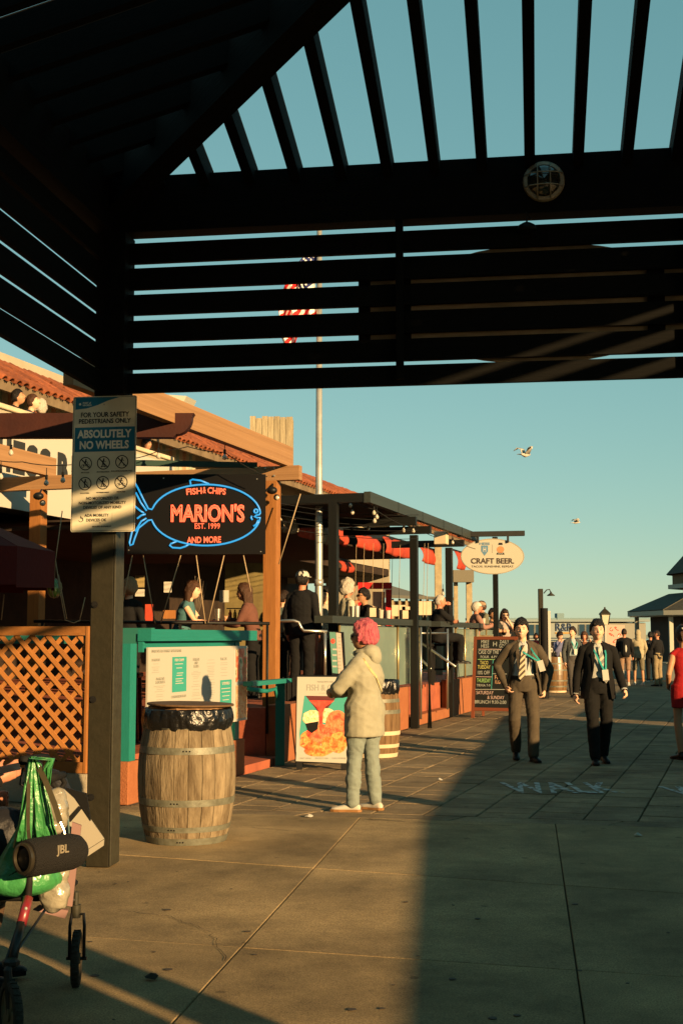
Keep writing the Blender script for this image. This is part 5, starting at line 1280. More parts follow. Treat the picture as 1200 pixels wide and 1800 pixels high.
def bagmesh(L, r, z0, z1, seed, amp=.018):
    b = MB(L); n = 150; rings = 12; vs = []
    for i in range(rings+1):
        u = i/rings; z = z1-(z1-z0)*u
        for k in range(n):
            a = 2*PI*k/n; c = (math.cos(a), math.sin(a)); q = noise.noise(Vector((c[0]*6+seed, c[1]*6, u*1.4)))+.6*noise.noise(Vector((c[0]*14+seed, c[1]*14, u*2)))
            rr = r+(.012+.016*math.sin(u*PI))+amp*q*(1-.55*u); zz = z+(.012*noise.noise(Vector((c[0]*1.6, c[1]*1.6+seed, 3)))*u)-.006*abs(q)
            vs.append((rr*c[0], rr*c[1], zz))
    for k in range(n): a = 2*PI*k/n; vs.append(((r-.03)*math.cos(a), (r-.03)*math.sin(a), z1-.05))
    fs = [(i*n+k, i*n+(k+1) % n, (i+1)*n+(k+1) % n, (i+1)*n+k) for i in range(rings) for k in range(n)]+[((rings+1)*n+k, (rings+1)*n+(k+1) % n, (k+1) % n, k) for k in range(n)]
    b.add(vs, fs); return b
bg = bagmesh(bl_, .318, .835, .995, 3).build('bin_bag', bagM, None, smooth=True, origin=(bcx, bcy, .835), label='black plastic bin bag folded over the rim of the big weathered barrel', cat='bag')
ld_ = T('barrel_lid', 'thin round wooden lid lying on the bagged barrel', 'lid', Vector((bcx, bcy, 1.0)))
b = MB(bl_); b.lathe([(.33, 1.012), (.333, 1.018), (.33, 1.026)], 40, Matrix.Rotation(rad(1.2), 4, 'Y')); b.build('disc', mat('old_lid', (.12, .07, .035), .7, (.08, .045, .02), 9), ld_)
b = MB(bl_); b.prism([(-.30, -.02), (-.26, -.16), (-.05, -.29), (.10, -.285), (.24, -.19), (.29, -.05)], .028, Matrix.Translation((0, 0, .982))); b.build('batten', orangewoodH, ld_)
c2 = G(656, 1330); b2r, b2l = barrel('trash_barrel', 'brown oak barrel bin with pale bands standing just behind the woman with pink hair', Vector((c2.x, c2.y+.05, 0)), .92, .35, .305, barrelM2,
    [(.03, .05, creamD), (.15, .045, creamD), (.31, .05, creamD), (.58, .05), (.72, .045), (.89, .04)])
bagmesh(b2l, .312, .80, .985, 8, .03).build('bin_bag', bagM, None, smooth=True, origin=(c2.x, c2.y, .8), label='black bin bag over the barrel behind the woman with pink hair', cat='bag')
c3_ = G(975, 1217); b3r, b3l = barrel('quay_barrel', 'glossy brown oak barrel out on the walkway beside the dark pile', Vector((c3_.x, c3_.y, 0)), .98, .345, .30, mat('barrel_varnished', (.16, .09, .035), .35, (.09, .05, .02), 5, stretch=(2, 2, .4), rnd=.12), [(.03, .05, creamD), (.17, .04), (.33, .04), (.62, .04), (.8, .04)], 20)
for k in range(3):
    a = 3.6+k*1.1; q = Vector((c3_.x+.17*math.cos(a), c3_.y+.17*math.sin(a), .98)); b = MB(Matrix.Translation(q)); b.lathe([(.03, 0), (.035, .09), (.02, .11), (.02, .14)], 10)
    b.build('jar', [chrome, black, glassb][k % 3], None, smooth=True, origin=q, label=('metal jar, left one on the quay barrel', 'black jar between the others on the quay barrel', 'clear jar, right one on the quay barrel')[k], cat='jar')

# ---- fish & chips A-frame
ab = G(567, 1353); AM = facing((ab.x, ab.y, .05), (1, -.05, 0), (0, .17, 1))
af = T('poster_a_frame', 'black A-frame with a fish and chips poster of orange fried seafood and red sauce', 'sign', (ab.x, ab.y, 0))
def apx(px, py): return onplane(AM, px, py)
fx0, fy0 = apx(520, 1338); fx1, _ = apx(613, 1342); _, fy1 = apx(570, 1190)
b = MB(AM); b.box(fx0-.012, fx1+.012, fy0-.02, fy1+.02, -.025, .0, bev=.006); b.build('frame', black, af)
b = MB(AM); b.box(fx0, fx1, fy0, fy1, .0005, .003); b.build('poster', pcream, af)
for x in (fx0+.04, fx1-.06): b = MB(); p0 = AM @ Vector((x, fy0+.02, -.012)); b.bar(p0, (p0.x, p0.y-.02, .0), .07, .03); b.build('leg', black, af)
for x in (fx0+.04, fx1-.06): b = MB(); p0 = AM @ Vector((x, fy1-.1, -.04)); b.bar(p0, (p0.x, p0.y+.42, .0), .04, .02, up=(0, 1, 0)); b.build('back_leg', black, af)
ptext('FISH & CHIPS', 539, 607, 1203, 1214, AM, pgrey, af, .012); ptext("MARION'S FISH MARKET", 558, 604, 1197, 1200, AM, pgrey, af); ppoly([(560, 1218), (600, 1218), (600, 1219), (560, 1219)], AM, pgrey, 'print_line', af)
ppoly([(535, 1223), (612, 1225), (612, 1310), (528, 1305), (526, 1290)], AM, mat('poster_teal', (.045, .26, .22), .5), 'poster_teal', af, .0032)
sauce = mat('poster_sauce', (.50, .03, .02), .3, (.62, .10, .06), 9); fr1 = food_mat('poster_fried', [(.30, .05, .015), (.60, .14, .03), (.68, .30, .08), (.55, .08, .03)], 13); fr2 = food_mat('poster_red_fried', [(.45, .03, .02), (.62, .09, .04), (.68, .20, .08), (.50, .04, .02)], 10)
grain = food_mat('poster_rice', [(.45, .30, .12), (.66, .52, .28), (.70, .60, .40)], 40)
ppoly([(537, 1223), (592, 1224), (574, 1248), (558, 1250)], AM, mat('poster_glass', (.10, .03, .03), .2), 'poster_jug', af, .0042)
ppoly([(543, 1231), (588, 1232), (572, 1242), (568, 1252), (566, 1285), (561, 1285), (560, 1250), (556, 1243)], AM, sauce, 'poster_sauce', af, .0070)
def blob(cx, cy, rx, ry, m, z, seed, nm):
    pts = []
    for k in range(22): a = 2*PI*k/22; q = 1+.22*noise.noise(Vector((math.cos(a)*1.8+seed, math.sin(a)*1.8, seed))); pts.append((cx+rx*q*math.cos(a), cy-ry*q*math.sin(a)))
    pts = [(min(max(x, 524+(1338-y)*.11*(1 if y < 1338 else 0)), 612), y) for x, y in pts]
    ppoly(pts, AM, m, nm, af, z, .0008)
blob(548, 1262, 17, 13, grain, .0062, 1, 'poster_food'); blob(575, 1258, 18, 13, grain, .0064, 2, 'poster_food')
blob(545, 1302, 22, 17, fr1, .0066, 3, 'poster_food'); blob(592, 1275, 20, 26, fr2, .0068, 4, 'poster_food'); blob(568, 1290, 30, 16, fr2, .0074, 5, 'poster_food'); blob(558, 1320, 22, 10, fr1, .0078, 6, 'poster_food'); blob(595, 1305, 15, 19, fr1, .0082, 7, 'poster_food'); blob(578, 1310, 12, 16, fr1, .0088, 9, 'poster_food')
ppoly([(537, 1272), (560, 1268), (558, 1282), (548, 1289), (541, 1284)], AM, black, 'poster_cup', af, .0094)
ppoly([(521, 1322), (540, 1330), (612, 1332), (612, 1342), (520, 1338)], AM, pcream, 'poster_base', af, .0096)
for s_, a, c in (('CRAFT BEERS', 526, 547), ('SMOKED FISH', 554, 577), ('CLAM CHOWDER', 583, 608)): ptext(s_, a, c, 1331.5, 1334.5, AM, pgrey, af, z=.0112)
# ---- small menu stand behind
q = P(590, 1150, 16.2); SMt = facing(q, (1, -.1, 0), (0, .12, 1))
ms_ = T('menu_stand', 'slim menu card with a red dot on a black stand behind the A-frame', 'sign', (q.x, q.y, .0))
ppoly([(577, 1109), (604, 1111), (608, 1188), (583, 1187)], SMt, black, 'stand_back', ms_, -.012, .01)
ppoly([(579, 1111), (590, 1111.5), (594, 1184), (584, 1183)], SMt, mat('card_teal', (.09, .21, .17), .5), 'card', ms_, .0, .002); ppoly([(590.5, 1112), (599, 1113), (604, 1184), (594.5, 1184)], SMt, mat('card_pink', (.42, .33, .28), .5), 'card', ms_, .0, .002)
ppoly([(585+4.2*math.cos(k*PI/6), 1127+4.6*math.sin(k*PI/6)) for k in range(12)][::-1], SMt, sauce, 'red_dot', ms_, .0025)
for y in (1140, 1150, 1160, 1170): ppoly([(584, y), (592, y+.3), (592, y+3), (584.5, y+3)], SMt, pcream, 'print_line', ms_, .0025)
for y in range(1120, 1180, 6): ppoly([(594, y), (599, y), (599.4, y+2), (594.4, y+2)], SMt, pgrey, 'print_line', ms_, .0025)
b = MB(); b.tube([P(590, 1186, 16.25), (q.x, q.y+.03, .05)], .02, 6); b.build('stem', black, ms_); b = MB(); b.lathe([(.16, 0), (.16, .03), (.03, .05)], 16, Matrix.Translation((q.x, q.y+.03, .005))); b.build('foot', black, ms_)
# black basket rack by the entrance
q = G(522, 1322); rk = T('black_wire_rack', 'rounded black metal rack by the terrace wall left of the A-frame', 'rack', (q.x, q.y+.3, 0))
zt_, zl_ = .98, .62
for k in range(9):
    x = q.x-.28+k*.07; b = MB(); b.tube([(x, q.y+.25, zt_), (x, q.y+.25, zl_+.05), (x, q.y+.28, zl_), (x, q.y+.5, zl_), (x, q.y+.52, zt_)], .008, 5); b.build('wire', black, rk)
b = MB(); b.box(q.x-.3, q.x+.3, q.y+.26, q.y+.28, zl_, zt_-.04); b.build('front_panel', black, rk)
for x in (-.28, .28): b = MB(); b.tube([(q.x+x, q.y+.4, 0), (q.x+x, q.y+.4, zt_)], .014, 6); b.build('leg', black, rk)
q = G(515, 1325); b = MB(); random.seed(3)
for k in range(260):
    a = random.uniform(0, 2*PI); r = random.uniform(0, 1)**.5; z = random.uniform(0, 1); p = q+Vector((r*.2*math.cos(a)*(1-.4*z), .2+r*.15*math.sin(a)*(1-.4*z), .02+z*.24)); d = Vector((random.uniform(-1, 1), random.uniform(-1, 1), random.uniform(-1, 1))).normalized()*.018; e = d.orthogonal().normalized()*.014
    b.add([p+d, p+e, p-d, p-e], [(0, 1, 2, 3)])
b.build('flowering_plant', mat('pale_blossom', (.45, .42, .22), .8, (.25, .24, .10), 9), label='small pale blossoming plant at the foot of the orange terrace wall', cat='plant')

# ---- teal handrail by the entrance
th_ = T('teal_handrail', 'teal painted wooden handrail between the booth and the A-frame', 'handrail', G(492, 1345))
hb = G(492, 1345); zt_ = P(495, 1196, hb.y).z; zl_ = P(440, 1196, 14.3).z
plank('post', tealM, th_, I4, (hb.x, hb.y, .0), (hb.x, hb.y, zt_-.03), .11, .09, (0, 1, 0))
a_ = P(436, 1194, 14.4); plank('top_rail', tealM, th_, I4, (a_.x, a_.y, zt_), (hb.x+.08, hb.y+.01, zt_), .12, .05)
b = MB(); b.tube([(a_.x, a_.y-.03, zt_-.05), (a_.x+.15, a_.y+.1, zt_-.08), (hb.x-.15, hb.y-.2, zt_-.12), (hb.x-.06, hb.y-.06, zt_-.10), (hb.x-.03, hb.y-.04, zt_-.22)], .025, 8); b.build('brace', tealM, th_, smooth=True)
bt = T('bent_rail', 'bent metal handrail end beside the dark steel post', 'rail', P(530, 1100, 17.5))
b = MB(); b.tube([P(x, y, 17.4) for x, y in ((482, 1092), (516, 1091), (525, 1094), (529, 1103), (534, 1109), (575, 1110))], .022, 8); b.build('pipe', chrome, bt, smooth=True)
b = MB(); b.tube([P(571, 1110, 17.4), P(571, 1200, 17.4)], .022, 8); b.build('pipe_leg', chrome, bt, smooth=True)

# ---- chalkboard
g1_ = G(829, 1262); CM = facing(Vector((g1_.x, g1_.y, .0)), (.93, -.36, 0), (.36*.17, .93*.17, 1))
cbd = T('chalkboard_sign', 'tall chalkboard in a red-brown wooden frame with coloured daily specials', 'sign', g1_)
wood_r = mat('redbrown_frame', (.14, .04, .018), .55)
x0, y0 = onplane(CM, 828, 1246); x1 = x0+.86; _, y1 = onplane(CM, 850, 1119)
b = MB(CM); b.box(x0+.05, x1-.05, .16, y1-.05, -.02, -.004); b.build('board', mat('slate', (.008, .010, .009), .7), cbd)
for nm, bx in (('stile', (x0, x0+.06, 0, y1)), ('stile', (x1-.06, x1, 0, y1)), ('rail', (x0+.0601, x1-.0601, y1-.06, y1)), ('rail', (x0+.0601, x1-.0601, .14, .20))): b = MB(CM); b.box(bx[0], bx[1], bx[2], bx[3], -.035, .01); b.build(nm, wood_r, cbd)
for x in (x0+.16, x1-.1): b = MB(); p0 = CM @ Vector((x, y1-.1, -.05)); b.bar(p0, (p0.x+.05, p0.y+.45, 0), .05, .03, up=(0, 1, 0)); b.build('back_leg', wood_r, cbd)
def chk(c): return mat('chalk_%d_%d_%d' % tuple(int(x*99) for x in c), c, .9)
cw_, cy_, cg_, co_, cp_, ct_ = chk((.30, .32, .28)), chk((.42, .40, .12)), chk((.24, .42, .14)), chk((.45, .26, .14)), chk((.42, .30, .26)), chk((.05, .30, .26))
for s_, u0, u1, v0, v1, m in (('MIKE\nHESS', 250, 388, 250, 385, cw_), ('H', 460, 525, 280, 360, cw_), ('DAILY\nGOOD', 568, 745, 250, 385, cw_), ('CASE OF THE PIER', 203, 690, 425, 495, cw_), ('FOUR  4-PACKS', 240, 650, 525, 570, cw_), ('TACO\nTUESDAY', 190, 412, 615, 755, cy_), ('10% OFF', 190, 400, 790, 855, cw_), ('THURSDAY', 175, 412, 925, 995, cg_), ('TRIVIA 7-9', 168, 408, 1025, 1068, cw_),
                             ('WED', 480, 570, 625, 690, co_), ('KID', 498, 560, 715, 755, cw_), ('FRI', 490, 590, 870, 940, co_), ('FLIGHT', 495, 640, 960, 1020, co_), ('SATURDAY', 165, 465, 1145, 1205, cp_), ('& SUNDAY', 360, 655, 1230, 1290, cp_), ('BRUNCH 9:30-2:00', 140, 690, 1310, 1370, cw_)):
    ptext(s_, 820+u0/10, 820+u1/10, 1100+v0/10, 1100+v1/10, CM, m, cbd, z=-.003, ext=.0006)
for u0, u1, v, m in ((200, 620, 405, cp_), (190, 700, 585, cg_), (160, 440, 890, cp_), (450, 700, 838, cw_), (145, 700, 1112, cw_)): ppoly([(820+u0/10, 1100+v/10), (820+u1/10, 1100+v/10+.4), (820+u1/10, 1100+v/10+1.3), (820+u0/10, 1100+v/10+.9)], CM, m, 'chalk_line', cbd, -.003)
ppoly([(865.5, 1159), (866.5, 1159), (863.5, 1211), (862.5, 1211)], CM, ct_, 'chalk_line', cbd, -.003)

# ---- craft beer oval sign
OY = 25.4; oc = P(865, 978, OY); OM = facing(oc, (1, 0, 0))
os_ = T('oval_hanging_sign', 'cream oval sign reading CRAFT BEER hanging from a black beam', 'sign', oc)
ow, oh = 56/2250*OY, 31.5/2250*OY
def ell2(w, h, n=40): return [(w*math.cos(2*PI*k/n), h*math.sin(2*PI*k/n)) for k in range(n)]
b = MB(); b.prism(ell2(ow, oh), .05, OM @ Matrix.Translation((0, 0, -.05))); b.build('plate', mat('oval_cream', (.31, .295, .235), .5), os_)
b = MB(); o1, o2 = ell2(ow*.995, oh*.995), ell2(ow*.972, oh*.95); n = 40; b.add([(x, y, .003) for x, y in o1+o2], [(k, (k+1) % n, n+(k+1) % n, n+k) for k in range(n)], OM); b.build('rim_line', mat('rim_grey', (.22, .20, .15), .5), os_)
ptext('CRAFT BEER.', 827, 903, 981, 991, OM, mat('sign_dark_brown', (.03, .022, .018), .6), os_, .03); ptext('TACOS. SUNSHINE. REPEAT.', 828, 903, 994, 997.5, OM, MATS['sign_dark_brown'], os_)
ppoly([(845, 959), (857, 959), (857, 969), (851, 977), (845, 969)][::-1], OM, mat('shield_blue', (.06, .14, .22), .5), 'shield', os_); ptext('H', 848.5, 853.5, 962, 970, OM, pcream, os_, .03, z=.006); ptext('HESS', 842, 860, 953.5, 958, OM, MATS['shield_blue'], os_, .03)
ppoly([(879+6.5*math.cos(k*PI/8), 966-6*math.sin(k*PI/8)) for k in range(16)][::-1], OM, mat('emblem_orange', (.36, .15, .06), .5), 'emblem', os_)
ppoly([(876, 954), (882, 954), (883, 958), (875, 958)], OM, black, 'emblem_hat', os_); ppoly([(873, 971.5), (885, 971.5), (886, 975), (872, 975)], OM, black, 'emblem_base', os_); ptext('BEER', 875, 883.5, 972.3, 974.3, OM, pcream, os_, z=.006)
ppoly([(864.3, 957), (864.9, 957), (864.9, 972), (864.3, 972)][::-1], OM, MATS['rim_grey'], 'divider_line', os_)
for x in (839.5, 892): b = MB(); a = P(x, 940, OY); c = P(x, 954, OY); b.bar(a, c, .03, .11, up=(0, 1, 0)); b.build('strap', steel, os_)
b = MB(); b.bar(P(803, 939.5, OY), P(921, 937.5, OY), .12, .10, up=(0, 0, 1)); b.build('arm_beam', steel, frame)
sp0 = L2(FR, P(870, 1000, 27)); stpost(sp0.x, sp0.y, 0, P(870, 944, 27).z, .10)

# ---- awnings under the restaurant roof
aN = -1.5
def awning(label, p, m, k):
    (xa, ya), (xb, yb), (xc, yc), (xd, yd) = p     # top left, top right, bottom right, bottom left
    A, B_, C_, D_ = [RN(aN, *q) for q in ((xa, ya), (xb, yb), (xc, yc), (xd, yd))]; b = MB(FR)
    zt_ = (A.z+B_.z)/2; zb_ = (C_.z+D_.z)/2; s_a, s_b = A.y, B_.y
    def f(u, v):
        s_ = s_a+(s_b-s_a)*u; z = zt_+(zb_-zt_)*v-.03*math.sin(u*PI)*v; n_ = aN+.10*math.sin(v*PI*.8)+.02*math.sin(u*14+k)
        return (n_, s_, z)
    b.grid(f, 14, 8); o = b.build('rolled_awning', m, None, smooth=True, th=.012, label=label, cat='awning', group='rolled awnings along the bar terrace')
    b2 = MB(FR); b2.tube([(aN-.02, s_a, zt_+.02), (aN-.02, s_b, zt_+.02)], .025, 6); b2.build('roller', blackm, o)
strM = stripe_mat('awning_stripes', (.24, .21, .16), (.16, .17, .13), 1.6, 'Y', cc=(.20, .11, .075))
awning('faded striped awning next to the orange post', ((487, 903), (513, 909), (513, 938), (487, 932)), strM, 1)
awning('red awning left of the flagpole', ((515, 909), (556, 920), (556, 952), (517, 938)), redM, 2)
awning('narrow striped awning just right of the flagpole', ((560, 921), (576, 925), (576, 958), (560, 953)), strM, 3)
awning('short red awning behind the near steel post', ((590, 930), (606, 934), (606, 960), (590, 955)), redM, 4)
awning('red awning in the middle of the terrace', ((622, 936), (661, 946), (661, 972), (622, 960)), redM, 5)
awning('red awning before the second steel post', ((672, 944), (716, 953), (716, 984), (672, 970)), redM, 6)
awning('red awning between the two right steel posts', ((736, 961), (764, 967), (764, 994), (740, 987)), redM, 7)
awning('farthest red awning beside the oval sign', ((797, 968), (812, 972), (812, 1002), (797, 998)), redM, 8)
awning('small red awning lower by the cream wall', ((592, 983), (616, 990), (616, 1006), (592, 1003)), redM, 9)
zc_ = RN(aN, 600, 957).z
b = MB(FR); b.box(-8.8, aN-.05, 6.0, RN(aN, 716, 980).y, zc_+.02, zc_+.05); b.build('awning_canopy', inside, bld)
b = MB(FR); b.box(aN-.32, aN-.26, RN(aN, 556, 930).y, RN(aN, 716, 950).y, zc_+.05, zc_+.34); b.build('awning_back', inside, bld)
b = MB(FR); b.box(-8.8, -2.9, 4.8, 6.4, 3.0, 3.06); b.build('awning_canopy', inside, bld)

# ---- maroon umbrella at the left
um = T('maroon_umbrella', 'dark maroon patio umbrella behind the lattice fence at the far left', 'umbrella', P(-110, 1120, 14.2)-Vector((0, 0, 1.2)))
uc = P(-110, 985, 14.2); ur = P(92, 985, 14.2).x-uc.x; zu = P(40, 968, 14.2).z; zl = P(60, 1032, 14.2).z
for k in range(8):
    a0, a1 = 2*PI*k/8+.2, 2*PI*(k+1)/8+.2; p0 = Vector((uc.x+ur*math.cos(a0), uc.y+ur*math.sin(a0), zu)); p1 = Vector((uc.x+ur*math.cos(a1), uc.y+ur*math.sin(a1), zu)); ap = Vector((uc.x, uc.y, zu+.55))
    b = MB(); b.add([p0, p1, ap], [(0, 1, 2)]); b.build('canopy_panel', maroon, um, th=.004)
    b = MB(); b.add([p0, p1, p1-Vector((0, 0, zu-zl)), p0-Vector((0, 0, zu-zl+.03))], [(0, 1, 2, 3)]); b.build('valance', maroon, um, th=.004)
b = MB(); b.tube([(uc.x, uc.y, 0), (uc.x, uc.y, zu+.6)], .025, 8); b.build('pole', white, um)

# ================================================================== DISTANCE
pile = T('mooring_pile', 'tall thin olive timber pile with a gooseneck lamp beside the quay barrel', 'pile', (0, 0, 0)); pg = P(950.5, 1120, 33.5); pile.location = (pg.x, 33.5, 0)
b = MB(); b.box(pg.x-.06, pg.x+.06, 33.45, 33.57, -.04, P(950, 1035, 33.5).z, bev=.01); b.build('shaft', olive, pile)
b = MB(); lp = [P(x, y, 33.5) for x, y in ((955, 1043), (960, 1037), (965, 1036), (967, 1041))]; b.tube(lp, .015, 6); b.build('lamp_arm', olive, pile, smooth=True)
c = P(967.5, 1040, 33.5); b = MB(Matrix.Translation(c)); b.lathe([(.02, 0), (.03, -.04), (.10, -.09), (.105, -.11)], 14); b.build('lamp_shade', olive2, pile, smooth=True)
p2 = T('mooring_pile', 'thick black pile with a white stripe standing left of the quay barrel', 'pile', (P(957, 1120, 32.5).x, 32.5, 0)); x_ = P(956, 1120, 32.5).x
b = MB(); b.tube([(x_, 32.5, -.04), (x_, 32.5, P(956, 1069, 32.5).z)], .10, 12); b.build('shaft', blackm, p2, smooth=40)
b = MB(); b.box(x_+.085, x_+.15, 32.42, 32.5, .7, P(956, 1074, 32.5).z); b.build('white_board', white, p2)
# lamp post with lantern
LY = 44; lx = P(1063, 1120, LY).x; lpz = P(1063, 1099, LY).z
lpo = T('lamp_post', 'white lamp post with a four-sided lantern behind the man in the black suit', 'street lamp', (lx, LY, 0))
b = MB(); b.tube([(lx, LY, 0), (lx, LY, .35), (lx, LY, .4), (lx, LY, lpz)], [.13, .12, .07, .055], 10); b.build('post', white, lpo, smooth=40)
b = MB(Matrix.Translation((lx, LY, lpz))); b.lathe([(.06, 0), (.12, .02), (.20, .36), (.19, .37)], 4, Matrix.Rotation(PI/4, 4, 'Z')); b.build('lantern_glass', mat('lantern_cream', (.42, .40, .30), .3), lpo)
b = MB(Matrix.Translation((lx, LY, lpz))); b.lathe([(.25, .36), (.24, .40), (.10, .52), (.04, .56), (.03, .62)], 4, Matrix.Rotation(PI/4, 4, 'Z')); b.build('lantern_roof', olive, lpo)
for k in range(4): a = PI/4+k*PI/2; b = MB(Matrix.Translation((lx, LY, lpz))); b.bar((.13*math.cos(a), .13*math.sin(a), .0), (.205*math.cos(a), .205*math.sin(a), .37), .02, .02); b.build('lantern_bar', olive, lpo)
# poster stand
PM = facing(P(1081, 1118, 43), (1, -.1, 0)); pst = T('poster_stand', 'pale pink poster board with red writing beside the lamp post', 'sign', (P(1081, 1118, 43).x, 43, 0))
ppoly([(1065, 1139), (1097, 1139), (1097, 1099), (1065, 1098)], PM, mat('poster_pink', (.42, .30, .24), .6), 'board', pst, -.03, .03)
for k_, (x_, y_) in enumerate(((1074, 1106), (1083, 1105), (1074, 1116), (1088, 1117), (1080, 1127), (1090, 1128))): b = MB(); pl = [onplane(PM, x_+(2.5+k_ % 3)*math.cos(t*.8), y_+3.2*math.sin(t*.8+k_)) for t in range(7)]; b.tube([PM @ Vector((*q_, .004)) for q_ in pl], .012, 4); b.build('red_scrawl', sauce, pst)
for x in (1068, 1094): a = P(x, 1138, 43.05); b = MB(); b.tube([a, (a.x, a.y, 0)], .02, 6); b.build('leg', white, pst)
# small black board near the barrel
BM = facing(P(975, 1139, 38.5), (1, 0, 0)); bs_ = T('small_chalk_sign', 'small black chalk sign with white letters behind the quay barrel', 'sign', (P(975, 1139, 38.5).x, 38.5, 0))
ppoly([(960, 1160), (987, 1160), (987, 1128), (960, 1128)], BM, blackm, 'board', bs_, -.03, .03); ptext('boT', 963, 976, 1135, 1147, BM, white, bs_, .03, z=.001)
for x in (962, 985): a = P(x, 1159, 38.6); b = MB(); b.tube([a, (a.x, a.y, 0)], .02, 6); b.build('leg', blackm, bs_)

# pale building / R&R
HY = 88.0; hbld = T('harbour_building', 'low pale harbour building with dark windows and an R&R sign', 'building', (P(1030, 1120, HY).x, HY, 0))
hm = mat('pale_blue_grey', (.20, .225, .21), .7); hm2 = mat('pale_grey', (.20, .20, .17), .8); win = mat('dark_blue_glass', (.012, .035, .06), .2)
xa, xb, xc = P(886, 1120, HY).x, P(1041, 1120, HY).x, P(1135, 1120, HY).x; zr_ = P(1000, 1093, HY).z
b = MB(); b.box(xa, xb-.01, HY, HY+12, -.04, zr_); b.build('wall', hm, hbld); b = MB(); b.box(xb, xc, HY+.1, HY+12, -.04, P(1080, 1095, HY).z); b.build('wall', hm2, hbld)
b = MB(); b.box(xa-.3, xc+.2, HY-.3, HY+12.3, zr_+.003, zr_+.15); b.build('roof', mat('pale_blue_roof', (.17, .21, .21), .7), hbld)
HM = facing((P(1000, 1120, HY).x, HY-.004, 0), (1, 0, 0))
for x0, x1, y0, y1 in ((928, 938, 1098, 1117), (940, 950, 1098, 1117), (1016, 1027, 1097.5, 1117), (1028.5, 1040, 1097.5, 1117)):
    f_ = ppoly([(x0, y1), (x1, y1), (x1, y0), (x0, y0)], HM, win, 'window', hbld, .0, .03)
    for xx in (x0, x1): ppoly([(xx-.4, y1), (xx+.4, y1), (xx+.4, y0), (xx-.4, y0)], HM, hm2, 'window_frame', f_, .03, .03)
for y in (1121, 1125): ppoly([(925, y+1.6), (1041, y+1.6), (1041, y), (925, y)], HM, win, 'blue_stripe', hbld, .002, .01)
ptext('R&R', 976, 1005, 1095.5, 1109, HM, mat('navy_letters', (.02, .04, .09), .6), hbld, .0, z=.01, ext=.03); ppoly([(975, 1114), (1008, 1114), (1008, 1111.3), (975, 1111.3)], HM, mat('gold_bar', (.33, .20, .05), .6), 'gold_bar', hbld, .01, .02)
# bridge; its blue is paled in the colour to stand for haze
bY = 1500; bz = P(1000, 1088, bY).z; brg = T('harbour_bridge', 'long low haze-paled blue bridge on slender piers across the far bay', 'bridge', (P(1050, 1120, bY).x, bY, -1)); bm_ = mat('bridge_haze_blue', (.13, .20, .22), .8)
xa, xb = P(820, 1120, bY).x, P(1500, 1120, bY).x
b = MB(); b.box(xa, xb, bY, bY+16, bz-1.6, bz+1.2); b.build('deck', bm_, brg)
x = xa+12; k = 0
while x < xb:
    b = MB(); b.box(x, x+2.2, bY+3, bY+12, -1.3, bz-1.6); b.build('pier', bm_, brg); x += 46
xt = P(985, 1120, bY).x; b = MB(); b.box(xt-4, xt+4, bY-1, bY+17, -1.3, P(985, 1078, bY).z); b.build('tower', bm_, brg)
b = MB(); random.seed(11); n = 90
hp = [(-1500+i*45, 8+14*max(0, noise.noise(Vector((i*.13, 2, 0))))+5*noise.noise(Vector((i*.5, 0, 0)))) for i in range(n)]
b.add([(x, 2600, -2) for x, z in hp]+[(x, 2600, z) for x, z in hp]+[(x, 3100, -2) for x, z in hp], [(i, i+1, n+i+1, n+i) for i in range(n-1)]+[(n+i, n+i+1, 2*n+i+1, 2*n+i) for i in range(n-1)]); b.build('far_shore_hills', mat('far_shore', (.10, .14, .14), .9), kind='structure')

# kiosk pavilion at the right
v0 = G(1100, 1120, 0) if 0 else None
kz = P(1165, 1073, 46).z
A_ = P(1165, 1073, 45.6); B_ = P(1102, 1077, 49.3); e1 = Vector((A_.x-B_.x, A_.y-B_.y)); L_e = e1.length; ang = math.atan2(e1.y, e1.x); pts = [Vector((B_.x, B_.y)), Vector((A_.x, A_.y))]
for k in range(1, 7): d = ang+k*PI/4; pts.append(pts[-1]+Vector((math.cos(d), math.sin(d)))*L_e)
cen = sum(pts, Vector((0, 0)))/8
kio = T('round_pavilion', 'eight-sided dark pavilion with a shingled roof and white posts at the right edge', 'pavilion', (cen.x, cen.y, 0))
shin = mat('roof_shingle', (.065, .062, .048), .85, (.04, .038, .03), 9, bump=.4, bscale=9); dwall = mat('pavilion_dark', (.035, .020, .013), .7); eaveM = mat('eave_white', (.34, .33, .27), .6)
def oct_(s_, z): return [(cen.x+(p.x-cen.x)*s_, cen.y+(p.y-cen.y)*s_, z) for p in pts]
z_e = kz; z_m = P(1188, 1043, 46).z
def ring(s0_, z0_, s1_, z1_, m, nm, split=False):
    a = oct_(s0_, z0_); c = oct_(s1_, z1_)
    for k in range(8): b = MB(); b.add([a[k], a[(k+1) % 8], c[(k+1) % 8], c[k]], [(0, 1, 2, 3)]); b.build(nm, m, kio, th=.03)
s_m = .68
ring(1.0, z_e, s_m, z_m+.05, shin, 'roof_panel'); ring(1.0, z_e-.005, 1.0, z_e-.17, eaveM, 'fascia'); ring(.985, z_e-.17, .86, z_e-.18, eaveM, 'soffit')
ring(s_m, z_m+.26, s_m, z_m+.42, eaveM, 'collar_board'); ring(s_m*.95, z_m+.42, s_m*.95, z_m+.8, mat('cupola_wall', (.13, .085, .04), .7), 'cupola_wall'); ring(s_m*1.02, z_m+.8, .06, z_m+4.2, shin, 'spire_panel')
ring(.82, z_e-.18, .82, .0, dwall, 'wall_panel')
for p in oct_(.93, 0): b = MB(); b.box(p[0]-.07, p[0]+.07, p[1]-.07, p[1]+.07, .5, z_e-.17); b.build('post', eaveM, kio)
ring(.97, .0, .97, .62, eaveM, 'base_wall'); ring(.98, .62, .80, .64, eaveM, 'base_cap')

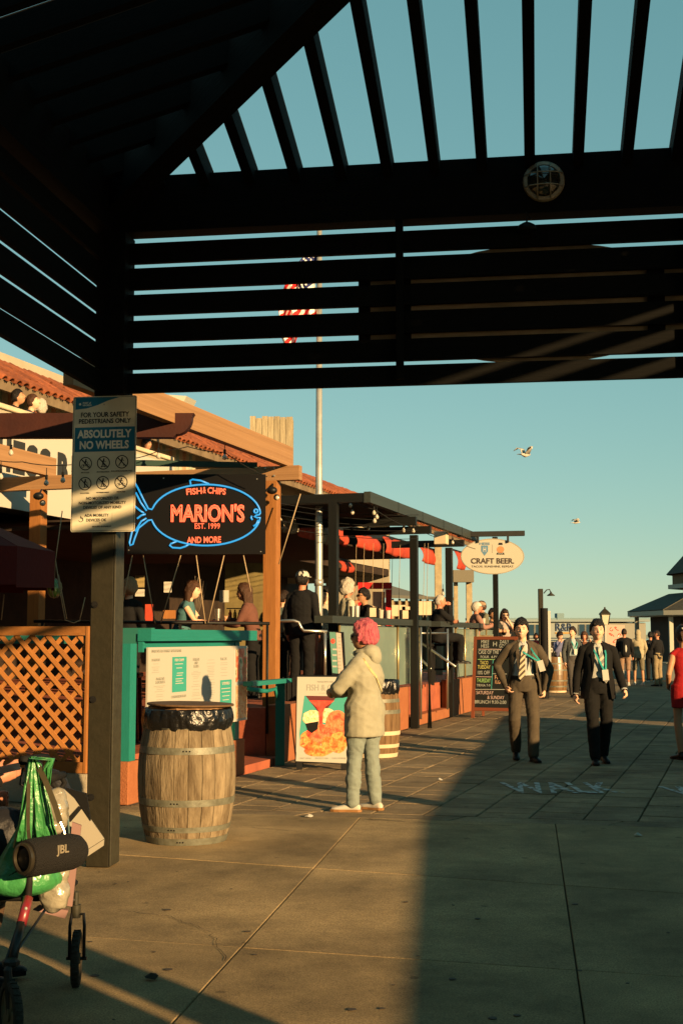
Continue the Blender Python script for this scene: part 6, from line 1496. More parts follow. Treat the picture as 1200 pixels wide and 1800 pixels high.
# far terrace timber columns and shed
ft = T('far_timber_frame', 'pale timber column frame beyond the bar terrace beneath the oval sign', 'pergola', P(800, 1100, 32)-Vector((0, 0, 1.2)))
tw = mat('pale_timber', (.30, .25, .15), .8, (.22, .18, .11), 7)
for x0, x1, y0, y1, Y in ((764, 776, 955, 1090, 30), (797, 804, 1015, 1090, 32), (819, 829, 1012, 1090, 32)):
    a = P(x0, 1000, Y).x; c = P(x1, 1000, Y).x; b = MB(); b.box(a, c, Y, Y+(c-a), .66, P(x0, y0, Y).z); b.build('column', tw, ft)
a = P(795, 1012, 31.9); c = P(831, 1012, 31.9); b = MB(); b.box(a.x, c.x, 31.7, 31.95, P(800, 1024, 32).z, P(800, 1003, 32).z); b.build('lintel', mat('grey_timber', (.13, .12, .09), .8), ft)
a = P(797, 990, 32).x; 
sh_ = T('far_shed', 'low grey-roofed shed seen between the steel posts beyond the terrace', 'building', P(740, 1120, 62)-Vector((0, 0, 1.5)))
xa, xb = P(670, 1120, 62).x, P(805, 1120, 62).x; zr1, zr0 = P(700, 1024, 62).z, P(700, 1045, 62).z
b = MB(); b.add([(xa, 62, zr0), (xb, 62, zr0-.15), (xb-1, 66, zr1-.6), (xa, 66, zr1+.2), (xa, 62, zr0-.15), (xb, 62, zr0-.3)], [(0, 1, 2, 3), (4, 5, 1, 0)]); b.build('roof', mat('shed_roof_grey', (.10, .10, .085), .8), sh_, th=.05)
b = MB(); b.box(xa+.3, xb-.4, 62.5, 66, 0, zr0-.3); b.build('wall', mat('shed_wall', (.10, .055, .03), .8), sh_)
for k in range(9): x = xa+.5+k*(xb-xa-1)/8; b = MB(); b.box(x, x+.12, 62.3, 62.42, 0, zr0-.2); b.build('post', tw, sh_)
rd = T('red_door_frame', 'bright red door frame beside the cream wall behind the bar', 'door frame', P(657, 1100, 28)-Vector((0, 0, .6)))
rdm = mat('bright_red_paint', (.42, .012, .012), .5); Yr = 27.6
for x0, x1, y0, y1 in ((629, 688, 1024, 1035), (678, 688, 1036, 1100), (629, 635, 1036, 1100)):
    a, c = P(x0, y1, Yr), P(x1, y0, Yr); b = MB(); b.box(a.x, c.x, Yr, Yr+.12, a.z, c.z); b.build('jamb' if y0 > 1030 else 'head', rdm, rd)
b = MB(); a, c = P(655, 1100, Yr+.1), P(676, 1040, Yr+.1); b.box(a.x, c.x, Yr+.13, Yr+.2, a.z, c.z); b.build('door_leaf', creamD, rd)

# gulls
def gull(label, c, w, ang):
    t = T('seagull', label, 'seagull', c, 'gulls in flight'); M = Matrix.Translation(c) @ Matrix.Rotation(ang, 4, 'Z'); gm_ = white
    b = MB(M); limb(b, [(-.16, 0, 0), (0, 0, 0), (.14, 0, .03), (.20, 0, .04)], [.02, .055, .045, .028], 8); b.build('body', gm_, t, smooth=True)
    for s in (-1, 1):
        b = MB(M); pr = [(.05, .03, .02, .07), (.0, s*.03*0+s*w*.35, .16, .06), (-.06, s*w*.7, .20, .04), (-.16, s*w, .10, .008)]
        vs = []
        for x, y, z, c_ in ((.03, s*.03, .02, .10), (.05, s*w*.4, .17, .09), (.0, s*w*.75, .20, .06), (-.10, s*w, .12, .012)): vs += [(x+c_, y, z), (x-c_, y, z-.01)]
        b.add(vs, [(2*i, 2*i+1, 2*i+3, 2*i+2) for i in range(3)]); b.build('wing', gm_, t, th=.012, smooth=True)
    b = MB(M); b.add([(-.14, -.02, 0), (-.14, .02, 0), (-.28, .06, 0), (-.28, -.06, 0)], [(0, 1, 2, 3)]); b.build('tail', gm_, t, th=.01)
    b = MB(M); b.tube([(.21, 0, .04), (.26, 0, .03)], [.01, .004], 6); b.build('beak', orangewood, t)
gull('larger white gull in flight right of the flagpole', P(922, 800, 30), .25, .9)
gull('tiny gull farther off, lower in the sky', P(1011, 919, 62), .30, .2)
# ================================================================== ROLLATOR, BOTTOM LEFT
ry = 5.55
ro = T('rollator', 'wheeled walker hung with bags at the bottom left', 'rollator', G(110, 1760))
alu = mat('walker_black_metal', (.03, .028, .026), .4, metal=.5); maro = mat('walker_maroon', (.16, .015, .02), .35, coat=.4); tyre = mat('tyre_rubber', (.035, .030, .022), .8, bump=.5, bscale=60); rimM = mat('rim_dusty', (.13, .10, .055), .6)
def wheel(c, r, w, axis, parent):
    M = Matrix.Translation(c) @ Vector((0, 0, 1)).rotation_difference(Vector(axis).normalized()).to_matrix().to_4x4()
    b = MB(M); n = 32; b.lathe([(r*.78, -w/2), (r*.93, -w/2), (r, -w*.25), (r, w*.25), (r*.93, w/2), (r*.78, w/2), (r*.74, 0), (r*.78, -w/2)], n, cap=False); t_ = b.build('tyre', tyre, parent, smooth=50)
    b = MB(M)
    for k in range(26): a = 2*PI*k/26; b.bar((r*math.cos(a), r*math.sin(a), -w*.38), (r*math.cos(a+.05), r*math.sin(a+.05), w*.38), .012, .006, up=(math.cos(a), math.sin(a), 0))
    b.build('tread_block', tyre, t_, kind='stuff')
    b = MB(M); b.lathe([(r*.80, -w*.3), (r*.80, w*.3), (r*.68, w*.3), (r*.66, 0), (r*.68, -w*.3), (r*.80, -w*.3)], n, cap=False)
    b.lathe([(r*.2, -w*.45), (r*.2, w*.45), (.001, w*.46)], 12); b.build('rim', rimM, t_, smooth=40)
    for k in range(5):
        a = 2*PI*k/5+.3; b = MB(M); b.bar((r*.18*math.cos(a), r*.18*math.sin(a), 0), (r*.70*math.cos(a), r*.70*math.sin(a), 0), .045, w*.45, up=(0, 0, 1)); b.build('spoke', rimM, t_)
# right front caster
c = G(134, 1733); cz = .118; cc = Vector((c.x, c.y, cz)); cr = T('x', None, None, (0, 0, 0)); bpy.data.objects.remove(cr)
wheel(cc, .118, .036, (1, .12, 0), ro)
top_c = P(134, 1588, c.y+.02)
for s_ in (-1, 1): b = MB(); b.tube([cc+Vector((s_*.032, 0, 0)), cc+Vector((s_*.032, 0, .14)), cc+Vector((s_*.026, .01, .19)), (top_c.x, top_c.y, top_c.z-.05)], .0075, 8); b.build('fork', alu, ro, smooth=True)
b = MB(); b.tube([(top_c.x, top_c.y, top_c.z-.06), (top_c.x, top_c.y, top_c.z-.005)], .022, 12); b.tube([(top_c.x, top_c.y, top_c.z-.005), (top_c.x, top_c.y, top_c.z+.05)], .012, 8); b.build('stem', olive2, ro, smooth=40)
b = MB(); b.tube([cc-Vector((.045, 0, 0)), cc+Vector((.045, 0, 0))], .008, 6); b.build('axle', alu, ro)
b = MB(); b.tube([(top_c.x, top_c.y, top_c.z+.02), P(112, 1592, c.y+.05), P(106, 1560, c.y+.08), P(98, 1480, c.y+.12), P(70, 1340, c.y+.2)], .013, 8); b.build('front_leg', alu, ro, smooth=True)
# near wheel and its leg
c2_ = P(20, 1752, 4.95); c2_.z = .125; wheel(c2_, .125, .034, (.80, .45, 0), ro)
lt0 = P(50, 1578, 5.15); b = MB(); b.tube([lt0, P(38, 1626, 5.08)], .020, 10); b.build('leg_tube', maro, ro, smooth=True)
b = MB(); b.tube([P(38.5, 1622, 5.08), P(20, 1700, 4.98)], .017, 10); b.build('leg_extension', alu, ro, smooth=True)
b = MB(); b.tube([P(33, 1626, 5.1), P(8, 1700, 5.0)], .008, 6); b.build('brake_rod', alu, ro)
b = MB(); b.tube([P(20, 1690, 4.98), P(14, 1705, 4.96), c2_], .016, 8); b.ell(P(20, 1692, 4.98), (.035, .03, .02), 8); b.build('axle_bracket', alu, ro)
for y in (1597, 1655): b = MB(); b.ell(P(46 if y < 1600 else 32, y, 5.05), (.007, .005, .007), 8); b.build('rivet', galv, ro)
b = MB(); b.tube([P(82, 1596, 5.35), P(30, 1672, 5.05)], .006, 6); b.build('cross_brace', alu, ro)
b = MB(); b.tube([P(50, 1580, 5.15), P(56, 1500, 5.2), P(50, 1345, 5.3)], .014, 8); b.build('rear_leg', alu, ro, smooth=True)
for (a_, c_) in (((40, 1337), (82, 1331)), ((88, 1368), (112, 1362))): b = MB(); b.tube([P(*a_, 5.3), P(*c_, 5.55)], [.019, .016], 10); b.build('hand_grip', blackm, ro, smooth=True)
b = MB(); b.tube([P(106, 1362, 5.5), P(114, 1376, 5.5), P(104, 1392, 5.5), P(92, 1376, 5.45)], .012, 8); b.build('brake_lever', blackm, ro, smooth=True)
b = MB(); b.tube([P(70, 1340, 5.4), P(40, 1352, 5.4), P(36, 1378, 5.4), P(60, 1395, 5.4), P(90, 1370, 5.4)], .005, 6); b.build('brake_cable', ropeD, ro, smooth=True)
b = MB(); b.tube([P(95, 1385, 5.5), P(118, 1410, 5.5), P(122, 1470, 5.5)], .005, 6); b.tube([P(92, 1390, 5.5), P(108, 1430, 5.5), P(112, 1460, 5.5)], .005, 6); b.build('brake_cable', mat('cable_blue_grey', (.08, .13, .13), .4), ro, smooth=True)
seat_c = P(60, 1560, 5.6); b = MB(); b.box(seat_c.x-.2, seat_c.x+.16, 5.4, 5.75, seat_c.z-.02, seat_c.z+.01, bev=.01); b.build('seat', blackm, ro)
# black backpack stuffing
bp_ = MB(); c = P(42, 1440, 5.72); random.seed(4)
for k in range(7): bp_.ell(c+Vector((random.uniform(-.12, .10), random.uniform(-.05, .08), random.uniform(-.22, .16))), (.11, .09, .13), 12)
me = voxel(bp_, .012, 3, .02, 9, 2); o = addmesh('black_bag', me, mat('black_nylon', (.012, .012, .014), .5, bump=.5, bscale=20), None); tag(o, 'bulging black cloth bag filling the middle of the walker', 'bag')
# green shopping bag
gb = mat('green_plastic', (.045, .23, .07), .38, (.03, .16, .045), 9, bump=.7, bscale=18, coat=.3)
gr = T('green_shopping_bag', 'crumpled green plastic shopping bag hanging by its handles from the walker', 'bag', P(50, 1590, 5.25))
def bagpt(u, v):   # u around, v top to bottom
    y = 1440+v*135; cx = 62-28*v; hw = 24+52*v**1.2; a = u*2*PI; q = 1+.10*noise.noise(Vector((math.cos(a)*2, math.sin(a)*2, v*3)))+.06*noise.noise(Vector((math.cos(a)*6, math.sin(a)*6, v*5)))
    if v > .72: hw *= math.sqrt(max(.02, 1-((v-.72)/.29)**2))
    c = P(cx, y, 5.25); r = hw/2250*5.25*q; return c+Vector((r*math.cos(a), r*.62*math.sin(a), 0))
b = MB(); b.grid(lambda u, v: bagpt(u, v), 60, 26); b.build('bag_body', gb, gr, smooth=True)
for pts, w in (([(58, 1330), (64, 1345), (72, 1400), (78, 1450), (86, 1500)], 1), ([(56, 1332), (50, 1380), (46, 1440), (40, 1490)], .6), ([(62, 1331), (90, 1334), (84, 1350), (80, 1380)], .25)):
    P_ = [P(x, y, 5.18) for x, y in pts]; b = MB(); n = len(P_); vs = []
    for i, p in enumerate(P_):
        ww = (.012+.030*(i/(n-1))**1.2*w*1.4); 
        for k in range(7): t = k/6-.5; vs.append(p+Vector((t*2*ww, .012*math.sin(k*2.3+i), 0)))
    b.add(vs, [(i*7+k, i*7+k+1, (i+1)*7+k+1, (i+1)*7+k) for i in range(n-1) for k in range(6)]); b.build('handle', gb, gr, smooth=True, th=.002)
b = MB()
for k in range(8): a = P(16+k*6, 1540-k*3, 5.12); b.bar(a, P(30+k*6, 1530-k*3, 5.115), .002, .0025, up=(0, 1, 0))
b.build('print_line', ink, gr, kind='stuff')
# speaker
spk = T('portable_speaker', 'black cylindrical portable speaker slung across the walker by a strap', 'speaker', P(90, 1500, 5.1))
A = P(50, 1508, 5.02); B = P(137, 1495, 5.20); d = (B-A).normalized(); M = Matrix.Translation(A) @ Vector((0, 0, 1)).rotation_difference(d).to_matrix().to_4x4(); Ls = (B-A).length; r = .073
b = MB(M); b.lathe([(r*.80, -.012), (r*.93, -.01), (r*.98, .01), (r*1.0, Ls*.5), (r*.96, Ls*.85), (r*.84, Ls), (r*.6, Ls+.02), (.001, Ls+.025)], 36); b.build('body', mat('speaker_mesh', (.014, .013, .012), .75, bump=.8, bscale=260), spk, smooth=50)
b = MB(M); b.lathe([(r*.80, -.012), (r*.82, -.028), (r*.68, -.030), (r*.66, -.015)], 32, cap=False); b.build('end_ring', mat('dark_metal_ring', (.10, .085, .06), .3, metal=.8), spk, smooth=40)
b = MB(M); b.lathe([(r*.66, -.012), (r*.5, -.02), (.001, -.014)], 28); b.build('bass_cone', black, spk, smooth=True)
zc = (A+B)/2; JM = facing(P(112, 1492, 5.09)+Vector((0, -.030, .0)), (B-A).normalized()); textfit('JBL', 0, 0, .058, .042, JM, mat('speaker_logo', (.17, .145, .10), .4), spk, .02, ext=.004)
strapM = mat('olive_strap', (.045, .038, .02), .8)
b = MB(); L = [P(x, y, Y) for x, y, Y in ((60, 1332, 5.2), (80, 1372, 5.15), (97, 1415, 5.12), (106, 1445, 5.1))]
for a, c in zip(L[:-1], L[1:]): b.bar(a, c, .022, .003, up=(0, 1, 0))
b.build('strap', strapM, spk); b = MB(); b.tube([L[-1], P(112, 1458, 5.1), P(114, 1466, 5.1)], .006, 6); b.build('strap_clip', chrome, spk)
b = MB(); L = [P(52, 1336, 5.2), P(50, 1420, 5.14), P(50, 1460, 5.08), P(52, 1474, 5.05)]
for a, c in zip(L[:-1], L[1:]): b.bar(a, c, .014, .003, up=(0, 1, 0))
b.build('strap', strapM, spk)
# boxes and clear bag
card = mat('grey_carton', (.26, .24, .19), .7); bx = T('carton_box', 'tilted grey cardboard box with a black corner leaning out of the walker', 'box', P(150, 1500, 5.6))
BMx = facing(P(140, 1440, 5.6), (.80, 0, -.60), (.60, 0, .80))
def bpx(*pts): return [onplane(BMx, *p) for p in pts]
b = MB(BMx); b.prism(bpx((108, 1478), (140, 1502), (184, 1474), (134, 1402), (112, 1385)), .012, Matrix.Translation((0, 0, 0))); b.build('carton_face', card, bx)
b = MB(BMx); b.prism(bpx((112, 1382), (154, 1394), (161, 1442), (134, 1402)), .014, Matrix.Translation((0, 0, .004))); b.build('black_corner', black, bx)
b = MB(BMx); b.prism(bpx((118, 1440), (126, 1444), (146, 1420), (140, 1416)), .002, Matrix.Translation((0, 0, .013))); b.build('tape', blackm, bx)
b = MB(BMx); b.prism(bpx((140, 1503), (184, 1475), (183, 1486), (141, 1514)), .012, Matrix.Translation((0, 0, .0))); b.build('carton_edge', card, bx)
pk = T('pink_parcel', 'dusty pink flat parcel standing behind the clear bag on the walker', 'parcel', P(125, 1560, 5.5)); pinkm = mat('dusty_pink_card', (.20, .12, .11), .7)
PMx = facing(P(125, 1520, 5.52), (1, .1, 0)); b = MB(PMx); b.prism([onplane(PMx, *p) for p in ((116, 1590), (128, 1592), (144, 1450), (128, 1444))], .02); b.build('side', pinkm, pk)
b = MB(PMx); b.prism([onplane(PMx, *p) for p in ((60, 1597), (116, 1612), (122, 1598), (70, 1590))], .03); b.build('base', pinkm, pk)
cbg = MB(); c = P(98, 1568, 5.3)
cbg.ell(c, (.060, .05, .085), 14); cbg.ell(c+Vector((.02, 0, .12)), (.045, .04, .10), 12); cbg.ell(P(100, 1425, 5.4), (.055, .05, .10), 12)
me = voxel(cbg, .009, 2, .012, 16, 5); o = addmesh('clear_plastic_bag', me, mat('clear_plastic', (.27, .25, .19), .2, (.17, .155, .115), 16, coat=1, bump=.9, bscale=14), None); tag(o, 'crumpled translucent bag stuffed at the front of the walker', 'bag')

# ================================================================== PEOPLE IN THE PLACE
cT = lambda n, c, **k: fab(n, c, **k)
blk = fab('black', (.005, .005, .0055)); blk2 = fab('black_suit', (.004, .0038, .0035), b=.2)
# seated walker user, mostly outside the frame
person('person seated behind the walker at the left edge in brown trousers, mostly out of frame', (-1.93, 5.75, .02), 78, 1.72, skin=skinC, hair=('short', H_black), top=blk, bottom=('trousers', fab('brown_trousers', (.075, .042, .022))), shoes=(black, black),
       pose=sit(knR=(.12, .40, .56), knL=(-.08, .42, .56), anR=(.14, .30, .09), anL=(-.08, .34, .09), toeR=(.15, .46, .03), toeL=(-.08, .50, .03), chest=(0, .06, .84), neck=(0, .12, 1.05), head=(0, .16, 1.21), shR=(.185, .08, .98), shL=(-.185, .08, .98), elR=(.22, .22, .80), wrR=(.16, .40, .90)), vox=.012, seed=2)
st_ = T('bench_seat', 'dark bench under the person at the left edge', 'bench', (-2.0, 5.75, 0))
b = MB(); b.box(-2.35, -1.75, 5.45, 6.05, .40, .45, bev=.01); b.build('seat', darkp, st_)
for x in (-2.3, -1.8):
    for y in (5.5, 6.0): b = MB(); b.box(x-.02, x+.02, y-.02, y+.02, 0, .40); b.build('leg', darkp, st_)
# woman with pink hair
wp = G(641, 1425); hood_c = fab('oat_fleece', (.27, .265, .20), (.23, .225, .17), b=.35, sc=260)
wroot = person('woman with short pink hair, glasses and oatmeal hoodie standing with folded arms', (wp.x, wp.y, 0), 292, 1.64, True, skinB, ('crop', H_pink), top=hood_c, bottom=('jeans', fab('pale_denim', (.185, .225, .205), (.15, .18, .165), b=.5)), shoes=(fab('white_shoe', (.42, .40, .34), b=.1), mat('gum_sole', (.22, .11, .04), .6)),
       hood='down', pose=dict(elR=(.25, .15, 1.14), wrR=(-.04, .33, 1.10), elL=(-.26, .17, 1.15), wrL=(.03, .32, 1.12), hdR=(-1, -.1, 0), hdL=(1, -.1, -.1), pnR=(0, -1, 0), pnL=(0, -1, 0), anR=(.10, -.07, .09), knR=(.10, -.03, .51), toeR=(.14, .11, .03), hipR=(.09, -.02, .93), anL=(-.11, .08, .09), knL=(-.10, .07, .51), toeL=(-.15, .26, .03), hipL=(-.09, .02, .93)), headyaw=8, headpitch=-4, glasses=True, fat=1.22, top_len=.70, loose=2.2, vox=.010, seed=5)
def in_person(root, name, build, m):
    b = MB(); build(b); me = bpy.data.meshes.new(name); me.from_pydata([tuple(v) for v in b.v], [], b.f); return addmesh(name, me, m, root)
from mathutils.bvhtree import BVHTree
def strap_(b):
    hm = [c for c in wroot.children if c.name.startswith('hoodie')][0].data; bv = BVHTree.FromPolygons([v.co for v in hm.vertices], [tuple(p.vertices) for p in hm.polygons]); L = []
    for q in range(22):
        t = q/21; a = rad(196+t*112); z = 1.345-.30*t-.06*math.sin(t*PI); d = Vector((math.cos(a), math.sin(a), 0)); h = bv.ray_cast(Vector((0, 0, z))+d*.8, -d)
        if h[0] is not None: L.append(h[0]+d*.005)
    for u, w in zip(L[:-1], L[1:]): b.bar(u, w, .005, .022, up=(0, 0, 1))
in_person(wroot, 'bag_strap', strap_, fab('cream_strap', (.46, .38, .20)))
# man 1
m1 = G(921, 1337)
suit1 = fab('olive_suit', (.060, .047, .031), b=.2); lin1 = fab('suit_lining', (.28, .20, .14))
tie1 = stripe_mat('tie_brown_stripes', (.06, .045, .03), (.42, .36, .24), 9, 'DIAGONAL', rough=.5); tie2 = stripe_mat('tie_grey_stripes', (.16, .17, .16), (.42, .38, .28), 7, 'DIAGONAL', rough=.5, thr=.6)
teal_r = fab('teal_ribbon', (.03, .28, .27), b=.1); shirtM = fab('pale_shirt', (.36, .37, .35), b=.15); shirt2 = fab('white_shirt', (.38, .38, .34), b=.15)
r1 = person('smiling man in an open brown-grey suit jacket with striped tie and teal lanyard', (m1.x, m1.y, 0), 183, 1.75, skin=skinA, hair=('short', H_black), top=shirtM, bottom=('trousers', suit1), shoes=(black, black), jacket=(suit1, [(22, 22), (52, 50), (58, 60), (52, 66)], -.13, .055), tie=(tie1, .02), lanyard=(teal_r, -.19, .28),
       pose=dict(elR=(.33, -.07, 1.18), wrR=(.22, .03, .93), elL=(-.34, -.10, 1.14), wrL=(-.27, -.04, .88), knR=(.12, .05, .51), anR=(.09, -.16, .13), toeR=(.10, .02, .04), knL=(-.11, .10, .51), anL=(-.10, .14, .09), toeL=(-.15, .33, .035), head=(.02, .03, 1.63)), vox=.010, smile=True, headpitch=2, curl=.9, top_len=.93, seed=6, headyaw=-5)
m2 = G(1053, 1342)
r2 = person('man in a black suit with a pale striped tie and teal lanyard, walking', (m2.x, m2.y, 0), 182, 1.73, skin=skinA, hair=('short', H_black), top=shirt2, bottom=('trousers', blk2), shoes=(black, black), jacket=(blk2, [(20, 20), (26, 26), (34, 34), (40, 44)], -.16, .035), tie=(tie2, -.045), lanyard=(teal_r, -.06, .19),
       pose=dict(elR=(.245, -.05, 1.12), wrR=(.275, .0, .86), elL=(-.26, -.04, 1.13), wrL=(-.295, .12, .91), knR=(.09, .10, .51), anR=(.07, .12, .09), toeR=(.09, .31, .035), knL=(-.09, .03, .51), anL=(-.07, -.14, .12), toeL=(-.09, .05, .035)), vox=.010, headpitch=-2, curl=.7, top_len=.93, seed=7, loose=1.1)
def cuff(b):
    for e_, w_ in (((.245, -.05, 1.12), (.275, .0, .86)), ((-.26, -.04, 1.13), (-.295, .12, .91))):
        e_, w_ = Vector(e_)*.989, Vector(w_)*.989; b.tube([w_.lerp(e_, .04), w_-(e_-w_)*.06], .041, 12)
in_person(r2, 'shirt_cuff', cuff, shirt2)
# woman in red
rw = G(1205, 1335)
rr_ = person('woman in a short red dress with brown hair pinned up, cut by the right edge', (rw.x, rw.y, 0), 350, 1.66, True, skinB, ('short', H_brown), dress=fab('red_knit', (.30, .008, .010), b=.3, sc=200), shoes=(black, black),
       pose=dict(elL=(-.24, -.05, 1.12), wrL=(-.17, .12, .98), elR=(.24, .0, 1.12), wrR=(.15, .18, 1.05), anR=(.09, .02, .09), anL=(-.08, -.02, .09)), vox=.011, seed=9, fat=.88)
def bun(b): limb(b, [(0, -.07, 1.62), (0, -.10, 1.66)], [.06, .045], 12); limb(b, [(-.05, -.08, 1.57), (-.045, -.09, 1.50)], [.04, .025], 8)
in_person(rr_, 'hair_bun', bun, H_brown); in_person(rr_, 'hair_clip', lambda b: b.ell((-.045, -.11, 1.64), (.03, .02, .014), 8), white)
# far walkers
def far(label, px, py, face, H=1.75, fem=False, **k): q = G(px, py); k.setdefault('vox', .016); return person(label, (q.x, q.y, 0), face, H, fem, **k)
khaki = fab('khaki', (.22, .17, .095)); gsh = fab('white_trainer', (.4, .4, .36), b=.1)
far('man in grey jacket and pale blue shirt with a lanyard by the quay barrel', 1007, 1226, 165, 1.78, hair=('short', H_dark), skin=skinA, top=fab('ice_blue_shirt', (.27, .34, .35)), bottom=('trousers', fab('grey_trousers', (.055, .05, .045))), shoes=(black, black), jacket=(fab('slate_jacket', (.055, .062, .062)), [(24, 24), (48, 44), (54, 50), (52, 50)], -.08, .03), lanyard=(teal_r, 0, .25), headyaw=-55, pose=dict(elL=(-.30, .05, 1.15), wrL=(-.34, .24, 1.36), knR=(.10, .10, .51), anR=(.09, .14, .1), toeR=(.1, .3, .03)), seed=12)
far('person in a violet shirt raising a hand behind the quay barrel', 984, 1214, 150, 1.68, hair=('short', H_dark), skin=skinA, top=fab('violet_shirt', (.11, .12, .22)), bottom=('trousers', blk), shoes=(black, black), pose=dict(elR=(.25, .12, 1.15), wrR=(.16, .24, 1.42)), headpitch=25, seed=13)
far('tanned person half hidden behind the shoulder of the man in the black suit', 1028, 1214, 200, 1.66, True, hair=('bob', H_brown), skin=skinC, top=fab('rust_top', (.16, .07, .04)), bottom=('trousers', blk), shoes=(black, black), pose=dict(elR=(.25, .1, 1.16), wrR=(.12, .22, 1.42)), seed=14)
far('tiny person in a red top beside the dark pile', 942, 1186, 170, 1.66, True, hair=('bob', H_dark), skin=skinC, top=fab('red_top', (.36, .03, .03)), bottom=('trousers', blk), shoes=(black, black), seed=15, vox=.02)
bkp = far('bald man seen from behind in a black jacket with a black and white backpack', 1098, 1205, 10, 1.80, hair=('buzz', H_dark), skin=skinC, top=blk, bottom=('shorts', fab('tan_shorts', (.22, .14, .09))), shoes=(gsh, white), seed=16, fat=1.1)
in_person(bkp, 'backpack', lambda b: (limb(b, [(0, -.22, 1.02), (0, -.23, 1.34)], [.12, .11], 12),), blk); in_person(bkp, 'backpack_panel', lambda b: b.ell((.03, -.34, 1.17), (.035, .02, .12), 10), white)
far('person with a beige hood up, grey shorts and white shoes, seen from behind', 1122, 1204, 5, 1.76, hair=None, skin=skinB, top=fab('beige_hoodie', (.30, .26, .17)), hood='up', bottom=('shorts', fab('grey_shorts', (.13, .115, .075))), shoes=(gsh, white), pose=dict(elR=(.25, .02, 1.14), wrR=(.18, .14, .98), elL=(-.25, .02, 1.14), wrL=(-.18, .14, .98), anR=(.14, 0, .09), anL=(-.13, 0, .09), knR=(.12, .01, .51), knL=(-.12, .01, .51)), seed=17, loose=1.5)
far('man in a black jacket and tan trousers turned left by the pavilion', 1156, 1206, 320, 1.74, hair=('buzz', H_dark), skin=skinC, top=blk, bottom=('trousers', khaki), shoes=(black, black), pose=dict(elL=(-.22, .1, 1.15), wrL=(-.08, .26, 1.30), toeR=(.2, .14, .03)), seed=18, headyaw=30)
far('person all in black standing just behind the man in tan trousers', 1144, 1199, 10, 1.70, hair=('short', H_black), skin=skinC, top=blk, bottom=('trousers', blk), shoes=(gsh, white), seed=19)

# terrace people
def diner(label, px, py, Y, face, floor=.66, seat=False, Hd=None, **k):
    q = P(px, py, Y); k.setdefault('vox', .016)
    if seat:
        z = q.z-1.18; k.setdefault('H', 1.75); k['pose'] = sit(**k.get('pose', {})); r = person(label, (q.x, q.y, z), face, **k)
        if seat == 'stool': pass
        return r
    H = min(1.9, max(1.5, (q.z-floor)/1.63*1.75)); return person(label, (q.x, q.y, q.z-1.63*H/1.75), face, H, **k)
wd_ = fab('teal_vest', (.05, .13, .14)); darkcl = fab('charcoal', (.02, .018, .018)); brown_t = fab('rust_brown', (.12, .05, .035))
diner('long-haired woman in a teal vest top, arms on the table below the neon sign', 319, 1036, 19.0, 95, fem=True, skin=skinA, hair=('long', H_brown), top=wd_, sleeves='none', bottom=('trousers', darkcl), shoes=(black, black), lean=14, pose=dict(elR=(.22, .26, 1.14), wrR=(.08, .48, 1.12), elL=(-.22, .26, 1.14), wrL=(-.04, .46, 1.12)), seed=21, vox=.012, fat=1.1)
diner('fair-haired person in a black coat seen from behind beside the olive post', 228, 1034, 18.0, 20, fem=True, skin=skinA, hair=('bob', hairmat('fair', (.20, .12, .06), (.28, .18, .09))), top=blk, bottom=('trousers', blk), shoes=(black, black), seed=22)
diner('woman with long grey-brown hair leaning in across the table by the orange post', 446, 1040, 18.6, 280, fem=True, skin=skinB, hair=('long', H_brown), top=brown_t, bottom=('trousers', blk), shoes=(black, black), lean=12, pose=dict(elR=(.2, .2, 1.12), wrR=(.06, .38, 1.2), elL=(-.2, .2, 1.12), wrL=(-.06, .4, 1.12)), seed=23)
diner('man in a white baseball cap and black shirt seen from behind beside the orange post', 531, 1018, 18.6, 25, skin=skinC, hair=('short', H_black), top=blk, bottom=('trousers', blk), shoes=(black, black), cap=fab('white_cap', (.42, .42, .36)), seed=24, vox=.012, fat=1.15)
diner('person in a pale top half hidden behind the man in the white cap', 498, 1052, 20.5, 70, skin=skinA, hair=('short', H_dark), top=fab('mint_top', (.25, .32, .27)), bottom=('trousers', blk), shoes=(black, black), seed=25)
diner('white-haired person in a cream shirt at the bar rail', 610, 1034, 20.8, 70, skin=skinC, hair=('bob', H_grey), top=fab('cream_shirt', (.42, .40, .30)), bottom=('trousers', khaki), shoes=(black, black), seed=26, vox=.013, fat=1.1)
diner('dark-haired person with glasses in black at the bar rail facing left', 645, 1048, 22.0, 245, skin=skinB, hair=('short', H_black), top=blk, bottom=('trousers', blk), shoes=(black, black), glasses=True, seat=True, pose=dict(elR=(.2, .2, .8), wrR=(.05, .22, 1.02)), seed=27)
diner('person with long dark hair behind the near steel post', 572, 1046, 21.5, 200, fem=True, skin=skinA, hair=('long', H_black), top=fab('cream_shirt', (.42, .40, .30)), bottom=('trousers', blk), shoes=(black, black), seed=28)
diner('balding man in a black jacket with a hand at his chin by the steps', 767, 1057, 24.4, 75, skin=skinC, hair=('buzz', H_grey), top=blk, bottom=('trousers', blk), shoes=(black, black), seat=True, pose=dict(elR=(.2, .22, .82), wrR=(.04, .24, 1.08)), seed=29, fat=1.15)
diner('person in a white cap and pinkish top at the far rail', 832, 1068, 28.0, 80, skin=skinC, hair=('short', H_grey), cap=MATS['cloth_white_cap'], top=fab('pink_top', (.24, .13, .10)), bottom=('trousers', khaki), shoes=(black, black), seat=True, seed=30)
diner('man in a tan hat behind the person in the white cap', 850, 1066, 29.3, 250, skin=skinC, hair=('short', H_brown), cap=fab('tan_hat', (.26, .18, .11)), top=fab('olive_top', (.12, .12, .08)), bottom=('trousers', khaki), shoes=(black, black), seat=True, seed=31)
diner('person in dark clothes bent behind the sign post', 862, 1080, 29.8, 150, skin=skinB, hair=('short', H_black), top=darkcl, bottom=('trousers', blk), shoes=(black, black), seat=True, seed=32)
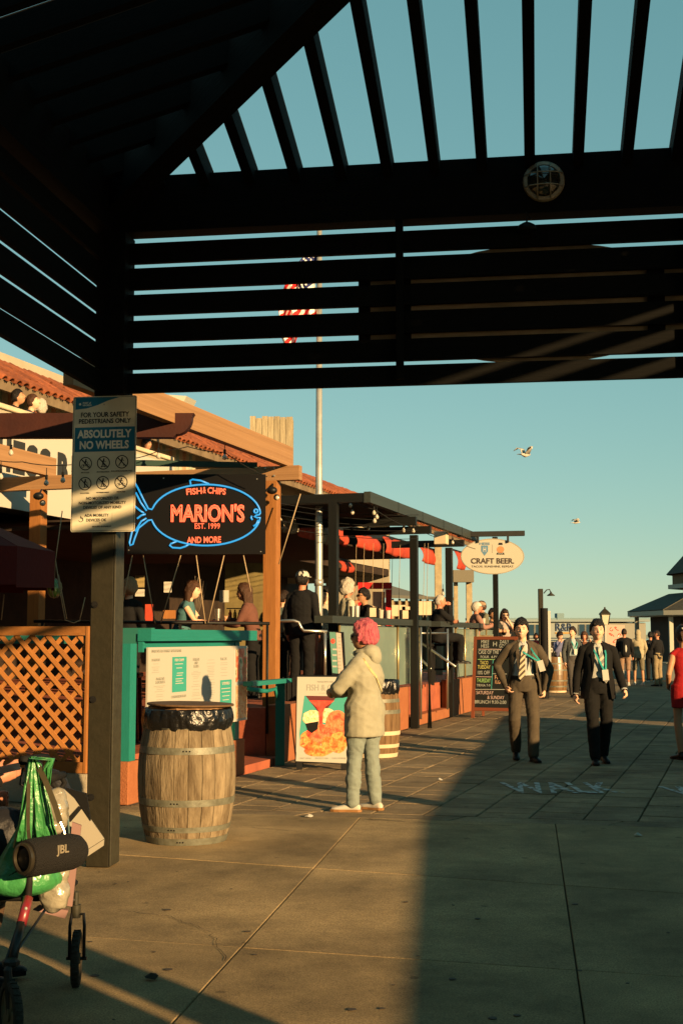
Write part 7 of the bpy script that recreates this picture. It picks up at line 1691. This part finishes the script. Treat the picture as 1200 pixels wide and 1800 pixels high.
diner('long-haired woman in sunglasses resting her cheek on her hand at the far counter', 885, 1082, 30.5, 172, fem=True, skin=skinA, hair=('long', H_dark), top=fab('pale_dress', (.34, .28, .24)), sleeves='short', bottom=('trousers', blk), shoes=(black, black), glasses=True, seat=True, pose=dict(elL=(-.2, .24, .80), wrL=(-.06, .2, 1.06), elR=(.22, .22, .78), wrR=(.1, .36, .80)), seed=33)
# balcony people
def balc(label, px, py, face, **k):
    l = RN(bn-.38, px, py); w = FR @ l; H = min(1.9, max(1.3, (l.z-3.62)/1.6*1.75)); k.setdefault('vox', .016); return person(label, (w.x, w.y, l.z-1.63*H/1.75), face, H, **k)
balc('black-haired man leaning over the balcony at the far left', 17, 697, 95, skin=skinB, hair=('short', H_black), top=blk, bottom=('trousers', blk), shoes=(black, black), lean=12, headpitch=-18, seed=41)
balc('brown-haired person in the middle of the three on the balcony', 46, 706, 95, skin=skinA, hair=('short', H_brown), top=fab('navy_top', (.03, .035, .05)), bottom=('trousers', blk), shoes=(black, black), lean=10, headpitch=-20, seed=42)
balc('grey-haired person on the balcony beside the safety sign', 70, 716, 265, fem=True, skin=skinC, hair=('bob', H_grey), top=fab('pale_dress', (.34, .28, .24)), bottom=('trousers', blk), shoes=(black, black), headpitch=-15, seed=43)
balc('person in an orange-red shirt on the balcony above the neon sign', 257, 781, 110, skin=skinB, hair=('short', H_black), top=fab('orange_red', (.42, .08, .03)), bottom=('trousers', blk), shoes=(black, black), seed=44)

# ---- tables and small things on the rails
def hightable(label, px, Y, z, w=.9, d=.6):
    q = P(px, 1100, Y); t = T('high_table', label, 'table', (q.x, Y, .66)); b = MB(); b.box(q.x-w/2, q.x+w/2, Y-d/2, Y+d/2, z-.04, z, bev=.006); b.build('table_top', brownbeam, t)
    for x in (-w/2+.06, w/2-.06):
        for y in (-d/2+.05, d/2-.05): b = MB(); b.box(q.x+x-.02, q.x+x+.02, Y+y-.02, Y+y+.02, .66, z-.04); b.build('leg', blackm, t)
    return q
tz = P(380, 1091, 19).z; hightable('dark high table between the women below the neon sign', 385, 19.0, tz, 1.2, .6)
cd_ = T('condiment_caddy', 'black wire caddy of bottles on the table below the neon sign', 'caddy', P(413, 1091, 18.9))
q = P(413, 1090, 18.9)
for x in (-.11, .11):
    for y in (-.06, .06): b = MB(); b.bar((q.x+x, q.y+y, tz), (q.x+x, q.y+y, tz+.19), .014, .014); b.build('upright', black, cd_)
for z in (.01, .17): b = MB(); b.box(q.x-.12, q.x+.12, q.y-.07, q.y+.07, tz+z, tz+z+.014); b.build('tray' if z < .1 else 'top_ring', black, cd_)
for k, m in enumerate((redM, mat('mustard', (.42, .28, .04), .4), white)):
    q2 = Vector((q.x-.07+k*.07, q.y, tz+.026)); b = MB(Matrix.Translation(q2)); b.lathe([(.024, 0), (.026, .08), (.012, .11), (.012, .135)], 10); b.build('sauce_bottle', m, None, smooth=True, origin=q2, label=('red sauce bottle in the wire caddy', 'yellow mustard bottle in the wire caddy', 'white bottle in the wire caddy')[k], cat='bottle')
def cup(label, px, py, Y, z, m, h=.13, r=.04):
    q = P(px, py, Y); b = MB(Matrix.Translation((q.x, q.y, z))); b.lathe([(r*.8, 0), (r, h), (r*.9, h), (r*.7, .01)], 12); b.build('cup', m, None, smooth=40, origin=(q.x, q.y, z), label=label, cat='cup')
cup('metal cup on the table below the neon sign', 383, 1080, 18.8, tz, chrome, .17, .05)
def railY(px): return (FR @ RN(gn-.02, px, 1086)).y
for px, lab, m, h in ((619, 'first metal cup on the bar rail beside the white-haired person', chrome, .16), (627, 'second metal cup on the bar rail, right of the first', galv, .17), (669, 'clear glass on the rail behind the pink hair', glassb, .14), (682, 'white tumbler on the rail right of the pink hair', white, .14), (849, 'pale cup on the far grey rail', white, .12)):
    cup(lab, px, 1086, railY(px), zr, m, h, .045)
for px, lab in ((655, 'brown napkin box on the rail in front of the person with glasses'), (712, 'black and brown caddy on the rail left of the second steel post')):
    Yq = railY(px); q = P(px, 1086, Yq); t = T('napkin_box', lab, 'box', (q.x, Yq, zr)); b = MB(); b.box(q.x-.10, q.x+.10, Yq-.06, Yq+.06, zr, zr+.17, bev=.008); b.build('case', blackm, t); b = MB(); b.box(q.x-.05, q.x+.05, Yq-.066, Yq-.0605, zr+.02, zr+.16); b.build('napkin_slot', creamD, t)
# pale umbrellas/linen beyond the bar
for k, (px, py) in enumerate(((700, 1068), (722, 1073), (746, 1066))):
    q = P(px, py, 30); b = MB(Matrix.Translation(q)); b.box(-.16-.05*(k == 1), .16, 0, .02, -.2, .06+.03*k); b.build('hanging_menu_sheet', creamD, label='white sheet hanging beyond the bar, %s one' % ('left', 'middle', 'right')[k], cat='sheet')
# interior: lit wall patch, oyster shells rack, notices
pnl = T('interior_wall_panel', 'dim yellow-green wall panel inside behind the women below the neon sign', 'wall', P(420, 1080, 22.5)-Vector((0, 0, 1)))
a, c = P(395, 1092, 22.5), P(466, 990, 22.5); b = MB(); b.box(a.x, c.x, 22.5, 22.6, .66, c.z); b.build('panel', mat('mustard_wall', (.16, .13, .05), .9, (.09, .07, .03), 2), pnl)
for k, (px, py, w, h, m) in enumerate(((246, 1022, .12, .2, mat('shelf_amber', (.22, .17, .07), .6)), (246, 1042, .12, .12, white), (295, 1032, .10, .18, white), (394, 1048, .12, .2, white), (298, 1080, .16, .14, orangewood), (262, 1078, .10, .3, redM))):
    q = P(px, py, 21.5); b = MB(Matrix.Translation(q)); b.box(-w/2*1.3, w/2*1.3, 0, .02, -h/2, h/2); b.build('wall_notice', m, label='small %s notice %s inside the dark restaurant' % (('amber', 'white', 'white', 'white', 'orange', 'red')[k], ('above the white one left of the teal vest', 'just right of the fair-haired person', 'right above the shoulder of the woman in teal', 'on the mustard wall', 'low beside the woman in teal', 'low beside the fair-haired person')[k]), cat='notice')
b = MB(); a, c = P(322, 1095, 21.8), P(360, 1010, 21.8)
fan = T('branch_bundle', 'fan of dark branches standing behind the woman in the teal vest', 'branches', P(345, 1095, 21.8))
for k in range(9): b = MB(); t = (k-4)/4; b.tube([P(343, 1092, 21.8), P(343+t*14, 1050, 21.8), P(343+t*20, 1012+abs(t)*12, 21.8)], [.02, .018, .008], 5); b.build('branch', mat('grey_branch', (.09, .07, .05), .8), fan, smooth=True)
# dark stools by the lattice and in the booth
for k, (px, Y) in enumerate(((222, 14.2), (745, 23.6), (775, 25.0))):
    q = P(px, 1150, Y); fz = 0.39 if k == 0 else .66; t = T('bar_stool', ('dark red wooden stool between the olive post and the booth', 'black stool at the top of the orange steps', 'black stool under the balding man')[k], 'stool', (q.x, Y, fz)); m_ = mat('oxblood_wood', (.07, .012, .01), .5) if k == 0 else blackm
    b = MB(); b.box(q.x-.17, q.x+.17, Y-.17, Y+.17, fz+.70, fz+.75, bev=.01); b.build('seat', m_, t)
    for x in (-.15, .15):
        for y in (-.15, .15): b = MB(); b.bar((q.x+x, Y+y, fz), (q.x+x*.85, Y+y*.85, fz+.70), .045, .045, up=(0, 1, 0)); b.build('leg', m_, t)
    for y in (-.14, .14): b = MB(); b.bar((q.x-.15, Y+y, fz+.25), (q.x+.15, Y+y, fz+.25), .03, .03); b.build('stretcher', m_, t)
